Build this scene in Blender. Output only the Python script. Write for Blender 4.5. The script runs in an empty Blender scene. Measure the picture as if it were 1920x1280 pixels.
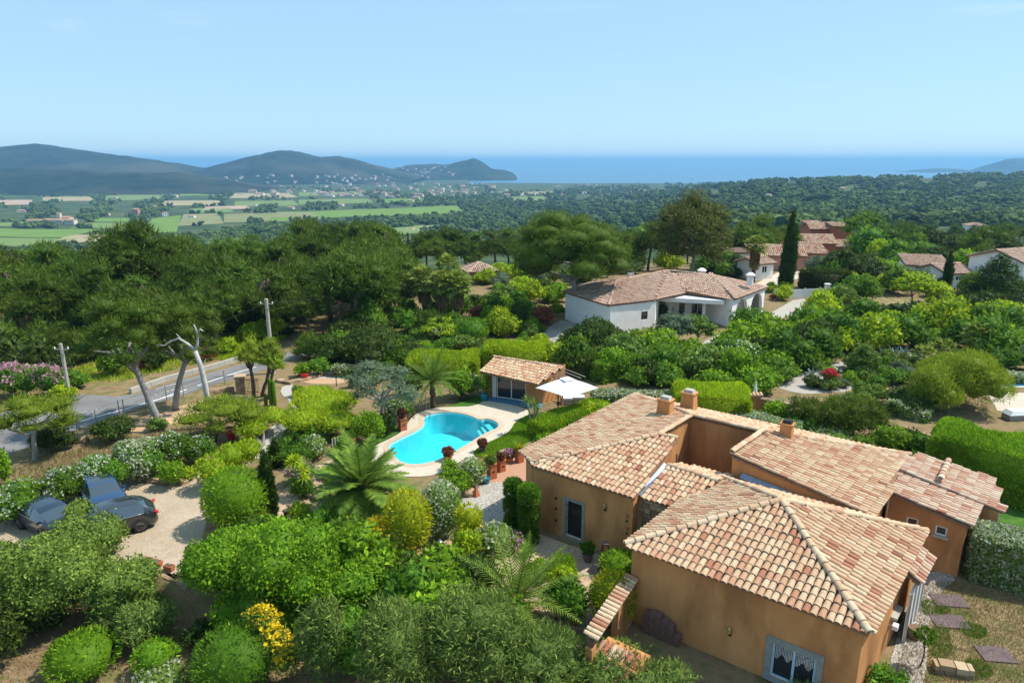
import bpy, math, random
import numpy as np
R = math.radians
SC = bpy.context.scene
COL = SC.collection
rng = np.random.default_rng(7)
random.seed(7)

# ---------------------------------------------------------------- camera, sky, sun, exposure
F, CX, CY, HC = 1280.0, 960.0, 640.0, 16.0
PIT = math.atan((640 - 302) / 1280.0)
CP, SP = math.cos(PIT), math.sin(PIT)
cam_d = bpy.data.cameras.new('camera')
cam = bpy.data.objects.new('camera', cam_d)
COL.objects.link(cam)
cam.location = (0, 0, HC)
cam.rotation_euler = (math.pi / 2 - PIT, 0, 0)
cam_d.sensor_width = 36
cam_d.lens = 24.0
cam_d.clip_start = 0.5
cam_d.clip_end = 200000
SC.camera = cam

SUN_AZ = math.atan2(0.97, 0.22)          # clockwise from +Y: the sun stands ahead and to the right
SUN_EL = R(55)
world = bpy.data.worlds.new('World')
SC.world = world
world.use_nodes = True
wn = world.node_tree.nodes
wl = world.node_tree.links
sky = wn.new('ShaderNodeTexSky')
sky.sky_type = 'NISHITA'
sky.sun_disc = False
sky.sun_elevation = SUN_EL
sky.sun_rotation = SUN_AZ
sky.altitude = 100
sky.air_density = 0.9
sky.dust_density = 0.1
sky.ozone_density = 5.0
bg = wn['Background']
bg.inputs['Strength'].default_value = 0.15
# thin cirrus on the sky itself
tc = wn.new('ShaderNodeTexCoord')
mp = wn.new('ShaderNodeMapping')
mp.inputs['Scale'].default_value = (3.0, 3.0, 20)
cn = wn.new('ShaderNodeTexNoise')
cn.inputs['Scale'].default_value = 1.7
cn.inputs['Detail'].default_value = 7
cn.inputs['Roughness'].default_value = 0.62
cr = wn.new('ShaderNodeValToRGB')
cr.color_ramp.elements[0].position = 0.60
cr.color_ramp.elements[0].color = (0, 0, 0, 1)
cr.color_ramp.elements[1].position = 0.85
cr.color_ramp.elements[1].color = (0.22, 0.22, 0.22, 1)
mx = wn.new('ShaderNodeMix')
mx.data_type = 'RGBA'
mx.inputs[7].default_value = (5.2, 5.8, 6.2, 1)
wl.new(tc.outputs['Generated'], mp.inputs['Vector'])
wl.new(mp.outputs['Vector'], cn.inputs['Vector'])
wl.new(cn.outputs['Fac'], cr.inputs['Fac'])
wl.new(cr.outputs['Color'], mx.inputs[0])
veil = wn.new('ShaderNodeMix')            # even summer haze over the whole vault
veil.data_type = 'RGBA'
veil.inputs[0].default_value = 0.74
veil.inputs[7].default_value = (2.2, 3.5, 4.5, 1)
wl.new(sky.outputs['Color'], veil.inputs[6])
wl.new(veil.outputs[2], mx.inputs[6])
wl.new(mx.outputs[2], bg.inputs['Color'])

sun_d = bpy.data.lights.new('sun', 'SUN')
sun_d.energy = 4.4
sun_d.angle = R(0.53)
sun_d.color = (1.0, 0.95, 0.86)
sun = bpy.data.objects.new('sun', sun_d)
COL.objects.link(sun)
sun.rotation_euler = (math.pi / 2 - SUN_EL, 0, math.pi - SUN_AZ)
sun.location = (0, 0, 300)

vs = SC.view_settings
vs.view_transform = 'Standard'
vs.look = 'None'
vs.exposure = 0.5
vs.gamma = 1.0
vs.use_curve_mapping = False
SC.cycles.max_bounces = 6
SC.cycles.diffuse_bounces = 4
SC.cycles.glossy_bounces = 2
SC.cycles.transmission_bounces = 4
SC.cycles.transparent_max_bounces = 8
SC.cycles.volume_bounces = 0
SC.cycles.use_denoising = True
SC.cycles.caustics_reflective = False
SC.cycles.caustics_refractive = False

# ---------------------------------------------------------------- picking points on the site plan
def G(px, py, z=0.0):
    u = (px - CX) / F
    v = (CY - py) / F
    dz = -SP + v * CP
    t = (z - HC) / dz
    return np.array([u * t, (CP + v * SP) * t, z])

def interp(x, tab):
    return np.interp(x, [a for a, b in tab], [b for a, b in tab])

SEA = -90.0
def dep(py):
    return np.tan(PIT - np.arctan((640 - py) / 1280.0))
LP = [(0, 0), (62, 0), (80, -1), (100, -3.5), (130, -9), (180, -20), (300, -40), (500, -60), (900, -72), (2000, -80), (3400, -87), (7000, -88)]
MP = [(0, 0), (95, 0), (115, -2), (150, -7), (220, -20), (350, -40), (600, -58), (1000, -66), (2000, -78), (3400, -87), (7000, -88)]
RP = [(0, 0), (105, 0), (150, -4), (250, -13), (400, -24), (650, -34), (1000, -30)]
SKYL = [(1000, 345), (1200, 344), (1300, 340), (1500, 333), (1620, 330), (1700, 328), (1900, 322), (2200, 318)]
def sst(a, b, x):
    t = np.clip((x - a) / (b - a), 0, 1)
    return t * t * (3 - 2 * t)
def hgt(x, y):
    x = np.asarray(x, float); y = np.asarray(y, float)
    d = np.maximum(y, 0.01)
    px = np.clip(960 + 1280 * (x / (d * CP)), -600, 2500)
    px = np.where(y < 8, 960, px)
    zl = interp(d, LP); zm = interp(d, MP)
    zr0 = interp(d, RP)
    ridge = 16 - 1500 * dep(interp(px, SKYL)) - 7
    zr = np.where(d > 1000, ridge + (-30 - ridge) * np.clip((1500 - d) / 500, 0, 1), zr0)
    zr = np.where(d > 1500, ridge + (-100 - ridge) * np.clip((d - 1500) / 2200, 0, 1), zr)
    z = zl + (zm - zl) * sst(300, 900, px)
    z = z + (zr - z) * sst(1050, 1450, px)
    amp = np.clip((d - 120) / 900, 0, 1)
    z = z + amp * (1.6 * np.sin(x * .011 + 1) * np.cos(y * .009) + .9 * np.sin(x * .031) * np.sin(y * .027 + 2))
    coast = np.where(px > 880, 3420, 7200)
    z = np.where(d > coast, z - 14 * np.clip((d - coast) / 120, 0, 1), z)
    # lower terrace below the retaining wall at the near left
    ln = (y - 24.1) - (x + 16) * (-0.16)
    drop = np.clip(-ln / 0.5, 0, 1) * np.clip((-3.0 - x) / 3.0, 0, 1) * np.where(y > 2, 1, np.clip(y / 2, 0, 1))
    return z - 1.3 * drop
def hz(x, y):
    return float(hgt(x, y))
def TG(px, py):
    """point of the terrain seen at a place of the survey picture"""
    u = (px - CX) / F; v = (CY - py) / F
    d = np.array([u, CP + v * SP, -SP + v * CP])
    t = np.concatenate([np.linspace(15, 140, 251), np.geomspace(141, 9000, 900)])
    zz = HC + d[2] * t - hgt(d[0] * t, d[1] * t)
    i = np.argmax(zz < 0)
    if zz[i] >= 0:
        i = len(t) - 1
    a, b = t[i - 1], t[i]
    f = zz[i - 1] / (zz[i - 1] - zz[i] + 1e-9)
    tt = a + (b - a) * f
    return np.array([d[0] * tt, d[1] * tt, hz(d[0] * tt, d[1] * tt)])

TGT = np.concatenate([np.linspace(15, 140, 140), np.geomspace(141, 9000, 420)])
def TGv(px, py):
    """TG for many places at once"""
    px = np.asarray(px, float); py = np.asarray(py, float)
    u = (px - CX) / F; v = (CY - py) / F
    d = np.stack([u, CP + v * SP, -SP + v * CP], -1)
    X = d[:, :1] * TGT; Y = d[:, 1:2] * TGT
    zz = HC + d[:, 2:] * TGT - hgt(X, Y)
    neg = zz < 0
    i = np.where(neg.any(1), neg.argmax(1), len(TGT) - 1); i = np.maximum(i, 1)
    r_ = np.arange(len(px)); z0, z1 = zz[r_, i - 1], zz[r_, i]
    tt = TGT[i - 1] + (TGT[i] - TGT[i - 1]) * np.clip(z0 / (z0 - z1 + 1e-9), 0, 1)
    x, y = d[:, 0] * tt, d[:, 1] * tt
    return np.stack([x, y, hgt(x, y)], -1)

# ---------------------------------------------------------------- materials
def nodes(name):
    m = bpy.data.materials.new(name)
    m.use_nodes = True
    nt = m.node_tree
    return m, nt, nt.nodes['Principled BSDF'], nt.nodes, nt.links

def col4(c):
    return (c[0], c[1], c[2], 1)

def pmat(name, c1, c2=None, scale=4.0, rough=.85, bump=0.0, bscale=40.0, spec=.25, metal=0.0, c3=None, s3=.6, stretch=None, attr=None, lo=.35, hi=.65):
    m, nt, b, N, L = nodes(name)
    b.inputs['Roughness'].default_value = rough
    b.inputs['Specular IOR Level'].default_value = spec
    b.inputs['Metallic'].default_value = metal
    t = N.new('ShaderNodeTexCoord')
    src = t.outputs['Object']
    if stretch:
        mpn = N.new('ShaderNodeMapping')
        mpn.inputs['Scale'].default_value = stretch
        L.new(src, mpn.inputs['Vector'])
        src = mpn.outputs['Vector']
    if c2 is None:
        c2 = tuple(v * .8 for v in c1)
    n = N.new('ShaderNodeTexNoise')
    n.inputs['Scale'].default_value = scale
    n.inputs['Detail'].default_value = 6
    n.inputs['Roughness'].default_value = .65
    L.new(src, n.inputs['Vector'])
    r = N.new('ShaderNodeValToRGB')
    r.color_ramp.elements[0].position = lo
    r.color_ramp.elements[1].position = hi
    r.color_ramp.elements[0].color = col4(c1)
    r.color_ramp.elements[1].color = col4(c2)
    L.new(n.outputs['Fac'], r.inputs['Fac'])
    out = r.outputs['Color']
    if c3 is not None:
        n2 = N.new('ShaderNodeTexNoise')
        n2.inputs['Scale'].default_value = s3
        n2.inputs['Detail'].default_value = 5
        n2.inputs['Roughness'].default_value = .6
        L.new(src, n2.inputs['Vector'])
        r2 = N.new('ShaderNodeValToRGB')
        r2.color_ramp.elements[0].position = .46
        r2.color_ramp.elements[1].position = .64
        L.new(n2.outputs['Fac'], r2.inputs['Fac'])
        x = N.new('ShaderNodeMix')
        x.data_type = 'RGBA'
        L.new(r2.outputs['Color'], x.inputs[0])
        L.new(out, x.inputs[6])
        x.inputs[7].default_value = col4(c3)
        out = x.outputs[2]
    L.new(out, b.inputs['Base Color'])
    if bump:
        nb = N.new('ShaderNodeTexNoise')
        nb.inputs['Scale'].default_value = bscale
        nb.inputs['Detail'].default_value = 5
        L.new(src, nb.inputs['Vector'])
        bp = N.new('ShaderNodeBump')
        bp.inputs['Strength'].default_value = bump
        bp.inputs['Distance'].default_value = .05
        L.new(nb.outputs['Fac'], bp.inputs['Height'])
        L.new(bp.outputs['Normal'], b.inputs['Normal'])
    return m

def ramp_attr_mat(name, stops, rough=.85, spec=.2, var=.25, nscale=9.0, bump=.0, nvar=.35, dark=(.25, .2, .15)):
    """colour picked per piece from its own random attribute, plus fine grain"""
    m, nt, b, N, L = nodes(name)
    b.inputs['Roughness'].default_value = rough
    b.inputs['Specular IOR Level'].default_value = spec
    a = N.new('ShaderNodeAttribute')
    a.attribute_name = 'rnd'
    r = N.new('ShaderNodeValToRGB')
    e = r.color_ramp.elements
    e[0].position = stops[0][0]; e[0].color = col4(stops[0][1])
    e[1].position = stops[-1][0]; e[1].color = col4(stops[-1][1])
    for p, c in stops[1:-1]:
        k = e.new(p); k.color = col4(c)
    L.new(a.outputs['Fac'], r.inputs['Fac'])
    t = N.new('ShaderNodeTexCoord')
    n = N.new('ShaderNodeTexNoise')
    n.inputs['Scale'].default_value = nscale
    n.inputs['Detail'].default_value = 6
    g = N.new('ShaderNodeNewGeometry')
    L.new(g.outputs['Position'], n.inputs['Vector'])
    r2 = N.new('ShaderNodeValToRGB')
    r2.color_ramp.elements[0].position = .5
    r2.color_ramp.elements[1].position = .8
    L.new(n.outputs['Fac'], r2.inputs['Fac'])
    ml = N.new('ShaderNodeMath'); ml.operation = 'MULTIPLY'; ml.inputs[1].default_value = nvar
    L.new(r2.outputs['Color'], ml.inputs[0])
    x = N.new('ShaderNodeMix'); x.data_type = 'RGBA'
    L.new(ml.outputs[0], x.inputs[0])
    L.new(r.outputs['Color'], x.inputs[6])
    x.inputs[7].default_value = col4(dark)
    L.new(x.outputs[2], b.inputs['Base Color'])
    return m

def leafmat(name, dark, mid, bright, trans=.3, rough=.45, spec=.35, ob=.35):
    m, nt, b, N, L = nodes(name)
    a = N.new('ShaderNodeAttribute'); a.attribute_name = 'rnd'
    r = N.new('ShaderNodeValToRGB')
    e = r.color_ramp.elements
    e[0].position = 0; e[0].color = col4(dark)
    e[1].position = 1; e[1].color = col4(bright)
    k = e.new(.5); k.color = col4(mid)
    oi = N.new('ShaderNodeObjectInfo')
    L.new(a.outputs['Fac'], r.inputs['Fac'])
    hs = N.new('ShaderNodeHueSaturation')
    mr = N.new('ShaderNodeMapRange')
    mr.inputs[3].default_value = 1 - ob; mr.inputs[4].default_value = 1 + ob * .8
    L.new(oi.outputs['Random'], mr.inputs[0])
    L.new(mr.outputs[0], hs.inputs['Value'])
    mh = N.new('ShaderNodeMapRange')
    mh.inputs[3].default_value = .5 - ob * .04; mh.inputs[4].default_value = .5 + ob * .05
    ml = N.new('ShaderNodeMath'); ml.operation = 'MULTIPLY'; ml.inputs[1].default_value = 7.31
    fr = N.new('ShaderNodeMath'); fr.operation = 'FRACT'
    L.new(oi.outputs['Random'], ml.inputs[0]); L.new(ml.outputs[0], fr.inputs[0]); L.new(fr.outputs[0], mh.inputs[0])
    L.new(mh.outputs[0], hs.inputs['Hue'])
    L.new(r.outputs['Color'], hs.inputs['Color'])
    L.new(hs.outputs['Color'], b.inputs['Base Color'])
    b.inputs['Roughness'].default_value = rough
    b.inputs['Specular IOR Level'].default_value = spec
    tr = N.new('ShaderNodeBsdfTranslucent')
    hs2 = N.new('ShaderNodeHueSaturation')
    hs2.inputs['Hue'].default_value = .485; hs2.inputs['Value'].default_value = 1.5
    L.new(hs.outputs['Color'], hs2.inputs['Color'])
    L.new(hs2.outputs['Color'], tr.inputs['Color'])
    mxs = N.new('ShaderNodeMixShader'); mxs.inputs[0].default_value = trans
    L.new(b.outputs[0], mxs.inputs[1]); L.new(tr.outputs[0], mxs.inputs[2])
    L.new(mxs.outputs[0], N['Material Output'].inputs['Surface'])
    return m

M = {}
M['earth'] = None
M['stucco'] = pmat('ochre_stucco', (.60, .295, .118), (.50, .235, .09), 1.6, .95, .25, 60, .1, c3=(.36, .165, .065), s3=.7, stretch=(1, 1, .4))
M['white'] = pmat('white_render', (.82, .81, .79), (.74, .72, .69), 1.2, .9, .1, 50, .2)
M['redwall'] = pmat('red_render', (.40, .14, .08), (.34, .11, .07), 1.2, .9, .1, 50, .2)
M['pinkwall'] = pmat('pink_render', (.50, .27, .2), (.42, .22, .16), 1.2, .9, .1, 50, .2)
TST = [(0, (.10, .045, .032)), (.05, (.22, .08, .05)), (.14, (.37, .155, .092)), (.3, (.45, .24, .145)), (.55, (.51, .325, .20)), (.78, (.56, .40, .255)), (1, (.60, .47, .32))]
M['tile'] = ramp_attr_mat('clay_tile', TST, .9, .15, nscale=7, nvar=.5, dark=(.20, .155, .115))
TSR = [(0, (.12, .05, .04)), (.06, (.28, .09, .05)), (.2, (.42, .16, .095)), (.38, (.45, .25, .17)), (.65, (.53, .37, .26)), (1, (.60, .49, .37))]
M['tile_red'] = ramp_attr_mat('weathered_red_clay_tile', TSR, .9, .15, nscale=7, nvar=.55, dark=(.22, .18, .15))
M['tile_brown'] = ramp_attr_mat('brown_clay_tile', [(0, (.26, .15, .105)), (.4, (.42, .27, .20)), (1, (.54, .40, .31))], .9, .15, nscale=5, nvar=.4)
M['deck'] = pmat('channel_tile', (.30, .17, .10), (.19, .11, .07), 6, .95)
M['lead'] = pmat('lead_flashing', (.20, .25, .34), (.30, .36, .45), 8, .5, metal=.4)
M['stoneframe'] = pmat('grey_stone', (.42, .40, .34), (.34, .32, .27), 5, .9, .2, 30)
M['bluestone'] = pmat('blue_grey_stone', (.27, .28, .26), (.21, .22, .205), 5, .9, .2, 30)
M['bluepaint'] = pmat('pale_blue_paint', (.40, .56, .68), (.36, .52, .64), 5, .5)
M['whitepaint'] = pmat('white_paint', (.80, .80, .78), (.72, .72, .70), 5, .5)
M['iron'] = pmat('black_iron', (.02, .02, .02), (.035, .03, .03), 9, .6)
M['darkglass'] = pmat('dark_glass', (.015, .02, .025), (.02, .025, .03), 3, .06, spec=.6)
M['curtain'] = pmat('lace_curtain', (.6, .6, .58), (.2, .2, .2), 14, .9)
M['brass'] = pmat('brass', (.55, .42, .18), (.45, .33, .14), 5, .4, metal=.5)
M['terra'] = pmat('terracotta', (.50, .17, .075), (.40, .12, .055), 5, .85, .1)
M['redglaze'] = pmat('red_glaze', (.50, .03, .03), (.40, .02, .02), 5, .3, spec=.5)
M['teal'] = pmat('teal_glaze', (.01, .22, .28), (.01, .15, .2), 5, .2, spec=.6)
M['slate'] = pmat('purple_slate', (.16, .115, .115), (.12, .085, .09), 5, .8, .2)
M['oldbrick'] = pmat('dull_old_brick', (.20, .115, .09), (.15, .085, .07), 5, .9, .2)
M['wood'] = pmat('wood', (.20, .12, .07), (.13, .08, .045), 8, .8, .2, stretch=(1, 1, 6))
M['greywood'] = pmat('weathered_wood', (.34, .31, .27), (.25, .22, .19), 8, .9, .2)
M['bark'] = pmat('pine_bark', (.15, .11, .085), (.075, .055, .045), 7, .95, .6, 14, stretch=(1, 1, .35))
M['greybark'] = pmat('grey_bark', (.33, .31, .30), (.20, .19, .18), 6, .95, .5, 14, stretch=(1, 1, .35))
M['deadwood'] = pmat('bleached_wood', (.52, .49, .46), (.36, .33, .31), 6, .9, .4, 14, stretch=(1, 1, .35))
M['palmbark'] = pmat('palm_bark', (.17, .12, .08), (.08, .055, .04), 9, .95, .8, 10)
M['asphalt'] = pmat('asphalt', (.17, .165, .16), (.21, .20, .195), 2.5, .92, .2, 80, c3=(.14, .135, .13), s3=.3)
M['gravel'] = pmat('pale_gravel', (.45, .36, .26), (.34, .265, .18), 40, .95, .5, 90, c3=(.49, .40, .30), s3=.5)
M['whitegravel'] = pmat('white_gravel', (.46, .42, .37), (.33, .30, .26), 45, .95, .5, 90)
M['sandpath'] = pmat('sand_path', (.50, .33, .20), (.42, .26, .15), 12, .95, .3, 60, c3=(.55, .40, .26), s3=.5)
M['concrete'] = pmat('concrete', (.45, .42, .37), (.37, .34, .30), 5, .9, .2, 50)
M['terrace'] = pmat('pale_terrace', (.54, .47, .37), (.48, .41, .32), 3, .85, .1, 60)
M['coping'] = pmat('pool_coping', (.52, .41, .29), (.45, .34, .24), 6, .8)
M['lawn'] = pmat('lawn', (.055, .15, .014), (.03, .09, .01), 14, .95, .6, 60, c3=(.075, .17, .018), s3=1.5)
M['drygrass'] = pmat('dry_grass', (.33, .245, .125), (.22, .17, .08), 9, .95, .6, 40, c3=(.10, .13, .025), s3=.9)
M['stone'] = ramp_attr_mat('dry_stone', [(0, (.20, .13, .08)), (.5, (.36, .25, .15)), (1, (.46, .35, .23))], .95, .15, nscale=12, nvar=.4)
M['brickpave'] = pmat('brick_paving', (.46, .27, .17), (.38, .2, .12), 9, .9, .2)
M['liner'] = pmat('pool_liner', (.42, .80, .86), (.38, .76, .83), .6, .6)
M['bluetile'] = pmat('blue_floor', (.10, .24, .38), (.08, .2, .32), 5, .6)
M['canvas'] = pmat('white_canvas', (.80, .80, .80), (.76, .76, .76), 3, .8)
M['plasticwhite'] = pmat('white_plastic', (.75, .75, .74), (.7, .7, .69), 3, .4)
M['steel'] = pmat('steel', (.5, .5, .5), (.42, .42, .42), 3, .35, metal=.8)
M['tyre'] = pmat('tyre_rubber', (.02, .02, .02), (.03, .03, .03), 9, .8)
M['bluehouse'] = pmat('pale_wall', (.66, .58, .48), (.58, .48, .38), .3, .9)
M['farroof'] = pmat('far_roof', (.42, .24, .16), (.34, .19, .13), .3, .9)
def paint(name, c):
    m, nt, b, N, L = nodes(name)
    b.inputs['Base Color'].default_value = col4(c)
    b.inputs['Roughness'].default_value = .2
    b.inputs['Metallic'].default_value = .0
    b.inputs['Coat Weight'].default_value = 1.0
    b.inputs['Coat Roughness'].default_value = .05
    return m
M['carblue'] = paint('dark_blue_paint', (.02, .055, .13))
M['carnavy'] = paint('navy_paint', (.012, .02, .04))
M['cargrey'] = paint('anthracite_paint', (.02, .023, .026))

# ---------------------------------------------------------------- mesh helpers
class MB:
    def __init__(s):
        s.v = []; s.f = []; s.r = []; s.m = []
    def add(s, vs, fs, rnd=0.5, mi=0):
        o = len(s.v)
        s.v.extend([tuple(map(float, p)) for p in vs])
        for f in fs:
            s.f.append(tuple(i + o for i in f)); s.r.append(rnd); s.m.append(mi)
        return s
    def quad(s, a, b, c, d, rnd=.5, mi=0):
        return s.add([a, b, c, d], [(0, 1, 2, 3)], rnd, mi)
    def box(s, c, size, rz=0.0, rnd=.5, mi=0, taper=1.0, ax=None):
        hx, hy, h = size[0] / 2, size[1] / 2, size[2] / 2
        ca, sa = math.cos(rz), math.sin(rz)
        vs = []
        for k, z in ((1.0, -h), (taper, h)):
            for sx, sy in ((-1, -1), (1, -1), (1, 1), (-1, 1)):
                X, Y = sx * hx * k, sy * hy * k
                if ax is not None:
                    p = np.array(c) + ax[0] * X + ax[1] * Y + ax[2] * z
                else:
                    p = (c[0] + X * ca - Y * sa, c[1] + X * sa + Y * ca, c[2] + z)
                vs.append(p)
        return s.add(vs, [(0, 3, 2, 1), (4, 5, 6, 7), (0, 1, 5, 4), (1, 2, 6, 5), (2, 3, 7, 6), (3, 0, 4, 7)], rnd, mi)
    def tube(s, pts, rads, n=8, rnd=.5, mi=0, cap=True):
        pts = [np.array(p, float) for p in pts]
        if not hasattr(rads, '__len__'):
            rads = [rads] * len(pts)
        rings = []
        ref = np.array([0.31, 0.17, 0.93])
        for i, p in enumerate(pts):
            d = pts[min(i + 1, len(pts) - 1)] - pts[max(i - 1, 0)]
            d = d / (np.linalg.norm(d) + 1e-9)
            a = np.cross(d, ref)
            if np.linalg.norm(a) < .1:
                a = np.cross(d, np.array([1., 0, 0]))
            a /= np.linalg.norm(a); b = np.cross(d, a)
            rings.append([p + rads[i] * (a * math.cos(2 * math.pi * k / n) + b * math.sin(2 * math.pi * k / n)) for k in range(n)])
        vs = [q for r_ in rings for q in r_]
        fs = []
        for i in range(len(pts) - 1):
            for k in range(n):
                fs.append((i * n + k, i * n + (k + 1) % n, (i + 1) * n + (k + 1) % n, (i + 1) * n + k))
        if cap:
            fs.append(tuple(range(n - 1, -1, -1)))
            fs.append(tuple((len(pts) - 1) * n + k for k in range(n)))
        return s.add(vs, fs, rnd, mi)
    def lathe(s, c, prof, n=14, rnd=.5, mi=0):
        vs = []; fs = []
        for r_, z in prof:
            for k in range(n):
                a = 2 * math.pi * k / n
                vs.append((c[0] + r_ * math.cos(a), c[1] + r_ * math.sin(a), c[2] + z))
        for i in range(len(prof) - 1):
            for k in range(n):
                fs.append((i * n + k, i * n + (k + 1) % n, (i + 1) * n + (k + 1) % n, (i + 1) * n + k))
        fs.append(tuple(range(n - 1, -1, -1)))
        fs.append(tuple((len(prof) - 1) * n + k for k in range(n)))
        return s.add(vs, fs, rnd, mi)
    def poly(s, pts, z0, z1, rnd=.5, mi=0):
        n = len(pts)
        a = sum(pts[i][0] * pts[(i + 1) % n][1] - pts[(i + 1) % n][0] * pts[i][1] for i in range(n))
        if a < 0:
            pts = pts[::-1]
        vs = [(p[0], p[1], z0) for p in pts] + [(p[0], p[1], z1) for p in pts]
        fs = [tuple(range(n - 1, -1, -1)), tuple(range(n, 2 * n))]
        fs += [(i, (i + 1) % n, n + (i + 1) % n, n + i) for i in range(n)]
        return s.add(vs, fs, rnd, mi)
    def sheet(s, pts, z, rnd=.5, mi=0):
        return s.add([(p[0], p[1], z) for p in pts], [tuple(range(len(pts)))], rnd, mi)
    def mesh(s, name, mats, smooth=False):
        me = bpy.data.meshes.new(name)
        me.from_pydata(s.v, [], s.f)
        at = me.attributes.new('rnd', 'FLOAT', 'FACE')
        at.data.foreach_set('value', np.array(s.r, np.float32))
        for m in (mats if isinstance(mats, (list, tuple)) else [mats]):
            me.materials.append(M[m] if isinstance(m, str) else m)
        if any(s.m):
            me.polygons.foreach_set('material_index', np.array(s.m, np.int32))
        if smooth:
            me.polygons.foreach_set('use_smooth', np.ones(len(s.f), bool))
        me.update()
        return me
    def build(s, name, mats, parent=None, smooth=False, local=False):
        o = bpy.data.objects.new(name, s.mesh(name, mats, smooth))
        COL.objects.link(o)
        if parent is not None:
            put(o, parent, local)
        return o

def wloc(o):
    p = np.array(o.location)
    while o.parent is not None:
        o = o.parent
        p = p + np.array(o.location)
    return p
def put(o, parent, local=False):
    o.parent = parent
    if not local:
        o.location = tuple(-wloc(parent))       # mesh coordinates are site coordinates
def tag(o, label=None, cat=None, group=None, kind=None):
    if label: o['label'] = label
    if cat: o['category'] = cat
    if group: o['group'] = group
    if kind: o['kind'] = kind
    return o
def thing(name, label, cat, loc=(0, 0, 0), group=None):
    o = bpy.data.objects.new(name, None)
    COL.objects.link(o)
    o.empty_display_size = .2
    o.location = tuple(float(v) for v in loc)
    return tag(o, label, cat, group)
def single(mb, name, mats, label, cat, loc=None, group=None, smooth=False):
    """one mesh thing whose origin is moved to its base"""
    if loc is not None:
        mb.v = [(p[0] - loc[0], p[1] - loc[1], p[2] - loc[2]) for p in mb.v]
    o = mb.build(name, mats, None, smooth)
    if loc is not None:
        o.location = tuple(float(v) for v in loc)
    return tag(o, label, cat, group)
def struct(mb, name, mats, smooth=False):
    return tag(mb.build(name, mats, None, smooth), kind='structure')
def copy_tree(o, parent=None):
    c = o.copy()
    COL.objects.link(c)
    c.parent = parent
    for ch in o.children:
        copy_tree(ch, c)
    return c

def np_mesh(name, V, Fq, rnd, mats, mi=None, k=4, smooth=False):
    """mesh from numpy arrays: V (n,3); Fq (m,k) or a list of such arrays"""
    if not isinstance(Fq, list):
        Fq = [Fq]
    me = bpy.data.meshes.new(name)
    nl = sum(f.size for f in Fq); nf = sum(len(f) for f in Fq)
    me.vertices.add(len(V)); me.vertices.foreach_set('co', np.asarray(V, np.float32).ravel())
    me.loops.add(nl); me.polygons.add(nf)
    me.loops.foreach_set('vertex_index', np.concatenate([f.ravel() for f in Fq]).astype(np.int32))
    tot = np.concatenate([np.full(len(f), f.shape[1]) for f in Fq])
    st = np.concatenate([[0], np.cumsum(tot)[:-1]])
    me.polygons.foreach_set('loop_start', st.astype(np.int32))
    at = me.attributes.new('rnd', 'FLOAT', 'FACE')
    at.data.foreach_set('value', np.asarray(rnd, np.float32))
    for m in mats:
        me.materials.append(M[m] if isinstance(m, str) else m)
    if mi is not None:
        me.polygons.foreach_set('material_index', np.asarray(mi, np.int32))
    if smooth:
        me.polygons.foreach_set('use_smooth', np.ones(nf, bool))
    me.update(calc_edges=True)
    me.validate()
    return me
# ---------------------------------------------------------------- terrain, sea, hills
def terrain_material():
    m, nt, b, N, L = nodes('terrain_ground')
    b.inputs['Roughness'].default_value = .95
    b.inputs['Specular IOR Level'].default_value = .1
    g = N.new('ShaderNodeNewGeometry')
    def noise(sc, det=6):
        n = N.new('ShaderNodeTexNoise'); n.inputs['Scale'].default_value = sc; n.inputs['Detail'].default_value = det
        n.inputs['Roughness'].default_value = .65
        L.new(g.outputs['Position'], n.inputs['Vector']); return n.outputs['Fac']
    def ramp(f, stops):
        r = N.new('ShaderNodeValToRGB'); e = r.color_ramp.elements
        e[0].position, e[0].color = stops[0][0], col4(stops[0][1])
        e[1].position, e[1].color = stops[-1][0], col4(stops[-1][1])
        for p, c in stops[1:-1]:
            k = e.new(p); k.color = col4(c)
        L.new(f, r.inputs['Fac']); return r.outputs['Color']
    near = ramp(noise(.9, 9), [(.3, (.16, .10, .055)), (.48, (.25, .175, .095)), (.6, (.15, .14, .05)), (.75, (.07, .085, .025))])
    far = ramp(noise(.02, 8), [(.35, (.035, .055, .02)), (.5, (.05, .08, .025)), (.6, (.10, .11, .045)), (.72, (.04, .065, .024))])
    sp = N.new('ShaderNodeSeparateXYZ'); L.new(g.outputs['Position'], sp.inputs[0])
    mr = N.new('ShaderNodeMapRange'); mr.inputs[1].default_value = 110; mr.inputs[2].default_value = 220
    L.new(sp.outputs['Y'], mr.inputs[0])
    x = N.new('ShaderNodeMix'); x.data_type = 'RGBA'
    L.new(mr.outputs[0], x.inputs[0]); L.new(near, x.inputs[6]); L.new(far, x.inputs[7])
    L.new(x.outputs[2], b.inputs['Base Color'])
    nb = noise(6, 8)
    bp = N.new('ShaderNodeBump'); bp.inputs['Strength'].default_value = .5; bp.inputs['Distance'].default_value = .1
    L.new(nb, bp.inputs['Height']); L.new(bp.outputs['Normal'], b.inputs['Normal'])
    return m
M['earth'] = terrain_material()
th = np.concatenate([np.radians(np.linspace(-62, 62, 260)), np.radians(np.linspace(62, 298, 60)[1:-1])])
rr = np.concatenate([np.linspace(3, 60, 130), np.geomspace(60.8, 9000, 210)])
TT, RR = np.meshgrid(th, rr, indexing='ij')
X, Y = RR * np.sin(TT), RR * np.cos(TT)
Z = hgt(X, Y)
Z = np.where(RR > 8000, -104.0, Z)
nT, nR = X.shape
V = np.stack([X, Y, Z], -1).reshape(-1, 3)
V = np.vstack([V, [[0, 0, 0]]])
ii, jj = np.meshgrid(np.arange(nT), np.arange(nR - 1), indexing='ij')
i2 = (ii + 1) % nT
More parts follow.
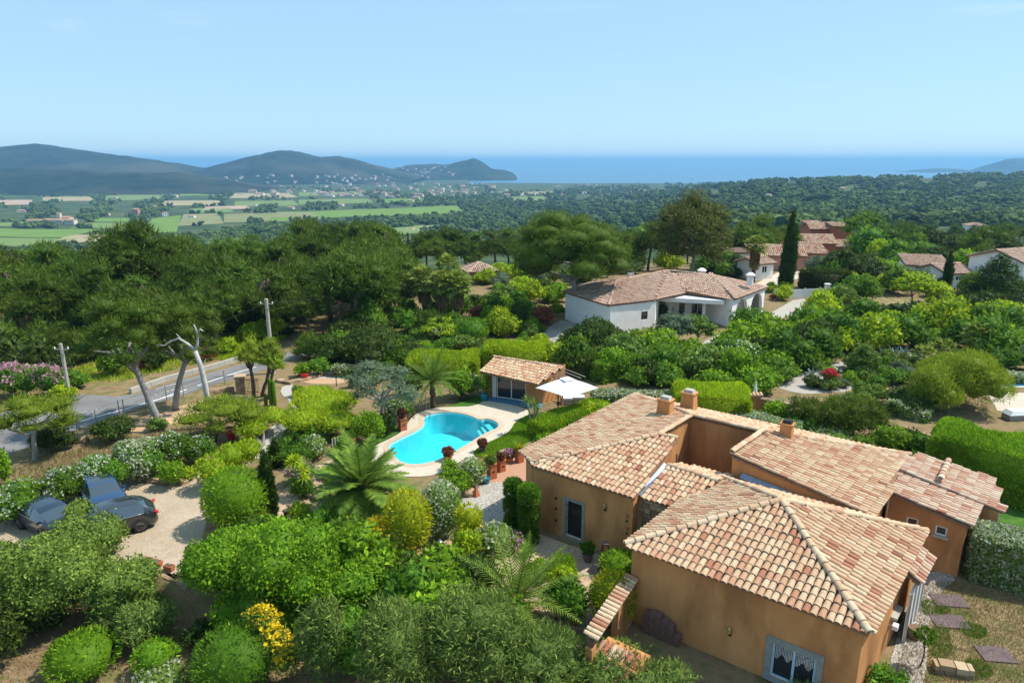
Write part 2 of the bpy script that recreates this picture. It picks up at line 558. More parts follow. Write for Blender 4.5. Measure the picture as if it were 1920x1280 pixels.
Fq = np.stack([ii * nR + jj, ii * nR + jj + 1, i2 * nR + jj + 1, i2 * nR + jj], -1).reshape(-1, 4)
ctr = np.stack([np.full(nT, nT * nR), np.arange(nT) * nR, ((np.arange(nT) + 1) % nT) * nR], -1)
me = np_mesh('ground', V, [Fq[:, ::-1], ctr[:, ::-1]], np.full(len(Fq) + len(ctr), .5), ['earth'], smooth=True)
o = bpy.data.objects.new('ground', me); COL.objects.link(o); tag(o, kind='structure')

def water_mat():
    m, nt, b, N, L = nodes('sea_water')
    b.inputs['Base Color'].default_value = (.03, .13, .22, 1)
    b.inputs['Roughness'].default_value = .28
    b.inputs['Specular IOR Level'].default_value = .35
    g = N.new('ShaderNodeNewGeometry')
    n = N.new('ShaderNodeTexNoise'); n.inputs['Scale'].default_value = .03; n.inputs['Detail'].default_value = 6
    L.new(g.outputs['Position'], n.inputs['Vector'])
    bp = N.new('ShaderNodeBump'); bp.inputs['Strength'].default_value = .6; bp.inputs['Distance'].default_value = 3
    L.new(n.outputs['Fac'], bp.inputs['Height']); L.new(bp.outputs['Normal'], b.inputs['Normal'])
    return m
M['sea'] = water_mat()
mb = MB()
ring = [(0, 0, SEA)]
for rad in (2500, 9000, 30000, 70000):
    for k in range(48):
        a = 2 * math.pi * k / 48
        ring.append((rad * math.sin(a), rad * math.cos(a), SEA))
fs = [(0, 1 + (k + 1) % 48, 1 + k) for k in range(48)]
for i in range(3):
    for k in range(48):
        a, b_ = 1 + i * 48 + k, 1 + i * 48 + (k + 1) % 48
        fs.append((a, b_, b_ + 48, a + 48))
mb.add(ring, fs)
struct(mb, 'sea', 'sea')

def forest_mat(name, c1, c2, c3, sc):
    return pmat(name, c1, c2, sc, .95, .6, sc * 3, .05, c3=c3, s3=sc * .12)
M['hillforest'] = forest_mat('pine_covered_hill', (.005, .012, .006), (.020, .032, .014), (.055, .055, .034), .022)
def vnoise(x, y, seed, oct=4):
    r_ = np.random.default_rng(seed); s = 0
    for k in range(oct):
        for _ in range(3):
            a = r_.uniform(0, 6.28); f = 2 ** k; p = r_.uniform(0, 6.28)
            s = s + np.sin((x * math.cos(a) + y * math.sin(a)) * f + p) / f / 3
    return s
HILLS = []
def hill(name, ridge, D, depth, base=SEA, seed=1, rough=1.0, mat='hillforest', cliff=False):
    px = np.linspace(ridge[0][0], ridge[-1][0], 150)
    py = interp(px, ridge)
    k = np.array([.06, .24, .4, .24, .06])
    py = np.convolve(np.pad(py, 2, mode='edge'), k, 'valid')
    zr = 16 - D * dep(py)
    zr = np.maximum(zr, base + .5)
    u = np.linspace(-1, 1, 70)
    PX, U = np.meshgrid((px - 960) / 1280 * CP, u, indexing='ij')
    ZR = np.repeat(zr[:, None], len(u), 1)
    Yh = D + U * depth
    Xh = PX * D * (1 + 0 * U) + PX * 0
    prof = np.cos(np.abs(U) ** .9 * math.pi / 2)
    hh = (ZR - base) * prof
    n = vnoise(Xh / 160, Yh / 160, seed, 5)
    hh = hh * (1 + .30 * n * (1 - prof ** 4)) + np.clip(hh / 30, 0, 1) * rough * 4 * vnoise(Xh / 22, Yh / 22, seed + 5, 2)
    Vv = np.stack([Xh, Yh, base - 6 + np.maximum(hh, 0) + 6 * np.clip(hh / 8, 0, 1)], -1).reshape(-1, 3)
    nu = len(u)
    a, b_ = np.meshgrid(np.arange(len(px) - 1), np.arange(nu - 1), indexing='ij')
    Fh = np.stack([a * nu + b_, (a + 1) * nu + b_, (a + 1) * nu + b_ + 1, a * nu + b_ + 1], -1).reshape(-1, 4)
    HILLS.append((Vv, Fh))
    me = np_mesh(name, Vv, Fh, np.full(len(Fh), .5), [mat], smooth=True)
    o = bpy.data.objects.new(name, me); COL.objects.link(o); tag(o, kind='structure')
    return o
hill('hill', [(-150, 300), (0, 277), (35, 274), (75, 270), (110, 276), (140, 281), (240, 294), (300, 303), (370, 318), (430, 334)], 3400, 750, -88, 3)
hill('hill', [(370, 330), (400, 316), (450, 302), (505, 290), (540, 282), (575, 290), (600, 295), (640, 294), (670, 300), (710, 312), (760, 326), (790, 334)], 3700, 650, -88, 4)
hill('hill', [(690, 334), (730, 318), (760, 311), (800, 308), (840, 309), (865, 303), (888, 297), (904, 304), (922, 317), (945, 319), (962, 324), (972, 336)], 4400, 500, SEA, 5)
hill('hill', [(-150, 322), (0, 318), (45, 313), (90, 318), (160, 319), (200, 324), (300, 323), (360, 328), (420, 337), (470, 348), (520, 358)], 2400, 380, -84, 6)
hill('hill', [(1700, 321.5), (1712, 320.5), (1730, 318.5), (1760, 316), (1785, 316.5), (1800, 318.5), (1810, 321.5)], 7000, 400, SEA, 8, .3)
hill('hill', [(1862, 321), (1870, 318), (1876, 310), (1884, 301), (1896, 297), (1930, 296), (1990, 290), (2100, 300)], 6200, 500, SEA, 9, .3)

# cultivated fields on the plain, draped on the terrain
def field_mat(name, c1, c2, freq, ang, c3=None):
    m, nt, b, N, L = nodes(name)
    b.inputs['Roughness'].default_value = .95
    b.inputs['Specular IOR Level'].default_value = .05
    g = N.new('ShaderNodeNewGeometry')
    mp_ = N.new('ShaderNodeMapping'); mp_.inputs['Rotation'].default_value = (0, 0, ang)
    L.new(g.outputs['Position'], mp_.inputs['Vector'])
    w = N.new('ShaderNodeTexWave'); w.inputs['Scale'].default_value = freq; w.inputs['Distortion'].default_value = .6
    w.inputs['Detail'].default_value = 2
    L.new(mp_.outputs['Vector'], w.inputs['Vector'])
    n = N.new('ShaderNodeTexNoise'); n.inputs['Scale'].default_value = .03; n.inputs['Detail'].default_value = 6
    L.new(g.outputs['Position'], n.inputs['Vector'])
    ad = N.new('ShaderNodeMath'); ad.operation = 'MULTIPLY_ADD'; ad.inputs[1].default_value = .6; ad.inputs[2].default_value = -.1
    L.new(w.outputs['Fac'], ad.inputs[0])
    a2 = N.new('ShaderNodeMath'); a2.operation = 'ADD'
    L.new(ad.outputs[0], a2.inputs[0]); L.new(n.outputs['Fac'], a2.inputs[1])
    r = N.new('ShaderNodeValToRGB')
    r.color_ramp.elements[0].position = .35; r.color_ramp.elements[0].color = col4(c1)
    r.color_ramp.elements[1].position = .95; r.color_ramp.elements[1].color = col4(c2)
    L.new(a2.outputs[0], r.inputs['Fac']); L.new(r.outputs['Color'], b.inputs['Base Color'])
    return m
FM = [field_mat('vineyard_green', (.10, .17, .035), (.16, .25, .05), .12, .6), field_mat('vineyard_rows', (.11, .17, .04), (.27, .235, .13), .10, -.3),
      field_mat('stubble', (.36, .29, .18), (.29, .25, .13), .05, .3), field_mat('meadow', (.12, .20, .05), (.18, .22, .08), .03, .2),
      field_mat('bare_soil', (.35, .25, .18), (.42, .31, .22), .08, 1.0)]
def field(quad, fm, name='field', lift=.5, n=10):
    P4 = [TG(*q) for q in quad]
    vs = []
    for i in range(n + 1):
        for j in range(n + 1):
            a, b_ = i / n, j / n
            p = P4[0] * (1 - a) * (1 - b_) + P4[1] * a * (1 - b_) + P4[2] * a * b_ + P4[3] * (1 - a) * b_
            vs.append((p[0], p[1], hz(p[0], p[1]) + lift))
    fs = [(i * (n + 1) + j, (i + 1) * (n + 1) + j, (i + 1) * (n + 1) + j + 1, i * (n + 1) + j + 1) for i in range(n) for j in range(n)]
    mb = MB(); mb.add(vs, fs)
    return struct(mb, name, [FM[fm] if isinstance(fm, int) else fm])
FIELDS = [([(-20, 462), (90, 462), (150, 448), (-20, 446)], 3), ([(-20, 444), (120, 446), (190, 430), (-20, 428)], 0), ([(-20, 425), (60, 424), (70, 416), (-20, 418)], 3),
          ([(95, 458), (250, 450), (240, 441), (130, 441)], 2), ([(130, 428), (240, 430), (250, 418), (165, 418)], 3), ([(170, 416), (245, 417), (250, 409), (185, 409)], 0),
          ([(258, 438), (330, 436), (340, 404), (285, 410)], 0), ([(332, 425), (420, 420), (410, 400), (345, 402)], 1), ([(350, 400), (440, 398), (430, 390), (360, 391)], 3),
          ([(500, 416), (870, 404), (860, 386), (520, 398)], 0), ([(420, 418), (600, 411), (590, 398), (420, 402)], 1), ([(440, 388), (560, 386), (550, 376), (440, 378)], 3),
          ([(300, 386), (420, 386), (410, 376), (310, 377)], 2), ([(560, 384), (700, 380), (690, 373), (560, 375)], 3), ([(-20, 386), (60, 384), (60, 375), (-20, 376)], 4),
          ([(80, 378), (180, 377), (170, 369), (80, 370)], 2), ([(190, 376), (300, 374), (300, 366), (200, 367)], 3), ([(300, 368), (420, 367), (410, 360), (310, 361)], 0),
          ([(430, 372), (560, 370), (540, 362), (440, 362)], 2), ([(-20, 367), (120, 366), (110, 358), (-20, 359)], 0), ([(560, 368), (680, 366), (670, 360), (560, 361)], 3),
          ([(725, 443), (860, 430), (850, 420), (730, 428)], 3), ([(735, 438), (860, 426), (862, 420), (740, 432)], 4), ([(735, 486), (770, 480), (772, 446), (735, 452)], 1),
          ([(720, 382), (800, 378), (790, 372), (720, 374)], 0), ([(960, 378), (1030, 376), (1020, 368), (960, 370)], 3), ([(975, 368), (1040, 364), (1035, 359), (980, 361)], 2),
          ([(600, 440), (700, 434), (690, 427), (600, 431)], 2), ([(380, 394), (470, 392), (460, 386), (385, 388)], 4)]
for q, fm in FIELDS:
    field(q, fm)
# ---------------------------------------------------------------- roofs and walls toolbox
def unit(v):
    v = np.array(v, float)
    return v / np.linalg.norm(v)
def A3(p, z):
    return np.array([p[0], p[1], z], float)
def inpoly(x, y, poly):
    x = np.asarray(x); y = np.asarray(y)
    ins = np.zeros(x.shape, bool)
    n = len(poly)
    for i in range(n):
        x0, y0 = poly[i][0], poly[i][1]
        x1, y1 = poly[(i + 1) % n][0], poly[(i + 1) % n][1]
        c_ = ((y0 > y) != (y1 > y)) & (x < (x1 - x0) * (y - y0) / (y1 - y0 + 1e-12) + x0)
        ins ^= c_
    return ins
def tile_shape(r=.105, h=.088, L=.43, seg=6, thick=.016):
    vs = []; fs = []
    for j, (yy, k, lift) in enumerate(((-L / 2, .82, .012), (L / 2, 1.0, .034))):
        for i in range(seg + 1):
            a = math.pi * i / seg
            vs.append((-math.cos(a) * r * k, yy, math.sin(a) * h * k + lift))
    for i in range(seg):
        fs.append((i, seg + 1 + i, seg + 2 + i, i + 1))
    o = len(vs)
    for kk in (0, thick):
        for i in range(seg + 1):
            a = math.pi * i / seg
            vs.append((-math.cos(a) * (r - kk), L / 2 + .001, math.sin(a) * (h - kk) + .034))
    for i in range(seg):
        fs.append((o + i, o + seg + 1 + i, o + seg + 2 + i, o + i + 1))
    return np.array(vs), np.array(fs)
TILE_V, TILE_F = tile_shape()
CAP_V, CAP_F = tile_shape(.135, .105, .46)
def variants(name, Vv, Fv, mat, n=10):
    out = []
    for k in range(n):
        out.append(np_mesh(name, Vv, Fv, np.full(len(Fv), (k + .5) / n), [mat], smooth=True))
    return out
class Roof:
    """a roof part: deck polygons, tiles laid in courses, ridge tiles along the hips"""
    def __init__(s, parent, name='roof', mat='tile', sp=.227, row=.335, tv=None, scale=1.0, label=None):
        s.parent, s.mat, s.sp, s.row, s.k = parent, mat, sp, row, scale
        s.frames = []; s.caps = []; s.deck = MB(); s.name = name
    def slope(s, pts, eave, down, off=0.0):
        """pts: 3D polygon; eave: plan direction of the courses; down: plan direction of fall"""
        pts = [np.array(p, float) for p in pts]
        n = np.zeros(3)
        for i in range(1, len(pts) - 1):
            n += np.cross(pts[i] - pts[0], pts[i + 1] - pts[0])
        if n[2] < 0: n = -n
        n = unit(n)
        c = sum(pts) / len(pts)
        zat = lambda x, y: c[2] - (n[0] * (x - c[0]) + n[1] * (y - c[1])) / n[2]
        e = unit(eave); d = unit(down)
        d3 = np.array([d[0], d[1], -(n[0] * d[0] + n[1] * d[1]) / n[2]]); dl = np.linalg.norm(d3); d3 /= dl
        Mx = np.array([[e[0], d[0]], [e[1], d[1]]]); Mi = np.linalg.inv(Mx)
        q = np.array([Mi @ p[:2] for p in pts])
        a0, a1 = q[:, 0].min(), q[:, 0].max(); b0, b1 = q[:, 1].min(), q[:, 1].max()
        row = s.row / dl
        na = max(1, int(round((a1 - a0) / s.sp)))
        aa = a0 + (np.arange(na) + .5) * (a1 - a0) / na
        nb = int((b1 - b0) / row) + 2
        bb = b1 + .05 - row * (np.arange(nb) + .5)
        AA, BB = np.meshgrid(aa, bb, indexing='ij')
        AA, BB = AA.ravel(), BB.ravel()
        x = AA * e[0] + BB * d[0]; y = AA * e[1] + BB * d[1]
        k = inpoly(x, y, pts)
        side = unit(np.cross(d3, n))
        for X, Yv in zip(x[k], y[k]):
            jt = rng.normal(0, .006, 3)
            s.frames.append((np.array([X, Yv, zat(X, Yv) + .03]) + jt, side, d3, n))
        nn = len(pts)
        vs = list(pts) + [p - np.array([0, 0, .10]) for p in pts]
        order = list(range(nn))
        if np.cross(pts[1] - pts[0], pts[2] - pts[1])[2] < 0: order = order[::-1]
        s.deck.add(vs, [tuple(order), tuple(i + nn for i in order[::-1])] + [(order[i], nn + order[i], nn + order[(i + 1) % nn], order[(i + 1) % nn]) for i in range(nn)])
    def hip(s, p0, p1, lift=.07):
        p0 = np.array(p0, float); p1 = np.array(p1, float)
        if p1[2] > p0[2]: p0, p1 = p1, p0
        d = p1 - p0; Ln = np.linalg.norm(d); d /= Ln
        side = unit(np.cross(d, [0, 0, 1])); n = np.cross(side, d)
        k = max(1, int(Ln / .36))
        for i in range(k):
            s.caps.append((p0 + d * (Ln * (i + .5) / k) + n * lift + rng.normal(0, .008, 3), side, d, n))
    def finish(s, singles=0, caps_single=True):
        root = s.deck.build(s.name, 'deck', s.parent)
        fr = s.frames
        order = np.argsort([np.linalg.norm(f[0] - np.array([0, 0, HC])) for f in fr])
        from mathutils import Matrix
        def place(name, mesh, f):
            o = bpy.data.objects.new(name, mesh); COL.objects.link(o); o.parent = root
            p, a, b_, c_ = f
            o.matrix_basis = Matrix(((a[0], b_[0], c_[0], p[0]), (a[1], b_[1], c_[1], p[1]), (a[2], b_[2], c_[2], p[2]), (0, 0, 0, 1)))
        def rv(n):
            return np.clip(rng.beta(3.0, 2.1, n), 0, 1)
        if singles:
            tv = variants('tile', TILE_V * s.k, TILE_F, s.mat)
            rr_ = rv(singles)
            for i, idx in enumerate(order[:singles]):
                place('tile', tv[int(rr_[i] * 9.99)], fr[idx])
        rest = order[singles:]
        def joined(name, frs, Vt, Ft):
            if not len(frs): return
            Pp = np.array([f[0] for f in frs]); Sa = np.array([f[1] for f in frs]); Da = np.array([f[2] for f in frs]); Na = np.array([f[3] for f in frs])
            Vt = Vt * s.k
            Vv = Pp[:, None, :] + Vt[None, :, 0:1] * Sa[:, None, :] + Vt[None, :, 1:2] * Da[:, None, :] + Vt[None, :, 2:3] * Na[:, None, :]
            Fv = (Ft[None] + (np.arange(len(frs)) * len(Vt))[:, None, None]).reshape(-1, 4)
            me = np_mesh(name, Vv.reshape(-1, 3), Fv, np.repeat(rv(len(frs)), len(Ft)), [s.mat], smooth=True)
            o = bpy.data.objects.new(name, me); COL.objects.link(o); o.parent = root
            tag(o, kind='stuff')
        joined('roof_tiles', [fr[i] for i in rest], TILE_V, TILE_F)
        if caps_single and s.caps:
            cv = variants('ridge_tile', CAP_V * s.k, CAP_F, s.mat, 6)
            for f in s.caps:
                place('ridge_tile', cv[int(min(.4 + rng.random() * .6, .99) * 6)], f)
        else:
            joined('ridge_tiles', s.caps, CAP_V, CAP_F)
        return root
def wall_holes(mb, p0, p1, z0, z1, holes=(), depth=.16):
    """vertical wall from p0 to p1 (outside on the right-hand side of p0->p1 seen from above is -n), rectangular openings with reveals"""
    p0 = np.array(p0[:2], float); p1 = np.array(p1[:2], float)
    Lw = np.linalg.norm(p1 - p0); d = (p1 - p0) / Lw
    inn = np.array([-d[1], d[0]])
    P = lambda s_, z, q=0.0: (p0[0] + d[0] * s_ + inn[0] * q, p0[1] + d[1] * s_ + inn[1] * q, z)
    xs = sorted({0, Lw} | {h[0] for h in holes} | {h[1] for h in holes})
    zs = sorted({z0, z1} | {h[2] for h in holes} | {h[3] for h in holes})
    for i in range(len(xs) - 1):
        for j in range(len(zs) - 1):
            cx, cz = (xs[i] + xs[i + 1]) / 2, (zs[j] + zs[j + 1]) / 2
            if any(h[0] < cx < h[1] and h[2] < cz < h[3] for h in holes): continue
            mb.quad(P(xs[i], zs[j]), P(xs[i + 1], zs[j]), P(xs[i + 1], zs[j + 1]), P(xs[i], zs[j + 1]))
    for a, b_, c_, e in holes:
        mb.quad(P(a, c_), P(a, e), P(a, e, depth), P(a, c_, depth))
        mb.quad(P(b_, c_), P(b_, c_, depth), P(b_, e, depth), P(b_, e))
        mb.quad(P(a, e), P(b_, e), P(b_, e, depth), P(a, e, depth))
        mb.quad(P(a, c_), P(a, c_, depth), P(b_, c_, depth), P(b_, c_))
    return d, inn
def whit(px, py, p0, p1):
    """where a sight line meets a vertical wall plane: (distance along the wall, height)"""
    u = (px - CX) / F; v = (CY - py) / F
    dr = np.array([u, CP + v * SP, -SP + v * CP])
    p0 = np.array(p0[:2], float); p1 = np.array(p1[:2], float)
    d = (p1 - p0) / np.linalg.norm(p1 - p0); n = np.array([-d[1], d[0]])
    t = (n @ p0) / (n @ dr[:2])
    q = dr * t
    return float((q[:2] - p0) @ d), float(HC + q[2])
class WF:
    """frame of a wall: s along, q outwards, z up"""
    def __init__(s, p0, p1):
        s.p0 = np.array(p0[:2], float); d = np.array(p1[:2], float) - s.p0; s.L = np.linalg.norm(d); s.d = d / s.L
        s.o = np.array([s.d[1], -s.d[0]])
        s.ax = (np.array([s.d[0], s.d[1], 0]), np.array([s.o[0], s.o[1], 0]), np.array([0, 0, 1.]))
    def P(s, a, q, z):
        return np.array([s.p0[0] + s.d[0] * a + s.o[0] * q, s.p0[1] + s.d[1] * a + s.o[1] * q, z])
    def box(s, mb, a0, a1, q0, q1, z0, z1, **k):
        mb.box(s.P((a0 + a1) / 2, (q0 + q1) / 2, (z0 + z1) / 2), (a1 - a0, q1 - q0, z1 - z0), ax=s.ax, **k)
def window(parent, wf, a0, a1, z0, z1, depth=.12, frame='whitepaint', mull=1, glass='darkglass', name='window', bars=0, fw=.06):
    mb = MB()
    for x0, x1, y0, y1 in ((a0, a1, z0, z0 + fw), (a0, a1, z1 - fw, z1), (a0, a0 + fw, z0 + fw, z1 - fw), (a1 - fw, a1, z0 + fw, z1 - fw)):
        wf.box(mb, x0, x1, -depth, -depth + .05, y0, y1)
    for k in range(mull):
        c_ = a0 + (a1 - a0) * (k + 1) / (mull + 1)
        wf.box(mb, c_ - fw / 2, c_ + fw / 2, -depth, -depth + .052, z0 + fw, z1 - fw)
    w = mb.build(name, frame, parent)
    for k in range(mull + 1):
        g = MB()
        b0 = a0 + (a1 - a0) * k / (mull + 1); b1 = a0 + (a1 - a0) * (k + 1) / (mull + 1)
        g.quad(wf.P(b0, -depth + .02, z0), wf.P(b1, -depth + .02, z0), wf.P(b1, -depth + .02, z1), wf.P(b0, -depth + .02, z1))
        g.build('pane', glass, w)
    return w

# ---------------------------------------------------------------- the ochre villa
vl = np.array([4.02, 21.29]); vn = np.array([10.15, 16.68]); vr = np.array([14.97, 22.14]); vb = np.array([8.71, 26.74])
ZE = 3.0
E1 = unit(vn - vl); E2 = unit((vb - vl) + (vr - vn)); E1 = unit(E1 + unit(vr - vb))
VO = np.array([9.0, 24.5, 0.0])
villa = thing('villa', 'ochre stucco villa with several low terracotta tiled roofs around a small courtyard', 'house', VO)
apex = A3((vl + vn + vr + vb) / 4 + np.array([.05, .15]), 4.38)
rf = Roof(villa)
La, Na, Ra, Ba = A3(vl, ZE), A3(vn, ZE), A3(vr, ZE), A3(vb, ZE)
rf.slope([La, Na, apex], E1, -E2)
rf.slope([Na, Ra, apex], E2, E1)
rf.slope([Ra, Ba, apex], E1, E2)
rf.slope([Ba, La, apex], E2, -E1)
for q in (La, Na, Ra, Ba): rf.hip(apex, q)
pav_roof = rf.finish(singles=300)
tag(pav_roof, label='tiled hipped roof of the front pavilion')

# main block: three wings whose roofs fall outwards from the courtyard
wa, wb = np.array([.89, 27.74]), np.array([4.9, 24.78])
wa0, wc = np.array([.45, 29.25]), np.array([7.09, 37.02])
wd = np.array([18.11, 28.76]); wn_ = np.array([13.67, 23.29])
wh, wv = np.array([6.62, 28.65]), np.array([7.38, 28.25])
wk, wq = np.array([8.70, 31.10]), np.array([11.50, 28.95])
wl_ = np.array([9.22, 26.48])
ZH = 4.05
rf = Roof(villa)
rf.slope([A3(wa, ZE), A3(wb, ZE), A3(wv, ZH), A3(wh, ZH)], E1, -E2)
rf.slope([A3(wa, ZE), A3(wh, ZH), A3(wk, ZH), A3(wc, ZE), A3(wa0, ZE)], E2, -E1)
rf.hip(A3(wh, ZH), A3(wa, ZE)); rf.hip(A3(wv, ZH), A3(wh, ZH), .05); rf.hip(A3(wk, ZH), A3(wc, ZE)); rf.hip(A3(wk, ZH), A3(wh, ZH + .01), .04)
r2 = rf.finish(); tag(r2, label='tiled roof of the left wing falling towards the pool')
rf = Roof(villa)
rf.slope([A3(wk, ZH), A3(wq, ZH), A3(wd, ZE), A3(wc, ZE)], E1, E2)
rf.hip(A3(wk, ZH), A3(wq, ZH + .01), .04)
r3 = rf.finish(); tag(r3, label='tiled roof of the rear wing')
rf = Roof(villa)
rf.slope([A3(wl_, ZH), A3(wn_, ZE), A3(wd, ZE), A3(wq, ZH)], E2, E1)
rf.hip(A3(wq, ZH), A3(wd, ZE)); rf.hip(A3(wl_, ZH + .1), A3(wq, ZH + .1), .1)
r4 = rf.finish(singles=0); tag(r4, label='long tiled roof of the right wing')
# east block
xa, xb = np.array([15.4, 25.45]), np.array([17.72, 23.72])
xc = np.array([21.35, 27.75]); xd = np.array([18.25, 29.3])
xm = xb + (xc - xb) * .42; xm2 = xm + E1 * .75
rf = Roof(villa, mat='tile_red')
ze0, ze1 = 2.9, 2.32
rf.slope([A3(xa, ze0), A3(xb, ze1), A3(xm, ze1), A3(xa + (xd - xa) * .45, ze0)], E2, E1)
rf.slope([A3(xa + (xd - xa) * .45, ze0 + .12), A3(xm2, ze1 - .02), A3(xc + E1 * .1, ze1 - .02), A3(xd + E1 * .4, ze0 + .14)], E2, E1)
rg0 = A3(xa + (xd - xa) * .5 + E1 * 1.6, ze0 - .02); rg1 = A3(xd + E1 * 1.7, ze0 + .02)
rf.hip(rg0, rg1, .12)
r5 = rf.finish(); tag(r5, label='weathered red tiled roof of the low east block')
# link roof between the left wing and the pavilion
lk0, lk1 = G(1203, 930, 2.85), G(1268, 952, 2.85)
lk2, lk3 = G(1345, 903, 3.45), G(1254, 874, 3.45)
rf = Roof(villa)
rf.slope([lk0, lk1, lk2, lk3], E1, -E2)
rf.hip(lk3, lk2, .05)
lk4, lk5 = lk2 + np.array([*(E2 * 1.7), -.45]), lk3 + np.array([*(E2 * 1.0), -.27])
rf.slope([lk3, lk2, lk4, lk5], E1, E2)
r6 = rf.finish(); tag(r6, label='small tiled link roof beside the lead flashing')
mb = MB()
a_ = lk0 - A3(E1 * .22, -.02); b_ = lk3 - A3(E1 * .22, -.02)
mb.quad(a_, lk0 + A3((0, 0), .03), lk3 + A3((0, 0), .03), b_ + A3((0, 0), .1))
mb.build('flashing', 'lead', villa); mb = MB()
mb.quad(A3(wl_ + E1 * .5, 3.42), A3(wl_ + E1 * 2.6, 3.12), A3(wl_ + E1 * 2.6 - E2 * .25, 2.98), A3(wl_ + E1 * .5 - E2 * .25, 3.28))
mb.build('flashing', 'lead', villa)

# walls
def inset(p, c, k=.14):
    p = np.array(p, float); v = np.array(c) - p
    return p + np.sign(v @ E1) * E1 * k + np.sign(v @ E2) * E2 * k
pc = apex[:2]
il, i_n, ir, ib = [inset(p, pc) for p in (vl, vn, vr, vb)]
wall = MB()
WFf = WF(il, i_n); WFr = WF(i_n, ir)
s0, z0 = whit(1449, 1202, il, i_n); s1, z1 = whit(1532, 1225, il, i_n)
zt = whit(1449, 1202, il, i_n)[1]
fw0, fw1 = s0, s0 + 1.32
fz1 = zt; fz0 = zt - 1.25
rs0, rz1 = whit(1679, 1105, i_n, ir); rs1 = rs0 + .62; rz0 = rz1 - .95
wall_holes(wall, il, i_n, -1.4, 2.98, [(fw0, fw1, fz0, fz1)])
wall_holes(wall, i_n, ir, -1.4, 2.98, [(rs0, rs1, rz0, rz1)])
wall_holes(wall, ir, ib, -.2, 2.98); wall_holes(wall, ib, il, -.2, 2.98)
# left wing
jc = (wa + wb + wk + wc) / 4
ia, ibb, ia0, icc = inset(wa, jc), inset(wb, jc, .1), inset(wa0, jc), inset(wc, jc + 3 * E1)
iv, ih = wv - E1 * .05, wh
ds0, dz1 = whit(1061, 936, ia, ibb); ds1, _ = whit(1092, 944, ia, ibb)
WFd = WF(ia, ibb)
wall_holes(wall, ia, ibb, -.2, 2.98, [(ds0, ds1, .12, dz1)])
wall.quad(A3(ia0, -.2), A3(ia, -.2), A3(ia, 2.98), A3(ia0, 2.98))
wall.quad(A3(icc, -.2), A3(ia0, -.2), A3(ia0, 2.98), A3(icc, 2.98))
wall.quad(A3(ibb, -.2), A3(iv, -.2), A3(iv, ZH - .06), A3(ibb, 2.94))
wall.quad(A3(iv, -.2), A3(ih, -.2), A3(ih, ZH - .05), A3(iv, ZH - .05))
cyl_ = WF(wh, wk)
cs0, cz1 = whit(1271, 829, wh, wk); cs1, _ = whit(1284, 822, wh, wk)
cs0, cs1 = 1.0, 2.0
d_, n_ = wall_holes(wall, wh, wk, -.2, ZH - .04, [(cs0, cs1, .3, 2.5)])
# rear and right wings
wall_holes(wall, wk, wq, -.2, ZH - .04)
idd = inset(wd, jc + E1 * 4); inn_ = wn_ - E1 * .14 + E2 * .06; iwl = wl_ + E2 * .06 + E1 * .02
wall.quad(A3(idd, -.2), A3(icc, -.2), A3(icc, 2.98), A3(idd, 2.98))
wall.quad(A3(inn_, -.2), A3(idd, -.2), A3(idd, 2.98), A3(inn_, 2.98))
wall.quad(A3(iwl, -.2), A3(inn_, -.2), A3(inn_, 2.94), A3(iwl, ZH - .05))
wall.quad(A3(wq, -.2), A3(iwl, -.2), A3(iwl, ZH - .02), A3(wq, ZH - .02))
# east block
fxa, fxb = xa + E2 * .1, xb + E2 * .1 - E1 * .12
WFx = WF(fxa, fxb)
EW = []
for (pa, pb) in (((1701, 968), (1720, 988)), ((1755, 984), (1774, 1006))):
    a0, t1 = whit(*pa, fxa, fxb); a1, t0 = whit(*pb, fxa, fxb)
    EW.append((a0, a1, t0, t1))
wall_holes(wall, fxa, fxb, -.2, ze1 - .08, EW)
wall.quad(A3(fxa, ze1 - .08), A3(fxb, ze1 - .08), A3(fxb, ze1 - .04), A3(fxa, ze0 - .06))
fxm = xm - E1 * .12; fxm2 = xm2 - E1 * .1; fxc = xc - E1 * .06 - E2 * .12
wall.quad(A3(fxb, -.2), A3(fxm, -.2), A3(fxm, ze1), A3(fxb, ze1))
wall.quad(A3(fxm, -.2), A3(fxm2, -.2), A3(fxm2, ze1), A3(fxm, ze1))
wall.quad(A3(fxm2, -.2), A3(fxc, -.2), A3(fxc, ze1), A3(fxm2, ze1))
wall.quad(A3(fxc, -.2), A3(xd, -.2), A3(xd, ze0), A3(fxc, ze1))
# link walls
k0, k1 = lk0 + A3(E2 * .12, 0), lk1 + A3(E2 * .12, 0)
wall.build('wall', 'stucco', villa)
mb = MB(); mb.quad(A3(k0 - A3(E1 * .2, 0), -.2), A3(k1 + A3(E1 * .5, 0), -.2), A3(k1 + A3(E1 * .5, 0), 2.8), A3(k0 - A3(E1 * .2, 0), 2.8))
# link wall in rubble stone, stones as pieces
lw = mb.build('link_wall', 'stone', villa)
WFk = WF(k0 - A3(E1 * .2, 0), k1 + A3(E1 * .5, 0))
for r_i in range(13):
    a = -.1 * (r_i % 2)
    while a < WFk.L:
        w = .22 + rng.random() * .25
        st = MB(); WFk.box(st, max(a, .01), min(a + w - .025, WFk.L), 0, .03 + rng.random() * .035, r_i * .215, r_i * .215 + .19, rnd=float(rng.random()))
        st.build('stone', 'stone', lw); a += w

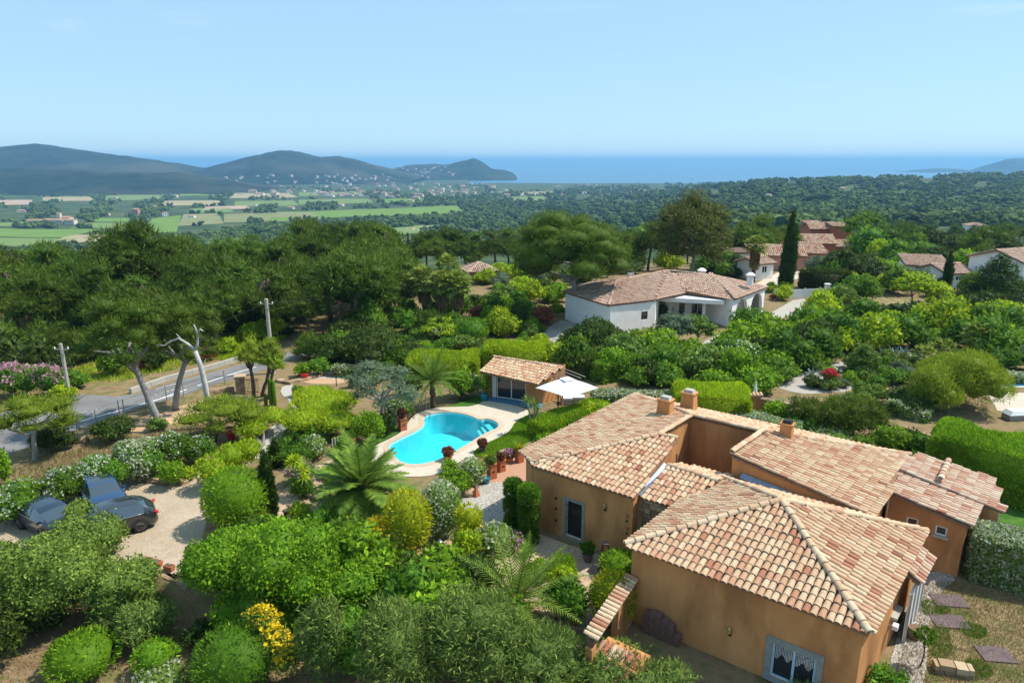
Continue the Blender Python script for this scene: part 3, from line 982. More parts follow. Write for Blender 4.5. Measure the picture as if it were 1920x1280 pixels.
# windows, door and fittings
mb = MB()
f_ = .19
for x0, x1, y0, y1 in ((fw0 - f_, fw1 + f_, fz1, fz1 + f_), (fw0 - f_, fw0, fz0, fz1), (fw1, fw1 + f_, fz0, fz1), (fw0 - f_, fw1 + f_, fz0 - .12, fz0)):
    WFf.box(mb, x0, x1, .003, .035 if y1 > fz0 else .10, y0, y1)
mb.build('window_surround', 'bluestone', villa)
w = window(villa, WFf, fw0, fw1, fz0, fz1, .10, 'bluepaint', 1, fw=.075)
for k in (0, 1):
    c_ = MB(); b0 = fw0 + .1 + k * .62
    n = 12
    for i in range(n):
        q = .028 + .01 * math.sin(i * 2.1)
        drop = .42 + .10 * math.sin(i / (n - 1) * math.pi * 3 + 1.2)
        WFf.box(c_, b0 + i * .046, b0 + i * .046 + .03, -.082 + q * .3, -.076 + q * .3, fz1 - .07 - drop, fz1 - .07)
    c_.build('lace_curtain', 'curtain', w)
w = window(villa, WFr, rs0, rs1, rz0, rz1, .13, 'whitepaint', 0)
mb = MB(); WFr.box(mb, rs0 - .12, rs1 + .12, .002, .2, rz0 - .1, rz0 - .01); mb.build('window_sill', 'stoneframe', villa)
mb = MB(); f_ = .13
for x0, x1, y0, y1 in ((ds0 - f_, ds1 + f_, dz1, dz1 + f_), (ds0 - f_, ds0, .0, dz1), (ds1, ds1 + f_, .0, dz1), (ds0, ds1, .0, .12)):
    WFd.box(mb, x0, x1, .003, .03, y0, y1)
mb.build('door_surround', 'bluestone', villa)
dr = window(villa, WFd, ds0, ds1, .12, dz1, .12, 'whitepaint', 0, name='door')
gr = MB()
for k in range(7):
    x = ds0 + .06 + k * (ds1 - ds0 - .12) / 6
    gr.tube([WFd.P(x, -.03, .2), WFd.P(x, -.03, dz1 - .1)], .012, 5)
for z in (.3, 1.0, dz1 - .25):
    gr.tube([WFd.P(ds0 + .02, -.03, z), WFd.P(ds1 - .02, -.03, z)], .012, 5)
for z in (.75, 1.35, 1.7):
    for s_ in (-1, 1):
        c0 = (ds0 + ds1) / 2
        gr.tube([WFd.P(c0 + s_ * (.03 + .1 * math.sin(t)), -.03, z + .12 * math.cos(t)) for t in np.linspace(0, 5, 9)], .008, 4)
gr.build('iron_grille', 'iron', dr)
for i, (a0, a1, t0, t1) in enumerate(EW):
    window(villa, WFx, a0, a1, t0, t1, .08, 'whitepaint', 0, fw=.05)
    mb = MB(); WFx.box(mb, a0 - .08, a1 + .08, .002, .12, t0 - .09, t0 - .005); mb.build('window_sill', 'stoneframe', villa)
window(villa, cyl_, cs0, cs1, .3, 2.5, .1, 'whitepaint', 0)
mb = MB(); cyl_.box(mb, cs0, cs1, -.08, -.03, 1.45, 1.53); mb.build('transom', 'whitepaint', villa)
def wall_lamp(wf, px, py, p0, p1, label):
    s_, z_ = whit(px, py, p0, p1)
    t = thing('wall_lamp', label, 'lamp', wf.P(s_, 0, z_))
    mb = MB(); wf.box(mb, s_ - .05, s_ + .05, .002, .03, z_ - .18, z_); mb.build('bracket', 'iron', t)
    mb = MB(); mb.lathe(wf.P(s_, .1, z_ - .05), [(.035, 0), (.06, .04), (.055, .2), (.02, .25)], 8); mb.build('lamp_shade', 'brass', t)
    mb = MB(); mb.tube([wf.P(s_, .02, z_ - .1), wf.P(s_, .1, z_ - .1), wf.P(s_, .1, z_ - .04)], .015, 6); mb.build('arm', 'iron', t)
wall_lamp(WFd, 1135, 950, ia, ibb, 'brass wall lamp between the grilled door and the heart ornaments')
wall_lamp(WFf, 1369, 1182, il, i_n, 'brass wall lamp on the shaded front wall beside the blue window')
s_, z_ = whit(1665, 1170, i_n, ir)
t = thing('floodlight', 'white floodlight on the sunny end wall of the villa', 'lamp', WFr.P(s_, 0, z_))
mb = MB(); mb.tube([WFr.P(s_, 0, z_), WFr.P(s_, .18, z_ + .02)], .02, 6); mb.build('bracket', 'steel', t)
mb = MB(); WFr.box(mb, s_ - .12, s_ + .12, .14, .3, z_ - .06, z_ + .1); mb.build('head', 'plasticwhite', t)
for k, (px, py) in enumerate(((1176, 966), (1176, 989), (1176, 1010))):
    s_, z_ = whit(px, py, ia, ibb)
    mb = MB(); pts = []
    for a in np.linspace(0, 2 * math.pi, 22, endpoint=False):
        hx = 16 * math.sin(a) ** 3 / 16; hy = (13 * math.cos(a) - 5 * math.cos(2 * a) - 2 * math.cos(3 * a) - math.cos(4 * a)) / 16
        pts.append((hx * .10, hy * .125))
    n = len(pts)
    mb.add([WFd.P(s_ + a, .004, z_ + b) for a, b in pts] + [WFd.P(s_ + a * .8, .045, z_ + b * .8) for a, b in pts],
           [tuple(range(n, 2 * n))] + [(i, (i + 1) % n, n + (i + 1) % n, n + i) for i in range(n)])
    single(mb, 'heart_ornament', 'redglaze' if 0 else 'terra', ('top', 'middle', 'lowest')[k] + ' of the three terracotta hearts on the villa wall', 'ornament', WFd.P(s_, 0, z_), 'hearts on the wall')
    if k < 2:
        mb = MB(); WFd.box(mb, s_ - .03, s_ + .03, .003, .05, z_ - .28, z_ - .2)
        single(mb, 'wall_peg', 'iron', ('upper', 'lower')[k] + ' dark peg between the terracotta hearts', 'peg', WFd.P(s_, 0, z_ - .28))
for k, py in enumerate((934, 953, 975)):
    s_, z_ = whit(1043, py, ia, ibb)
    mb = MB(); WFd.box(mb, s_ - .05, s_ + .05, .003, .06, z_ - .03, z_ + .03); mb.box(WFd.P(s_, .04, z_ + .05), (.05, .05, .05))
    single(mb, 'shutter_catch', 'iron', ('top', 'middle', 'bottom')[k] + ' small dark bracket left of the grilled door', 'bracket', WFd.P(s_, 0, z_))

# chimneys
def chimney(px, py, z, w, h, taper, cap='concrete'):
    p = G(px, py, z)
    rz = math.atan2(E1[1], E1[0])
    mb = MB(); mb.box((p[0], p[1], z + h / 2 - .2), (w, w * .85, h + .4), rz, taper=taper)
    c_ = mb.build('chimney', 'stucco', villa)
    k = MB(); k.box((p[0], p[1], z + h + .045), (w * taper * 1.18, w * .85 * taper * 1.18, .09), rz); k.build('chimney_cap', 'stucco', c_)
    k = MB(); k.box((p[0], p[1], z + h + .16), (w * taper * .85, w * .85 * taper * .8, .14), rz, taper=.8); k.build('chimney_cowl', cap, c_)
    return c_
chimney(1247, 777, 3.75, .78, .75, .78)
chimney(1291, 763, 3.6, .78, .75, .80)
c3 = chimney(1474, 817, 3.95, .55, .55, .9, 'iron')
p = G(1482, 820, 3.9)
an = thing('antenna', 'thin television antenna mast beside the brick chimney', 'antenna', p)
mb = MB(); mb.tube([p, p + np.array([0, 0, 2.0])], .018, 6); mb.build('mast', 'iron', an)
mb = MB(); t = p + np.array([0, 0, 1.75]); e_ = A3(unit((-1, .25)), 0)
mb.tube([t + e_ * .1, t + e_ * 1.45], .014, 5)
for k in range(8):
    q = t + e_ * (.2 + k * .17); s_ = np.array([.2 - .01 * k, .3, 0]) * .5
    mb.tube([q - s_, q + s_], .007, 4)
mb.build('boom', 'greywood', an)

# right-hand porch: small lean-to roof and white door leaf
pw0 = ir - E2 * 2.2; pw1 = ir - E2 * .1
rf = Roof(villa, mat='tile_red')
po = E1 * .5
rf.slope([A3(pw0, 2.55), A3(pw0 + po, 2.25), A3(pw1 + po, 2.25), A3(pw1, 2.55)], E2, E1)
r7 = rf.finish(singles=0); tag(r7, label='narrow red tiled porch roof on the end wall')
wfp = WF(pw0 + E1 * .1, pw0 + E1 * .1 + E2)
mb = MB(); q0, q1 = pw0 + E1 * .34 - E2 * .25, pw0 + E1 * .34 + E2 * 2.05
mb.box(A3((q0 + q1) / 2, .95), (2.3, .06, 1.9), ax=(A3(E2, 0), A3(E1, 0), np.array([0, 0, 1.])))
mb.build('screen_panel', 'plasticwhite', villa)
for k in range(4):
    q = q0 + (q1 - q0) * (k + .02) / 3.05; mb = MB()
    mb.box(A3(q + E1 * .05, .96), (.06, .05, 1.92), ax=(A3(E2, 0), A3(E1, 0), np.array([0, 0, 1.])))
    mb.build('screen_post', 'steel', villa)
mb = MB()
p_ = xa - E2 * .02 + E1 * .06
mb.tube([A3(p_, 0), A3(p_, 2.75)], .04, 8)
mb.build('downpipe', 'coping', villa)
p_ = fxm + E1 * .07 - E2 * .05
mb = MB(); mb.tube([A3(p_, 0), A3(p_, 2.2)], .04, 8); mb.build('downpipe', 'coping', villa)
WFe = WF(fxm2, fxc)
mb = MB(); WFe.box(mb, .35, 1.5, .02, .1, 1.2, 2.05); mb.build('shutter', 'whitepaint', villa)
mb = MB(); WFe.box(mb, .25, 1.6, .01, .22, 1.08, 1.18); mb.build('window_sill', 'stoneframe', villa)
# ---------------------------------------------------------------- plant toolbox
LM = {
 'pine': leafmat('pine_needles', (0.042, 0.074, 0.008), (0.087, 0.147, 0.014), (0.173, 0.240, 0.028), .22, .6, .12, .28),
 'pinelight': leafmat('young_pine_needles', (0.103, 0.158, 0.012), (0.207, 0.289, 0.020), (0.341, 0.413, 0.035), .25, .6, .12, .15),
 'bright': leafmat('bright_leaves', (0.079, 0.162, 0.008), (0.168, 0.316, 0.013), (0.348, 0.517, 0.022), .3, .6, .12, .15),
 'lime': leafmat('lime_leaves', (0.152, 0.239, 0.010), (0.301, 0.422, 0.015), (0.582, 0.660, 0.021), .3, .6, .12, .12),
 'gold': leafmat('golden_leaves', (0.145, 0.194, 0.008), (0.350, 0.386, 0.012), (0.743, 0.596, 0.015), .3, .6, .12, .1),
 'green': leafmat('green_leaves', (0.047, 0.110, 0.008), (0.108, 0.220, 0.015), (0.225, 0.367, 0.025), .3, .6, .12, .25),
 'dark': leafmat('dark_leaves', (0.023, 0.046, 0.008), (0.055, 0.091, 0.013), (0.116, 0.165, 0.022), .2, .6, .12, .25),
 'grey': leafmat('grey_green_leaves', (0.072, 0.122, 0.018), (0.152, 0.235, 0.037), (0.285, 0.392, 0.068), .2, .6, .12, .15),
 'olive': leafmat('silvery_leaves', (0.073, 0.106, 0.056), (0.146, 0.200, 0.113), (0.265, 0.338, 0.191), .2, .6, .12, .12),
 'juniper': leafmat('juniper_sprays', (0.080, 0.130, 0.027), (0.151, 0.226, 0.043), (0.305, 0.381, 0.080), .2, .6, .12, .12),
 'cypress': leafmat('cypress_sprays', (0.023, 0.050, 0.008), (0.055, 0.102, 0.013), (0.116, 0.182, 0.021), .15, .6, .12, .2),
 'euc': leafmat('eucalyptus_leaves', (0.061, 0.073, 0.014), (0.115, 0.132, 0.024), (0.204, 0.205, 0.040), .25, .6, .12, .1),
 'palm': leafmat('palm_fronds', (0.053, 0.096, 0.015), (0.123, 0.202, 0.027), (0.245, 0.340, 0.045), .25, .6, .12, .15),
 'fanpalm': leafmat('fan_palm_leaves', (0.081, 0.118, 0.020), (0.200, 0.265, 0.044), (0.400, 0.456, 0.089), .25, .6, .12, .12),
 'skirt': leafmat('dry_palm_leaves', (0.122, 0.077, 0.028), (0.244, 0.165, 0.063), (0.390, 0.275, 0.112), .2, .6, .12, .1),
 'agave': leafmat('agave_blades', (.09, .14, .11), (.16, .22, .18), (.26, .33, .27), .1, .6, .12, .1),
 'white': leafmat('white_petals', (.5, .5, .42), (.62, .62, .54), (.75, .75, .68), .3, .6, .12, .05),
 'cream': leafmat('cream_leaf_edges', (.28, .32, .18), (.42, .45, .30), (.58, .6, .45), .3, .6, .12, .05),
 'pink': leafmat('pink_petals', (.35, .16, .22), (.5, .27, .34), (.64, .42, .48), .3, .6, .12, .05),
 'yellow': leafmat('yellow_petals', (.5, .36, .01), (.7, .52, .012), (.85, .66, .03), .3, .6, .12, .05),
 'red': leafmat('red_petals', (.4, .01, .02), (.6, .02, .04), (.7, .05, .08), .3, .6, .12, .05),
 'burg': leafmat('burgundy_leaves', (0.112, 0.040, 0.023), (0.206, 0.072, 0.036), (0.375, 0.128, 0.055), .3, .6, .12, .1),
}
def nrm(a):
    return a / (np.linalg.norm(a, axis=-1, keepdims=True) + 1e-9)
def shell(blobs, n, jit=.12, under=.25, lump=.1, cut=.72):
    """points and outward normals spread over a union of ellipsoids"""
    B = np.array(blobs, float)
    ar = (B[:, 3] * B[:, 4] + B[:, 4] * B[:, 5] + B[:, 3] * B[:, 5])
    w = ar / ar.sum()
    idx = rng.choice(len(B), int(n * 1.9), p=w)
    d = nrm(rng.normal(size=(len(idx), 3)))
    keep = (d[:, 2] > -.45) | (rng.random(len(idx)) < under)
    idx, d = idx[keep], d[keep]
    k = 1 - np.abs(rng.normal(0, jit, len(idx)))
    k = np.where(rng.random(len(idx)) < min(.09, jit * .6), 1 + np.abs(rng.normal(0, jit * .9, len(idx))), k)
    k = k + lump * vnoise(d[:, 0] * 3.1 + idx, d[:, 1] * 3.1 + d[:, 2] * 2.3, 11, 2)
    C, Rr_ = B[idx, :3], B[idx, 3:6]
    P = C + d * Rr_ * k[:, None]
    Nn = nrm(d / Rr_)
    ok = np.ones(len(P), bool)
    for i in range(len(B)):
        q = (((P - B[i, :3]) / B[i, 3:6]) ** 2).sum(1)
        ok &= (idx == i) | (q > cut)
    P, Nn = P[ok], Nn[ok]
    if len(P) > n:
        P, Nn = P[:n], Nn[:n]
    return P, Nn
def leaf_geo(P, Nn, s, asp, kind, spread=.6, up=.3):
    n = len(P)
    ss = s * (0.5 + 1.05 * rng.random((n, 1)) ** 1.2)
    if kind == 'quad':
        T = nrm(np.cross(Nn, rng.normal(size=(n, 3))))
        t = (rng.random((n, 1)) * .9 - .05)
        Lx = nrm(T * (1 - t * .6) + Nn * t + np.array([0, 0, .15]))
        Wd = nrm(np.cross(Lx, Nn + rng.normal(0, .35, (n, 3))))
        w = ss * asp
        q = np.stack([P, P + Lx * ss * .5 + Wd * w * .5, P + Lx * ss, P + Lx * ss * .5 - Wd * w * .5], 1)
        return q.reshape(-1, 3), np.arange(4 * n).reshape(-1, 4)
    Lx = nrm(Nn + np.array([0, 0, up]) + rng.normal(0, spread, (n, 3)))
    Wd = nrm(np.cross(Lx, rng.normal(size=(n, 3))))
    w = ss * asp
    q = np.stack([P - Wd * w * .5, P + Wd * w * .5, P + Lx * ss], 1)
    return q.reshape(-1, 3), np.arange(3 * n).reshape(-1, 3)
def ico(sub=1):
    t = (1 + 5 ** .5) / 2
    v = [(-1, t, 0), (1, t, 0), (-1, -t, 0), (1, -t, 0), (0, -1, t), (0, 1, t), (0, -1, -t), (0, 1, -t), (t, 0, -1), (t, 0, 1), (-t, 0, -1), (-t, 0, 1)]
    f = [(0, 11, 5), (0, 5, 1), (0, 1, 7), (0, 7, 10), (0, 10, 11), (1, 5, 9), (5, 11, 4), (11, 10, 2), (10, 7, 6), (7, 1, 8), (3, 9, 4), (3, 4, 2), (3, 2, 6), (3, 6, 8), (3, 8, 9), (4, 9, 5), (2, 4, 11), (6, 2, 10), (8, 6, 7), (9, 8, 1)]
    v = [unit(p) for p in v]
    for _ in range(sub):
        c = {}; nf = []
        def mid(a, b):
            k = (min(a, b), max(a, b))
            if k not in c:
                v.append(unit(v[a] + v[b])); c[k] = len(v) - 1
            return c[k]
        for a, b, d in f:
            x, y, z = mid(a, b), mid(b, d), mid(d, a)
            nf += [(a, x, z), (b, y, x), (d, z, y), (x, y, z)]
        f = nf
    return np.array(v), np.array(f)
ICO_V, ICO_F = ico(1)
def foliage_mesh(name, blobs, n, s, asp=.5, kind='quad', mats=('green',), flower=0.0, fsize=1.0, core=.78, jit=.12, spread=.6, up=.3, lump=.1, under=.25, ftop=0.0, bias=0.0, cut=.72):
    P, Nn = shell(blobs, n, jit, under, lump, cut)
    n = len(P)
    rnd = np.clip(rng.normal(.45 + bias, .25, n) + .16 * vnoise(P[:, 0] * 1.4, P[:, 1] * 1.4 + P[:, 2], 9, 3), 0, 1)
    Vs, Fs, Rn, Mi = [], [], [], []
    fl = np.zeros(n, bool)
    if flower:
        pr = flower * np.where(ftop, np.clip(.25 + 1.1 * Nn[:, 2], .05, 1.3), 1.0)
        cl = vnoise(P[:, 0] * 2.2, P[:, 1] * 2.2 + P[:, 2], 5, 2)
        fl = rng.random(n) < pr * np.clip(1 + cl * .9, 0.1, 2)
    off = 0
    for k, msk in enumerate((~fl, fl)):
        if not msk.any(): continue
        v, f = leaf_geo(P[msk], Nn[msk], s * (fsize if k else 1), asp if not k else max(asp, .8), kind if not k else 'quad', spread, up)
        Vs.append(v); Fs.append(f + off); off += len(v); Rn.append(rnd[msk]); Mi.append(np.full(len(f), k))
    if core:
        for b_ in blobs:
            v = np.array(b_[:3]) + ICO_V * np.array(b_[3:6]) * core * (1 + .08 * rng.normal(size=(len(ICO_V), 1)))
            Vs.append(v); Fs.append(ICO_F + off); off += len(v); Rn.append(np.full(len(ICO_F), .2)); Mi.append(np.zeros(len(ICO_F)))
    return np_mesh(name, np.vstack(Vs), Fs, np.concatenate(Rn), [LM[m] for m in mats], np.concatenate(Mi))
def solve(x0, y0, x1, y1, zg=None, lift=0.0, flat=None):
    """ellipsoid standing on the ground that fills a box of the survey picture -> centre, half width, half height, ground"""
    cx, cy = (x0 + x1) / 2, (y0 + y1) / 2
    zc = 1.0; g = 0.0
    for _ in range(25):
        p = G(cx, cy, zc)
        Zd = p[1] * CP - (p[2] - HC) * SP
        a = (x1 - x0) / 2 * Zd / F
        A = (y1 - y0) / 2 * Zd / F
        dl = PIT + math.atan((cy - 640) / F)
        c_ = math.sqrt(max(A * A - (a * math.sin(dl)) ** 2, (.32 * a) ** 2)) / math.cos(dl)
        if flat: c_ = flat
        g = hz(p[0], p[1]) if zg is None else zg
        zc = zc * .4 + .6 * (g + lift + c_)
    return G(cx, cy, zc), a, c_, g
def lobes(c, a, cz, n, k=.42, r0=.62, seed=None, sq=1.0, low=-.35):
    """an uneven crown: one main body and n lobes round it"""
    out = [(c[0], c[1], c[2], a * .8, a * .8, cz * .8)]
    g = math.pi * (3 - 5 ** .5)
    for i in range(n):
        z = low + (1 - low) * (i + .5) / n
        r_ = math.sqrt(max(0, 1 - z * z)); t = i * g + rng.random() * .7
        kk = k * (.55 + .85 * rng.random()); rr_ = r0 * (.82 + .42 * rng.random())
        out.append((c[0] + math.cos(t) * r_ * a * rr_, c[1] + math.sin(t) * r_ * a * rr_, c[2] + z * cz * rr_, a * kk, a * kk, cz * kk * sq))
    return out
STY = {  # material(s), leaf kind, size in m, aspect, lobes, jitter, flowers ...
 'bright': dict(m=('bright',), k='quad', s=.13, asp=.55, nl=9),
 'lime': dict(m=('lime',), k='quad', s=.13, asp=.55, nl=8),
 'gold': dict(m=('gold',), k='tri', s=.13, asp=.45, nl=0, jit=.05, lump=.05, spread=.5),
 'green': dict(m=('green',), k='quad', s=.14, asp=.5, nl=9),
 'dark': dict(m=('dark',), k='quad', s=.14, asp=.5, nl=8),
 'grey': dict(m=('grey',), k='quad', s=.12, asp=.5, nl=13),
 'olive': dict(m=('olive',), k='quad', s=.14, asp=.32, nl=11, jit=.2),
 'juniper': dict(m=('juniper',), k='tri', s=.17, asp=.28, nl=14, spread=.9, up=.5, jit=.2, lump=.2),
 'pine': dict(m=('pine',), k='tri', s=.26, asp=.16, nl=10, spread=.7, up=.5, jit=.16),
 'pinelight': dict(m=('pinelight',), k='tri', s=.26, asp=.16, nl=8, spread=.6, up=.6, jit=.14),
 'clip': dict(m=('bright',), k='tri', s=.12, asp=.4, nl=0, jit=.04, lump=.05, spread=.5),
 'cliplime': dict(m=('lime',), k='tri', s=.12, asp=.4, nl=0, jit=.04, lump=.05, spread=.5),
 'clipdark': dict(m=('dark',), k='tri', s=.12, asp=.4, nl=0, jit=.04, lump=.05, spread=.5),
 'clipgreen': dict(m=('green',), k='tri', s=.12, asp=.4, nl=0, jit=.04, lump=.05, spread=.5),
 'varieg': dict(m=('green', 'cream'), k='quad', s=.12, asp=.5, nl=5, fl=.5, fs=1.0, jit=.06),
 'clipvar': dict(m=('grey', 'cream'), k='quad', s=.10, asp=.5, nl=0, fl=.45, fs=1.0, jit=.05, lump=.05),
 'whitefl': dict(m=('green', 'white'), k='quad', s=.14, asp=.4, nl=9, fl=.22, fs=.75, ftop=1),
 'pinkfl': dict(m=('green', 'pink'), k='quad', s=.15, asp=.4, nl=9, fl=.5, fs=.9, ftop=1),
 'yellowfl': dict(m=('grey', 'yellow'), k='tri', s=.22, asp=.15, nl=10, fl=.62, fs=.5, ftop=1, jit=.25),
 'burg': dict(m=('burg',), k='quad', s=.14, asp=.5, nl=7),
 'redfl': dict(m=('green', 'red'), k='quad', s=.12, asp=.6, nl=6, fl=.7, fs=1.1, ftop=1),
}
def nleaf(blobs, s, asp, dens, cap):
    ar = sum(2.6 * (b[3] * b[4] + b[4] * b[5] + b[3] * b[5]) for b in blobs) * .62
    return int(min(cap, max(220, dens * ar / (s * s * asp * .5))))
def bush(x0, y0, x1, y1, sty, label, cat='bush', name='bush', group=None, dens=1.0, lift=0.0, nl=None, flat=None, zg=None, cap=26000, px=4.6, low=-.35):
    st = STY[sty]
    c, a, cz, g = solve(x0, y0, x1, y1, zg, lift, flat)
    Zd = c[1] * CP - (c[2] - HC) * SP
    s = max(st['s'], px * Zd / F)
    nl = st['nl'] if nl is None else nl
    o_ = np.array([c[0], c[1], g])
    cl = c - o_
    blobs = lobes(cl, a, cz, nl, low=low) if nl else [(cl[0], cl[1], cl[2], a, a, cz)]
    n = nleaf(blobs, s, st['asp'], dens * (1.3 if nl and st['k'] == 'tri' else 1.0), cap)
    me = foliage_mesh(name, blobs, n, s, st['asp'], st['k'], st['m'], st.get('fl', 0), st.get('fs', 1), .86 if not nl else (.62 if st['k'] == 'tri' else .76), st.get('jit', .12), st.get('spread', .6), st.get('up', .3), st.get('lump', .1), ftop=st.get('ftop', 0))
    o = bpy.data.objects.new(name, me); COL.objects.link(o)
    o.location = o_
    return tag(o, label, cat, group)
def mass(parts, sty, label, cat='bush', name='bush', group=None, dens=1.0, nl=5, px=4.6, cap=60000, trunk=None, zg=None):
    """one big plant whose crown fills several boxes of the survey picture"""
    st = STY[sty]
    bl = []; base = None
    for q in parts:
        c, a, cz, g = solve(*q[:4], zg=zg, lift=q[4] if len(q) > 4 else 0.0)
        if base is None: base = np.array([c[0], c[1], g]); Zd = c[1] * CP - (c[2] - HC) * SP
        bl += lobes(c, a, cz, nl)
    bl = [(b[0] - base[0], b[1] - base[1], b[2] - base[2], b[3], b[4], b[5]) for b in bl]
    s = max(st['s'], px * Zd / F)
    me = foliage_mesh(name, bl, nleaf(bl, s, st['asp'], dens * (1.15 if st['k'] == 'tri' else .85), cap), s, st['asp'], st['k'], st['m'], st.get('fl', 0), st.get('fs', 1), .62 if st['k'] == 'tri' else .76, st.get('jit', .12), st.get('spread', .6), st.get('up', .3), st.get('lump', .1), ftop=st.get('ftop', 0))
    o = bpy.data.objects.new(name, me); COL.objects.link(o); o.location = base
    return tag(o, label, cat, group)
def rounded_box(n, hx, hy, h, rz, rad=.25, wob=.05):
    """points on top and sides of a clipped hedge"""
    a_top = 4 * hx * hy; a_x = 4 * hx * h; a_y = 4 * hy * h
    tot = a_top + a_x + a_y
    u = rng.random(n) * tot
    x = rng.uniform(-hx, hx, n); y = rng.uniform(-hy, hy, n); z = rng.uniform(.02, h, n)
    t = u < a_top; sx = (u >= a_top) & (u < a_top + a_x); sy = u >= a_top + a_x
    z = np.where(t, h, z)
    sg = np.where(rng.random(n) < .5, -1, 1)
    y = np.where(sx, sg * hy, y); x = np.where(sy, sg * hx, x)
    N_ = np.stack([np.where(sy, sg, 0), np.where(sx, sg, 0), np.where(t, 1, 0)], -1).astype(float)
    # round the edges by pulling towards an inner box
    q = np.stack([np.clip(x, -hx + rad, hx - rad), np.clip(y, -hy + rad, hy - rad), np.minimum(z, h - rad)], -1)
    P = np.stack([x, y, z], -1)
    dlt = P - q; Ln = np.linalg.norm(dlt, axis=1, keepdims=True)
    P = np.where(Ln > 1e-6, q + dlt / (Ln + 1e-9) * np.minimum(Ln, rad), P)
    N2 = np.where(Ln > .5 * rad, nrm(dlt), N_)
    P = P + N2 * (wob * 1.5 * vnoise(P[:, 0] * 1.6, P[:, 1] * 1.6 + P[:, 2], 3, 4) - np.abs(rng.normal(0, .05, n)))[:, None]
    ca, sa = math.cos(rz), math.sin(rz)
    rot = np.array([[ca, -sa, 0], [sa, ca, 0], [0, 0, 1]])
    return P @ rot.T, N2 @ rot.T
def hedge(p0, p1, width, h, sty, label, dens=1.0, name='hedge', rad=.25, wob=.06, z=None, px=4.2, group=None, bias=0.0, lift=0.0):
    """clipped hedge along a line of the plan"""
    st = STY[sty]
    p0 = np.array(p0[:2], float); p1 = np.array(p1[:2], float)
    c = (p0 + p1) / 2; Ln = np.linalg.norm(p1 - p0); rz = math.atan2(*(p1 - p0)[::-1])
    g = hz(*c) if z is None else z
    s = max(st['s'], px * c[1] / F)
    ar = Ln * width + 2 * Ln * h + 2 * width * h
    n = int(min(45000, dens * 2.2 * ar / (s * s * st['asp'] * .5)))
    P, Nn = rounded_box(n, Ln / 2, width / 2, h, rz, min(rad, width / 2.2), wob)
    Vs, Fs, Rn, Mi = [], [], [], []
    fl = rng.random(n) < st.get('fl', 0) * np.where(Nn[:, 2] > .5, 1.2, .6)
    off = 0
    rnd = np.clip(rng.normal(.45 + bias, .27, n) + .12 * vnoise(P[:, 0] * 1.1, P[:, 1] * 1.1 + P[:, 2], 9, 3), 0, 1)
    for k, m_ in enumerate((~fl, fl)):
        if not m_.any(): continue
        v, f = leaf_geo(P[m_], Nn[m_], s, st['asp'] if not k else .8, st['k'], .5, .25)
        Vs.append(v); Fs.append(f + off); off += len(v); Rn.append(rnd[m_]); Mi.append(np.full(len(f), k))
    ax = Ln / 2 - .3, max(width / 2 - .3, width * .25), max(h - .3, h * .6)
    ca, sa = math.cos(rz), math.sin(rz)
    bx = np.array([(sx * ax[0] * ca - sy * ax[1] * sa, sx * ax[0] * sa + sy * ax[1] * ca, zz) for zz in (.0, ax[2]) for sx, sy in ((-1, -1), (1, -1), (1, 1), (-1, 1))])
    bf = np.array([(4, 5, 6, 7), (0, 1, 5, 4), (1, 2, 6, 5), (2, 3, 7, 6), (3, 0, 4, 7)])
    Vs.append(bx); Fs.append(bf + off); Rn.append(np.full(5, .15)); Mi.append(np.zeros(5))
    me = np_mesh(name, np.vstack(Vs), Fs, np.concatenate(Rn), [LM[m] for m in st['m']], np.concatenate(Mi))
    o = bpy.data.objects.new(name, me); COL.objects.link(o); o.location = (c[0], c[1], g + lift)
    return tag(o, label, 'hedge', group)
def wig(p0, p1, n=6, amp=.1, sag=0.0):
    p0 = np.array(p0, float); p1 = np.array(p1, float)
    out = []
    ph = rng.random(3) * 6.28
    for i in range(n):
        t = i / (n - 1)
        w = math.sin(t * math.pi)
        out.append(p0 + (p1 - p0) * t + w * amp * np.array([math.sin(3 * t + ph[0]), math.sin(3.7 * t + ph[1]), 0]) + np.array([0, 0, sag * w]))
    return out
def tree(name, label, cat, base, trunk_top, crown, sty, trad=.2, bark='bark', group=None, branches=6, px=4.6, dens=1.0, cap=30000, core=.72, s=None):
    """thing > trunk, crown; crown: list of ellipsoids in site coordinates"""
    st = STY[sty]
    base = np.array(base, float)
    t = thing(name, label, cat, base, group)
    mb = MB()
    pts = wig(base - np.array([0, 0, .2]), trunk_top, 7, .12)
    mb.tube(pts, list(np.linspace(trad, trad * .55, 7)), 8)
    top = pts[-1]
    for i in range(min(branches, len(crown))):
        b_ = crown[i]
        st_p = pts[4] + (top - pts[4]) * rng.random()
        mb.tube(wig(st_p, np.array(b_[:3]) + np.array([0, 0, -b_[5] * .3]), 5, .15, .1), list(np.linspace(trad * .45, trad * .12, 5)), 5)
    mb.build('trunk', bark, t, smooth=True)
    Zd = base[1] * CP + (HC - 3) * SP
    s_ = s or max(st['s'], px * Zd / F)
    bl = [(b[0] - base[0], b[1] - base[1], b[2] - base[2], b[3], b[4], b[5]) for b in crown]
    me = foliage_mesh('crown', bl, nleaf(bl, s_, st['asp'], dens, cap), s_, st['asp'], st['k'], st['m'], st.get('fl', 0), st.get('fs', 1), core, st.get('jit', .12), st.get('spread', .6), st.get('up', .3), .16, ftop=st.get('ftop', 0))
    o = bpy.data.objects.new('crown', me); COL.objects.link(o); o.parent = t
    return t
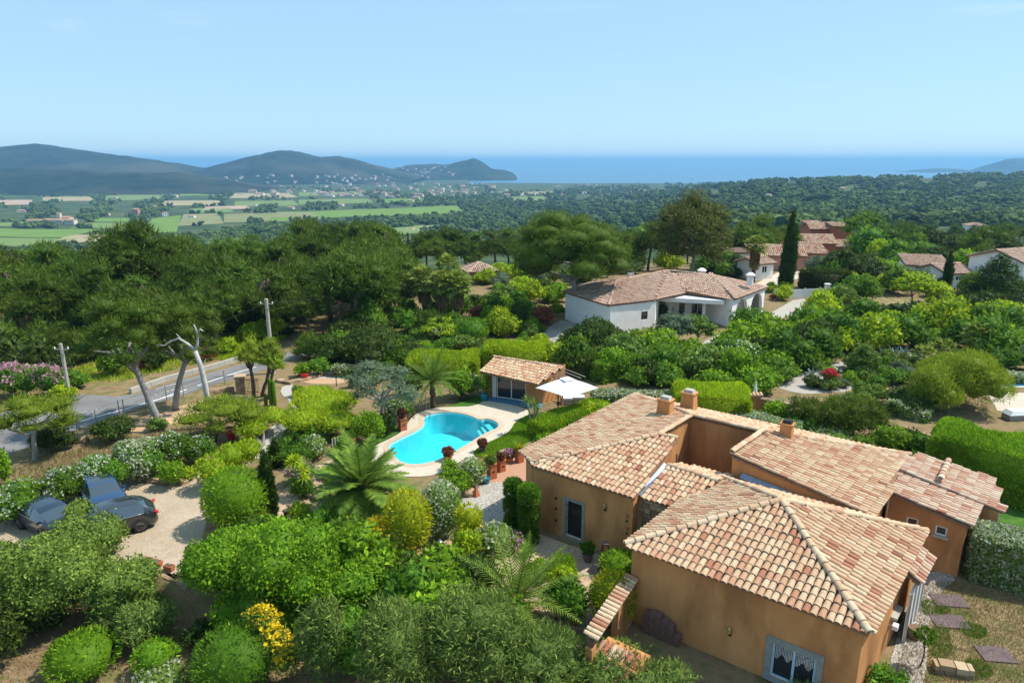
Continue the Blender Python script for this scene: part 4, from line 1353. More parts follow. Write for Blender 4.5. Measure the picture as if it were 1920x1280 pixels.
def crown_box(x0, y0, x1, y1, base, n=14, k=.36, flat=.75, seed=0, low=-.2):
    """crown ellipsoids filling a box of the picture in the upright plane through the trunk base"""
    bx = np.array(base, float)
    Zd = bx[1] * CP + (HC - 4) * SP
    def at(px, py):
        v = (CY - py) / F
        t = bx[1] / (CP + v * SP)
        return (px - CX) / F * t, HC + t * (-SP + v * CP)
    X0, Zt = at(x0, y0); X1, Zb = at(x1, y1)
    cx, cz = (X0 + X1) / 2, (Zt + Zb) / 2
    a, c_ = (X1 - X0) / 2, (Zt - Zb) / 2
    return lobes((cx, bx[1], cz), a, c_, n, k, .66, sq=flat, low=low)[1:], (cx, bx[1], cz), a, c_
def ctree(name, label, cat, bpx, bpy_, box, sty, n=14, k=.36, flat=.75, trad=.18, bark='bark', group=None, dens=1.0, low=-.3, branches=7, zg=None, **kw):
    b = TG(bpx, bpy_) if zg is None else G(bpx, bpy_, zg)
    cr_, c, a, cz = crown_box(*box, b, n, k, flat, low=low)
    return tree(name, label, cat, b, (c[0], c[1], c[2] - cz * .25), cr_, sty, trad, bark, group, branches, dens=dens, **kw)
# palms and rosettes -------------------------------------------------
def feather(mb, base, az, el, L, droop, nl=20, lw=.035, ll=.5, m=0):
    pts = []
    d = np.array([math.cos(az) * math.cos(el), math.sin(az) * math.cos(el), math.sin(el)])
    p = np.array(base, float); sidev = np.array([-math.sin(az), math.cos(az), 0])
    for i in range(9):
        pts.append(p.copy())
        p = p + d * L / 8
        d = unit(d + np.array([0, 0, -droop / 8]))
    mb.tube(pts, list(np.linspace(.03, .008, 9)), 3, rnd=.5, mi=m, cap=False)
    for i in range(nl):
        t = .12 + .88 * i / nl
        k = t * 8; j = min(int(k), 7); f_ = k - j
        q = pts[j] * (1 - f_) + pts[min(j + 1, 8)] * f_
        dr = unit(pts[min(j + 1, 8)] - pts[j])
        l_ = ll * (math.sin(math.pi * (t * .8 + .18))) * (.85 + .3 * rng.random())
        for s_ in (-1, 1):
            e = unit(dr * .75 + sidev * s_ * 1.0 + np.array([0, 0, .25 - .2 * rng.random()]))
            w = dr * lw
            mb.add([q - w, q + w, q + e * l_ - np.array([0, 0, .12 * l_])], [(0, 1, 2)], float(np.clip(rng.normal(.5, .22), 0, 1)), m)
def phoenix(name, label, base, th, nf, L, trad=.25, cat='palm', group=None, droop=1.1, mat='palm', lw=.035, ll=.5, elmin=-.3, nl=20):
    t = thing(name, label, cat, base, group)
    base = np.array(base, float)
    mb = MB(); n = 7
    mb.tube([base + np.array([0, 0, -.1 + th * i / (n - 1)]) for i in range(n)], [trad * (1.15 - .25 * abs(i / (n - 1) - .2)) for i in range(n)], 9)
    for i in range(int(th * 26)):
        z = th * rng.random(); a = rng.random() * 6.28
        mb.box(base + np.array([math.cos(a) * trad, math.sin(a) * trad, z]), (.1, .1, .14), a)
    mb.build('trunk', 'palmbark', t)
    mb = MB(); top = base + np.array([0, 0, th])
    g = math.pi * (3 - 5 ** .5)
    for i in range(nf):
        f_ = i / nf
        el = 1.35 - (1.35 - elmin) * f_ ** .8
        feather(mb, top, i * g + rng.random() * .3, el, L * (.8 + .3 * rng.random()), droop * (.5 + .8 * f_), nl, lw, ll)
    o = mb.build('crown', LM[mat], t)
    return t
def fanleaf(mb, p, d, size, n=13, rnd=.5, m=0, sag=.25):
    d = unit(d); up = np.array([0, 0, 1.]); s_ = np.cross(d, up)
    s_ = unit(s_) if np.linalg.norm(s_) > .05 else np.array([1., 0, 0])
    u = np.cross(s_, d)
    for i in range(n):
        a = -1.9 + 3.8 * i / (n - 1)
        e = unit(d * math.cos(a * .75) + s_ * math.sin(a * .75) + u * (.12 * rng.normal()))
        tip = p + e * size * (.75 + .25 * math.cos(a)) - np.array([0, 0, sag * size * rng.random()])
        w = np.cross(e, u); w = unit(w) * size * .12
        q = p + e * size * .5
        mb.add([p, q - w, tip, q + w], [(0, 1, 2, 3)], float(np.clip(rng.normal(rnd, .2), 0, 1)), m)
def fanpalm(name, label, base, th, nf=34, size=.75, pet=.8, skirt=True, trad=.25, group=None, cat='palm', skl=1.5):
    t = thing(name, label, cat, base, group); base = np.array(base, float)
    mb = MB(); mb.tube(wig(base - np.array([0, 0, .1]), base + np.array([0, 0, th]), 6, .06), [trad * 1.25, trad, trad * .95, trad * .9, trad * .9, trad * .9], 9); mb.build('trunk', 'palmbark', t, smooth=True)
    top = base + np.array([0, 0, th]); g = 2.39996
    mb = MB()
    for i in range(nf):
        f_ = i / nf; el = 1.4 - 2.0 * f_ ** .9; a = i * g
        d = np.array([math.cos(a) * math.cos(el), math.sin(a) * math.cos(el), math.sin(el)])
        p = top + d * pet * (.75 + .4 * rng.random())
        mb.tube([top, p], [.02, .012], 3, rnd=.6, cap=False)
        fanleaf(mb, p, d + np.array([0, 0, -.25]), size * (.85 + .3 * rng.random()))
    mb.build('crown', LM['fanpalm'], t)
    if skirt:
        mb = MB()
        for i in range(int(nf * 1.6)):
            a = i * g; z = -rng.random() * skl
            p = top + np.array([math.cos(a) * .35, math.sin(a) * .35, z - .15])
            fanleaf(mb, p, np.array([math.cos(a) * .32, math.sin(a) * .32, -1.0]), size * 1.0, 9, .4, 0, .1)
        mb.build('dry_skirt', LM['skirt'], t)
    return t
def rosette(name, label, base, n, L, w, mat='agave', cat='agave', group=None, el0=1.35, el1=.25, curl=.15, stem=0.0):
    base = np.array(base, float)
    mb = MB(); g = 2.39996
    if stem:
        mb.tube([(0, 0, -.1), (0, 0, stem)], [.06, .05], 6, .2)
    for i in range(n):
        f_ = i / max(1, n - 1); el = el0 - (el0 - el1) * f_; a = i * g
        d = np.array([math.cos(a) * math.cos(el), math.sin(a) * math.cos(el), math.sin(el)]); s_ = np.array([-math.sin(a), math.cos(a), 0])
        l_ = L * (.75 + .35 * rng.random()); o_ = np.array([0, 0, stem])
        p1 = o_ + d * l_ * .5; p2 = o_ + d * l_ - np.array([0, 0, curl * l_ * f_])
        mb.add([o_ - s_ * w * .5, o_ + s_ * w * .5, p1 + s_ * w, p1 - s_ * w, p2], [(0, 1, 2, 3), (3, 2, 4)], float(np.clip(rng.normal(.5, .2), 0, 1)))
    o = mb.build(name, LM[mat], None); o.location = base
    return tag(o, label, cat, group)
def cypress(x, ytop, ybase, wpx, label, group=None, zg=None, sty='cypress', name='cypress', cat='tree'):
    b = TG(x, ybase) if zg is None else G(x, ybase, zg)
    v = (CY - ytop) / F; t = b[1] / (CP + v * SP); zt = HC + t * (-SP + v * CP)
    h = zt - b[2]; Zd = b[1] * CP + (HC - h / 2) * SP
    a = wpx / 2 * Zd / F
    o = thing(name, label, cat, b, group)
    mb = MB(); mb.tube([b - np.array([0, 0, .1]), b + np.array([0, 0, h * .5])], [a * .25 + .03, .03], 6); mb.build('trunk', 'bark', o)
    bl = []
    for i in range(6):
        f_ = i / 5
        r_ = a * (.78 + .28 * math.sin(math.pi * (.15 + f_ * .7)) - .62 * f_ ** 2.2)
        bl.append((rng.normal(0, a * .05), rng.normal(0, a * .05), h * (.13 + .74 * f_), r_, r_, h * .15))
    s = max(.13, 4.2 * Zd / F)
    me = foliage_mesh('crown', bl, int(min(9000, 2.0 * 2 * math.pi * a * h / (s * s * .35 * .5))), s, .35, 'tri', (sty,), core=.88, jit=.07, spread=.45, up=1.0, lump=.08, under=1.0, cut=.6)
    c = bpy.data.objects.new('crown', me); COL.objects.link(c); c.parent = o
    return o
# ---------------------------------------------------------------- paved surfaces, drives, pool
from mathutils.geometry import tessellate_polygon
from mathutils import Vector
def smooth_loop(pts, it=2, closed=True):
    pts = [np.array(p[:2], float) for p in pts]
    for _ in range(it):
        q = []
        n = len(pts)
        for i in range(n):
            a, b = pts[i], pts[(i + 1) % n]
            q += [a * .75 + b * .25, a * .25 + b * .75]
        pts = q
    return pts
def gp(lst, z=0.0):
    return [G(x, y, z)[:2] for x, y in lst]
def ground_sheet(name, lst, mat, z, it=2, hole=None, thick=0.0):
    pts = smooth_loop(gp(lst), it) if it else gp(lst)
    mb = MB()
    loops = [[Vector((p[0], p[1], 0)) for p in pts]]
    if hole is not None:
        loops.append([Vector((p[0], p[1], 0)) for p in hole])
    flat = [p for l in loops for p in l]
    tr = tessellate_polygon(loops)
    fs = []
    for a, b, c in tr:
        A, B, C = flat[a], flat[b], flat[c]
        fs.append((a, b, c) if (B - A).cross(C - A).z > 0 else (a, c, b))
    mb.add([(p.x, p.y, z) for p in flat], fs)
    o = mb.build(name, mat)
    tag(o, kind='structure')
    return o, pts
ROAD = [(-60, 880), (0, 858), (140, 806), (250, 768), (330, 745), (430, 712), (475, 700), (560, 670), (640, 648), (655, 632), (590, 645), (540, 660), (455, 682), (420, 692), (310, 720), (240, 745), (138, 738), (60, 760), (-60, 790)]
ground_sheet('road', ROAD, 'asphalt', .012, 1)
def strip(name, lst, w, mat, z, kind='structure'):
    pts = [G(x, y)[:2] for x, y in lst]
    mb = MB(); L_, R_ = [], []
    for i, p in enumerate(pts):
        d = unit(pts[min(i + 1, len(pts) - 1)] - pts[max(i - 1, 0)]); n = np.array([-d[1], d[0]])
        L_.append(p + n * w / 2); R_.append(p - n * w / 2)
    n = len(pts)
    mb.add([(p[0], p[1], z) for p in L_ + R_], [(i, n + i, n + i + 1, i + 1) for i in range(n - 1)])
    return tag(mb.build(name, mat), kind=kind)
strip('road_marking', [(150, 790), (230, 768), (300, 748), (350, 730)], .14, 'whitepaint', .017)
strip('road_marking', [(370, 723), (430, 703), (480, 688)], .12, 'whitepaint', .017)
ground_sheet('driveway', [(-60, 1010), (30, 966), (130, 925), (245, 893), (300, 912), (350, 890), (400, 862), (440, 870), (395, 905), (388, 990), (350, 1082), (270, 1064), (150, 1045), (-60, 1070)], 'gravel', .016)
ground_sheet('garden_path', [(470, 860), (492, 828), (508, 800), (540, 775), (545, 752), (525, 738), (530, 722), (600, 708), (665, 712), (668, 696), (600, 698), (545, 712), (555, 735), (565, 752), (548, 790), (520, 830), (500, 860)], 'concrete', .018, 1)
ground_sheet('verge_path', [(225, 806), (250, 792), (380, 747), (470, 738), (480, 760), (395, 772), (330, 792), (250, 818)], 'sandpath', .010)
ground_sheet('gravel_court', [(545, 712), (600, 690), (665, 690), (672, 715), (600, 722)], 'sandpath', .012)
ground_sheet('garden_gravel', [(745, 1050), (800, 1020), (890, 1000), (960, 985), (1060, 1018), (1120, 1040), (1205, 1060), (1200, 1140), (1080, 1200), (960, 1110), (860, 1085), (770, 1090)], 'sandpath', .010)
ground_sheet('white_gravel', [(850, 985), (868, 925), (905, 905), (952, 903), (985, 935), (1000, 1005), (960, 1010), (890, 1000)], 'whitegravel', .016)
ground_sheet('patio', [(900, 885), (925, 862), (990, 845), (1002, 880), (1000, 900), (952, 905), (905, 905)], 'brickpave', .020, 1)
ground_sheet('rock_garden', [(488, 1000), (520, 925), (560, 900), (600, 868), (660, 850), (705, 885), (735, 950), (690, 1000), (600, 1020), (520, 1010)], 'sandpath', .011)
ground_sheet('yard_grass', [(1700, 1110), (1760, 1085), (1906, 1110), (2000, 1130), (2100, 1330), (1640, 1330), (1690, 1230)], 'drygrass', .010, 1)
ground_sheet('yard_gravel', [(1712, 1090), (1740, 1068), (1800, 1080), (1760, 1110), (1740, 1180), (1735, 1290), (1680, 1330), (1650, 1310)], 'whitegravel', .016, 1)
ground_sheet('side_gravel', [(1835, 1010), (1865, 985), (1960, 1000), (2000, 1040), (1900, 1050)], 'whitegravel', .016, 1)
ground_sheet('side_lawn', [(1860, 965), (1930, 940), (2000, 960), (1960, 1000), (1870, 985)], 'lawn', .013, 1)
ground_sheet('neighbour_drive', [(1340, 660), (1400, 625), (1430, 600), (1480, 595), (1530, 575), (1500, 555), (1440, 590), (1380, 610), (1300, 650)], 'whitegravel', .012, 1)
ground_sheet('neighbour_forecourt', [(1010, 640), (1030, 610), (1060, 598), (1110, 620), (1160, 648), (1130, 662)], 'whitegravel', .012, 1)
ground_sheet('neighbour_road', [(1480, 500), (1440, 520), (1400, 540), (1430, 548), (1480, 530), (1530, 505)], 'terrace', .012, 1)
ground_sheet('rock_terrace', [(1440, 720), (1530, 690), (1640, 660), (1780, 670), (1790, 690), (1650, 700), (1700, 730), (1560, 735), (1500, 740)], 'whitegravel', .011)
ground_sheet('dry_lawn', [(1560, 735), (1700, 715), (1760, 740), (1690, 765), (1600, 755)], 'drygrass', .012)
ground_sheet('orchard_lawn', [(1540, 575), (1650, 555), (1780, 575), (1770, 605), (1680, 612), (1560, 595)], 'drygrass', .012)
ground_sheet('pine_floor', [(-60, 960), (0, 890), (130, 845), (240, 822), (400, 790), (440, 800), (380, 830), (250, 865), (100, 905)], 'drygrass', .008)

POOL = [(724, 836), (754, 820), (788, 804), (797, 793), (793, 783), (806, 776), (832, 773), (860, 774), (886, 781), (897, 788), (913, 785), (930, 790), (936, 798), (929, 805), (908, 813), (872, 836), (835, 857), (810, 867), (779, 872), (757, 869), (742, 860)]
pool_loop = smooth_loop(gp(POOL), 2)
cen = sum(pool_loop) / len(pool_loop)
def grow(loop, k):
    n = len(loop); out = []
    ar = sum(loop[i][0] * loop[(i + 1) % n][1] - loop[(i + 1) % n][0] * loop[i][1] for i in range(n))
    sg = 1 if ar > 0 else -1
    for i in range(n):
        d = unit(loop[(i + 1) % n] - loop[i - 1])
        out.append(loop[i] + sg * np.array([d[1], -d[0]]) * k)
    return out
cope_loop = grow(pool_loop, .32)
TERR = [(697, 838), (735, 821), (760, 805), (768, 786), (785, 773), (819, 764), (854, 763), (891, 762), (912, 748), (1006, 770), (966, 790), (957, 808), (935, 821), (907, 833), (887, 846), (890, 858), (868, 868), (841, 882), (804, 894), (754, 894), (705, 884), (680, 864)]
tpts = smooth_loop(gp(TERR), 2)
ground_sheet('pool_terrace', TERR, 'terrace', .03, 2, hole=cope_loop)
mb = MB(); n = len(pool_loop)
mb.add([(*p, .045) for p in pool_loop] + [(*p, .045) for p in cope_loop] + [(*p, -.2) for p in pool_loop] + [(*p, .0) for p in cope_loop],
       [(i, n + i, n + (i + 1) % n, (i + 1) % n)[::-1] for i in range(n)] + [(i, (i + 1) % n, 2 * n + (i + 1) % n, 2 * n + i) for i in range(n)] + [(n + i, n + (i + 1) % n, 3 * n + (i + 1) % n, 3 * n + i)[::-1] for i in range(n)])
pool = thing('swimming_pool', 'freeform turquoise swimming pool with pale coping', 'pool', (*cen, 0))
mb.build('coping', 'coping', pool)
mb = MB()
inner = grow(pool_loop, .005); fl = grow(pool_loop, -.25)
mb.add([(*p, .02) for p in inner] + [(*p, -1.35) for p in fl], [(i, (i + 1) % n, n + (i + 1) % n, n + i) for i in range(n)])
flat_ = [Vector((p[0], p[1], 0)) for p in fl]
mb.add([(p.x, p.y, -1.35) for p in flat_], [t for t in tessellate_polygon([flat_])])
mb.build('basin', 'liner', pool)
st = [G(900 + i * 9, 812 - i * 3.4, 0)[:2] for i in range(4)]
for i in range(3):
    a = G(912 - i * 7, 788 + i * 1.5)[:2]; b = G(928 - i * 8, 806 + i * 3.2)[:2]
    c = (a + b) / 2; L_ = np.linalg.norm(b - a) * .92; rz = math.atan2(*(b - a)[::-1])
    mb = MB(); mb.box((c[0], c[1], -.85 - .14 * i + .1), (L_, .34, 1.05), rz); mb.build('step', 'whitepaint', pool)
def pool_water():
    m, nt, b, N, L = nodes('pool_water')
    tr = N.new('ShaderNodeBsdfTransparent'); tr.inputs['Color'].default_value = (.30, .86, .92, 1)
    gl = N.new('ShaderNodeBsdfGlossy'); gl.inputs['Roughness'].default_value = .03
    fr = N.new('ShaderNodeFresnel'); fr.inputs['IOR'].default_value = 1.33
    ns = N.new('ShaderNodeTexNoise'); ns.inputs['Scale'].default_value = 2.2; ns.inputs['Detail'].default_value = 3
    g = N.new('ShaderNodeNewGeometry'); L.new(g.outputs['Position'], ns.inputs['Vector'])
    bp = N.new('ShaderNodeBump'); bp.inputs['Strength'].default_value = .15; bp.inputs['Distance'].default_value = .05
    L.new(ns.outputs['Fac'], bp.inputs['Height']); L.new(bp.outputs['Normal'], gl.inputs['Normal']); L.new(bp.outputs['Normal'], fr.inputs['Normal'])
    mx = N.new('ShaderNodeMixShader'); L.new(fr.outputs[0], mx.inputs[0]); L.new(tr.outputs[0], mx.inputs[1]); L.new(gl.outputs[0], mx.inputs[2])
    L.new(mx.outputs[0], N['Material Output'].inputs['Surface'])
    return m
M['poolwater'] = pool_water()
mb = MB(); fl2 = [Vector((p[0], p[1], 0)) for p in pool_loop]
fs = []
for a, b, c in tessellate_polygon([fl2]):
    fs.append((a, b, c) if (fl2[b] - fl2[a]).cross(fl2[c] - fl2[a]).z > 0 else (a, c, b))
mb.add([(p.x, p.y, -.10) for p in fl2], fs)
mb.build('water_surface', 'poolwater', pool)
# the ground is dug away under the pool
gm = bpy.data.objects['ground'].data
co = np.empty(len(gm.vertices) * 3, np.float32); gm.vertices.foreach_get('co', co); co = co.reshape(-1, 3)
co[inpoly(co[:, 0], co[:, 1], grow(pool_loop, .85)), 2] = -1.7
co[inpoly(co[:, 0], co[:, 1], [il + E1 * .5 + E2 * .5, i_n - E1 * .5 + E2 * .5, ir - E1 * .5 - E2 * .5, ib + E1 * .5 - E2 * .5]), 2] = -1.0
gm.vertices.foreach_set('co', co.ravel()); gm.update()
LAWN_R = [(1005, 771), (966, 791), (958, 809), (936, 822), (908, 834), (889, 847), (892, 858), (925, 856), (962, 842), (1000, 825), (1010, 800)]
ground_sheet('pool_lawn', LAWN_R, 'lawn', .026, 2)
ground_sheet('pool_lawn', [(834, 765), (860, 752), (888, 742), (918, 746), (894, 762), (854, 765)], 'lawn', .024, 1)
ground_sheet('pool_lawn', [(665, 840), (690, 826), (740, 800), (757, 799), (755, 806), (735, 819), (697, 838), (680, 850)], 'lawn', .024, 1)
def turf(name, polys, n, h, mats=('green',), z=.02, w=.012):
    P = []
    for poly in polys:
        q = np.array(smooth_loop(gp(poly), 1)); lo, hi = q.min(0), q.max(0)
        p = rng.uniform(lo, hi, (n * 2, 2)); P.append(p[inpoly(p[:, 0], p[:, 1], q)][:n])
    P = np.vstack(P); P = np.column_stack([P, np.full(len(P), z)])
    P = P[~inpoly(P[:, 0], P[:, 1], cope_loop)]
    v, f = leaf_geo(P, np.tile([0, 0, 1.], (len(P), 1)), h, w / h, 'tri', .45, .4)
    me = np_mesh(name, v, f, np.clip(rng.normal(.5, .25, len(f)), 0, 1), [LM[m] for m in mats])
    o = bpy.data.objects.new(name, me); COL.objects.link(o); return o
tag(turf('grass', [LAWN_R], 22000, .08, ('bright',), .02, .03), 'short green grass of the lawn beside the pool', 'grass', kind='stuff')

# ---------------------------------------------------------------- pool house
ph = thing('pool_house', 'small ochre pool house with tiled roof and sliding glass door', 'house', G(960, 748))
pe = 1.92; pr_ = 2.46
e0, e1, r0, r1 = G(899, 697, pe), G(1008, 720, pe), G(927, 670, pr_), G(1057, 690, pr_)
pe1 = unit((e1 - e0)[:2]); pe2 = np.array([-pe1[1], pe1[0]])
rf = Roof(ph, sp=.20, row=.33, scale=.92)
rf.slope([e0, e1, r1, r0], pe1, -unit((r0 - e0)[:2]))
rf.hip(r0, r1 + np.array([0, 0, .001]), .05)
rf.finish(singles=0, caps_single=True)
b0, b1 = G(906, 742)[:2], G(1017, 757)[:2]
bk0, bk1 = b0 + (r0 - e0)[:2] * .92, b1 + (r1 - e1)[:2] * .9
wfh = WF(b0, b1)
wall = MB()
d0 = whit(931, 740, b0, b1)[0]; d1 = whit(986, 740, b0, b1)[0]
wall_holes(wall, b0, b1, -.1, pe - .02, [(d0, d1, .03, pe - .15)])
wall.quad(A3(b1, -.1), A3(bk1, -.1), A3(bk1, pr_ - .1), A3(b1, pe - .05))
wall.quad(A3(bk0, -.1), A3(b0, -.1), A3(b0, pe - .05), A3(bk0, pr_ - .1))
wall.quad(A3(bk1, -.1), A3(bk0, -.1), A3(bk0, pr_ - .1), A3(bk1, pr_ - .1))
wall.build('wall', 'stucco', ph)
window(ph, wfh, d0, d1, .03, pe - .15, .1, 'whitepaint', 1, name='sliding_door')
mb = MB(); wfh.box(mb, d0 - .3, d0 - .02, .02, .07, .02, pe - .15); mb.build('shutter', 'whitepaint', ph)
mb = MB(); mb.add([A3(b1 + pe1 * .9, 1.75), A3(b1, 1.85), A3(bk1, 1.95), A3(bk1 + pe1 * 1.2, 1.75)], [(0, 1, 2, 3)])
# awning frame on the right
mb = MB()
for k in range(6):
    p_ = b1 + (bk1 - b1) * (k / 5)
    mb.tube([A3(p_, 1.98), A3(p_ + pe1 * 1.6, 1.7)], .035, 5)
mb.build('pergola_rafter', 'greywood', ph)
mb = MB(); mb.tube([A3(b1 + pe1 * 1.55, 0), A3(b1 + pe1 * 1.55, 1.72)], .06, 6); mb.build('pergola_post', 'stucco', ph)
ground_sheet('pool_house_floor', [(910, 743), (932, 738), (1020, 756), (1012, 768), (915, 752)], 'bluetile', .035, 0)

# ---------------------------------------------------------------- white villa next door
wvl = thing('white_villa', 'white rendered villa with low brown tiled roof and arched porch', 'house', G(1240, 615))
WZ, WR = 2.9, 4.25
q = {k: G(*v, WZ) for k, v in dict(a=(1056, 547), b=(1141, 573), c=(1227, 563), d=(1233, 549), e=(1287, 549), f=(1379, 561), g=(1438, 539)).items()}
r1, r2, r3 = G(1154, 527, WR - .05), G(1251, 508, WR + .25), G(1336, 517, WR + .1)
rf = Roof(wvl, mat='tile_brown', sp=.25, row=.4, scale=1.1)
def sl(pts, ea):
    ea = unit(ea[:2]); cen_ = sum(pts) / len(pts)
    n = np.cross(pts[1] - pts[0], pts[2] - pts[0]); n = n if n[2] > 0 else -n
    rf.slope(pts, ea, unit(n[:2]))
sl([q['a'], q['b'], r1], q['b'] - q['a'])
sl([q['b'], q['c'], r2, r1], q['c'] - q['b'])
sl([q['c'], q['e'], r2], q['e'] - q['c'])
sl([q['e'], q['f'], r3, r2], q['f'] - q['e'])
sl([q['f'], q['g'], r3], q['g'] - q['f'])
hb = [r1 + np.array([-1.5, 7, -1.35]), r2 + np.array([.5, 7.5, -1.6]), r3 + np.array([4.0, 6.5, -1.45])]
sl([q['a'], r1, hb[0]], r1 - q['a']); sl([r1, r2, hb[1], hb[0]], r2 - r1); sl([r2, r3, hb[2], hb[1]], r3 - r2); sl([r3, q['g'], hb[2]], q['g'] - hb[2])
for x, y in ((r1, q['b']), (r1, r2), (r2, r3), (r3, q['f']), (r2, q['e']), (r1, q['a']), (r3, q['g'])): rf.hip(x, y, .05)
rf.finish(caps_single=False)
cw = (q['b'] + q['f'] + r2) / 3
def ins(p, k=.25):
    v = cw[:2] - p[:2]; return p[:2] + unit(v) * k
W_ = {k: ins(v) for k, v in q.items()}
W_['h0'], W_['h1'] = ins(hb[0]), ins(hb[2])
wall = MB()
wba, wbb = W_['b'], W_['c']
wn0, wn1 = whit(1202, 597, wba, wbb)[0], whit(1214, 597, wba, wbb)[0]
wz1 = whit(1207, 584, wba, wbb)[1]
wall_holes(wall, W_['a'], W_['b'], -.1, WZ - .05)
wall_holes(wall, wba, wbb, -.1, WZ - .05, [(wn0, wn1, wz1 - .8, wz1)])
wfw = WF(wba, wbb); window(wvl, wfw, wn0, wn1, wz1 - .8, wz1, .1, 'iron', 0)
wall_holes(wall, W_['c'], W_['d'] + np.array([.3, 1.0]), -.1, WZ - .05)
rec0, rec1 = W_['d'] + np.array([.3, 1.0]), W_['e'] + np.array([.0, 1.0])
wall_holes(wall, rec0, W_['e'] + np.array([2.4, .6]), -.1, WZ + .4, [(2.0, 2.7, .1, 2.2), (3.3, 4.6, .1, 2.2)])
wr_ = WF(rec0, W_['e'] + np.array([2.4, .6]))
window(wvl, wr_, 2.0, 2.7, .1, 2.2, .1, 'whitepaint', 0); window(wvl, wr_, 3.3, 4.6, .1, 2.2, .1, 'whitepaint', 1, name='door')
wall_holes(wall, W_['e'] + np.array([2.4, .6]), W_['f'], -.1, WZ - .05)
for x, y in (('g', 'h1'), ('h1', 'h0'), ('h0', 'a')):
    wall_holes(wall, W_[x], W_[y], -.1, WZ - .4)
def arch_wall(mb, p0, p1, z1, arches, depth=.3):
    wf = WF(p0, p1)
    xs = [0.0]
    for c, w, zc in arches:
        xs += list(np.linspace(c - w / 2, c + w / 2, 13))
    xs.append(wf.L)
    def top(x):
        for c, w, zc in arches:
            if abs(x - c) < w / 2 - 1e-6:
                return zc + math.sqrt(max(0, 1 - ((x - c) / (w / 2)) ** 2)) * w * .42
        return None
    for i in range(len(xs) - 1):
        m_ = (xs[i] + xs[i + 1]) / 2
        if top(m_) is None:
            mb.quad(wf.P(xs[i], 0, -.1), wf.P(xs[i + 1], 0, -.1), wf.P(xs[i + 1], 0, z1), wf.P(xs[i], 0, z1))
        else:
            for c, w, zc in arches:
                if abs(m_ - c) < w / 2:
                    zt = [zc + math.sqrt(max(0, 1 - ((x - c) / (w / 2)) ** 2)) * w * .42 for x in (xs[i], xs[i + 1])]
            mb.quad(wf.P(xs[i], 0, zt[0]), wf.P(xs[i + 1], 0, zt[1]), wf.P(xs[i + 1], 0, z1), wf.P(xs[i], 0, z1))
            mb.quad(wf.P(xs[i], 0, zt[0]), wf.P(xs[i], -depth, zt[0]), wf.P(xs[i + 1], -depth, zt[1]), wf.P(xs[i + 1], 0, zt[1]))
    for c, w, zc in arches:
        for s_ in (-1, 1):
            x = c + s_ * w / 2
            mb.quad(wf.P(x, 0, -.1), wf.P(x, -depth, -.1), wf.P(x, -depth, zc), wf.P(x, 0, zc))
    return wf
Lfg = np.linalg.norm(W_['g'] - W_['f'])
arch_wall(wall, W_['f'], W_['g'], WZ - .05, [(Lfg * .29, Lfg * .36, 1.35), (Lfg * .76, Lfg * .36, 1.35)])
wall.quad(A3(W_['f'] + np.array([.2, 2.5]), -.1), A3(W_['g'] + np.array([-1.5, 1.5]), -.1), A3(W_['g'] + np.array([-1.5, 1.5]), WZ), A3(W_['f'] + np.array([.2, 2.5]), WZ))
wall.build('wall', 'white', wvl)
mb = MB(); p0 = G(1232, 560, 2.45); p1 = G(1358, 567, 2.45)
cc = (p0 + p1) / 2 + np.array([.3, 1.1, 0]); mb.box(cc, (np.linalg.norm(p1 - p0), 2.6, .42), math.atan2(*(p1 - p0)[1::-1]))
mb.build('porch_slab', 'white', wvl)
for x, y in ((1318, 606), (1354, 604)):
    p = G(x, y); mb = MB(); mb.lathe((p[0], p[1], -.1), [(.18, 0), (.18, 2.4)], 10); mb.build('column', 'white', wvl)
mb = MB(); p = G(1182, 523, 3.9); mb.box(p, (.6, .6, 1.5)); c_ = mb.build('chimney', 'white', wvl)
mb = MB(); mb.box(p + np.array([0, 0, .95]), (.75, .75, .1)); mb.box(p + np.array([0, 0, .82]), (.35, .35, .3)); mb.build('chimney_cap', 'iron', c_)
for x, y in ((1315, 520), (1406, 529)):
    mb = MB(); p = G(x, y, 3.9); mb.lathe(p - np.array([0, 0, .3]), [(.35, 0), (.35, .9), (.5, 1.0), (.5, 1.08), (.2, 1.3)], 10); mb.build('chimney', 'white', wvl)

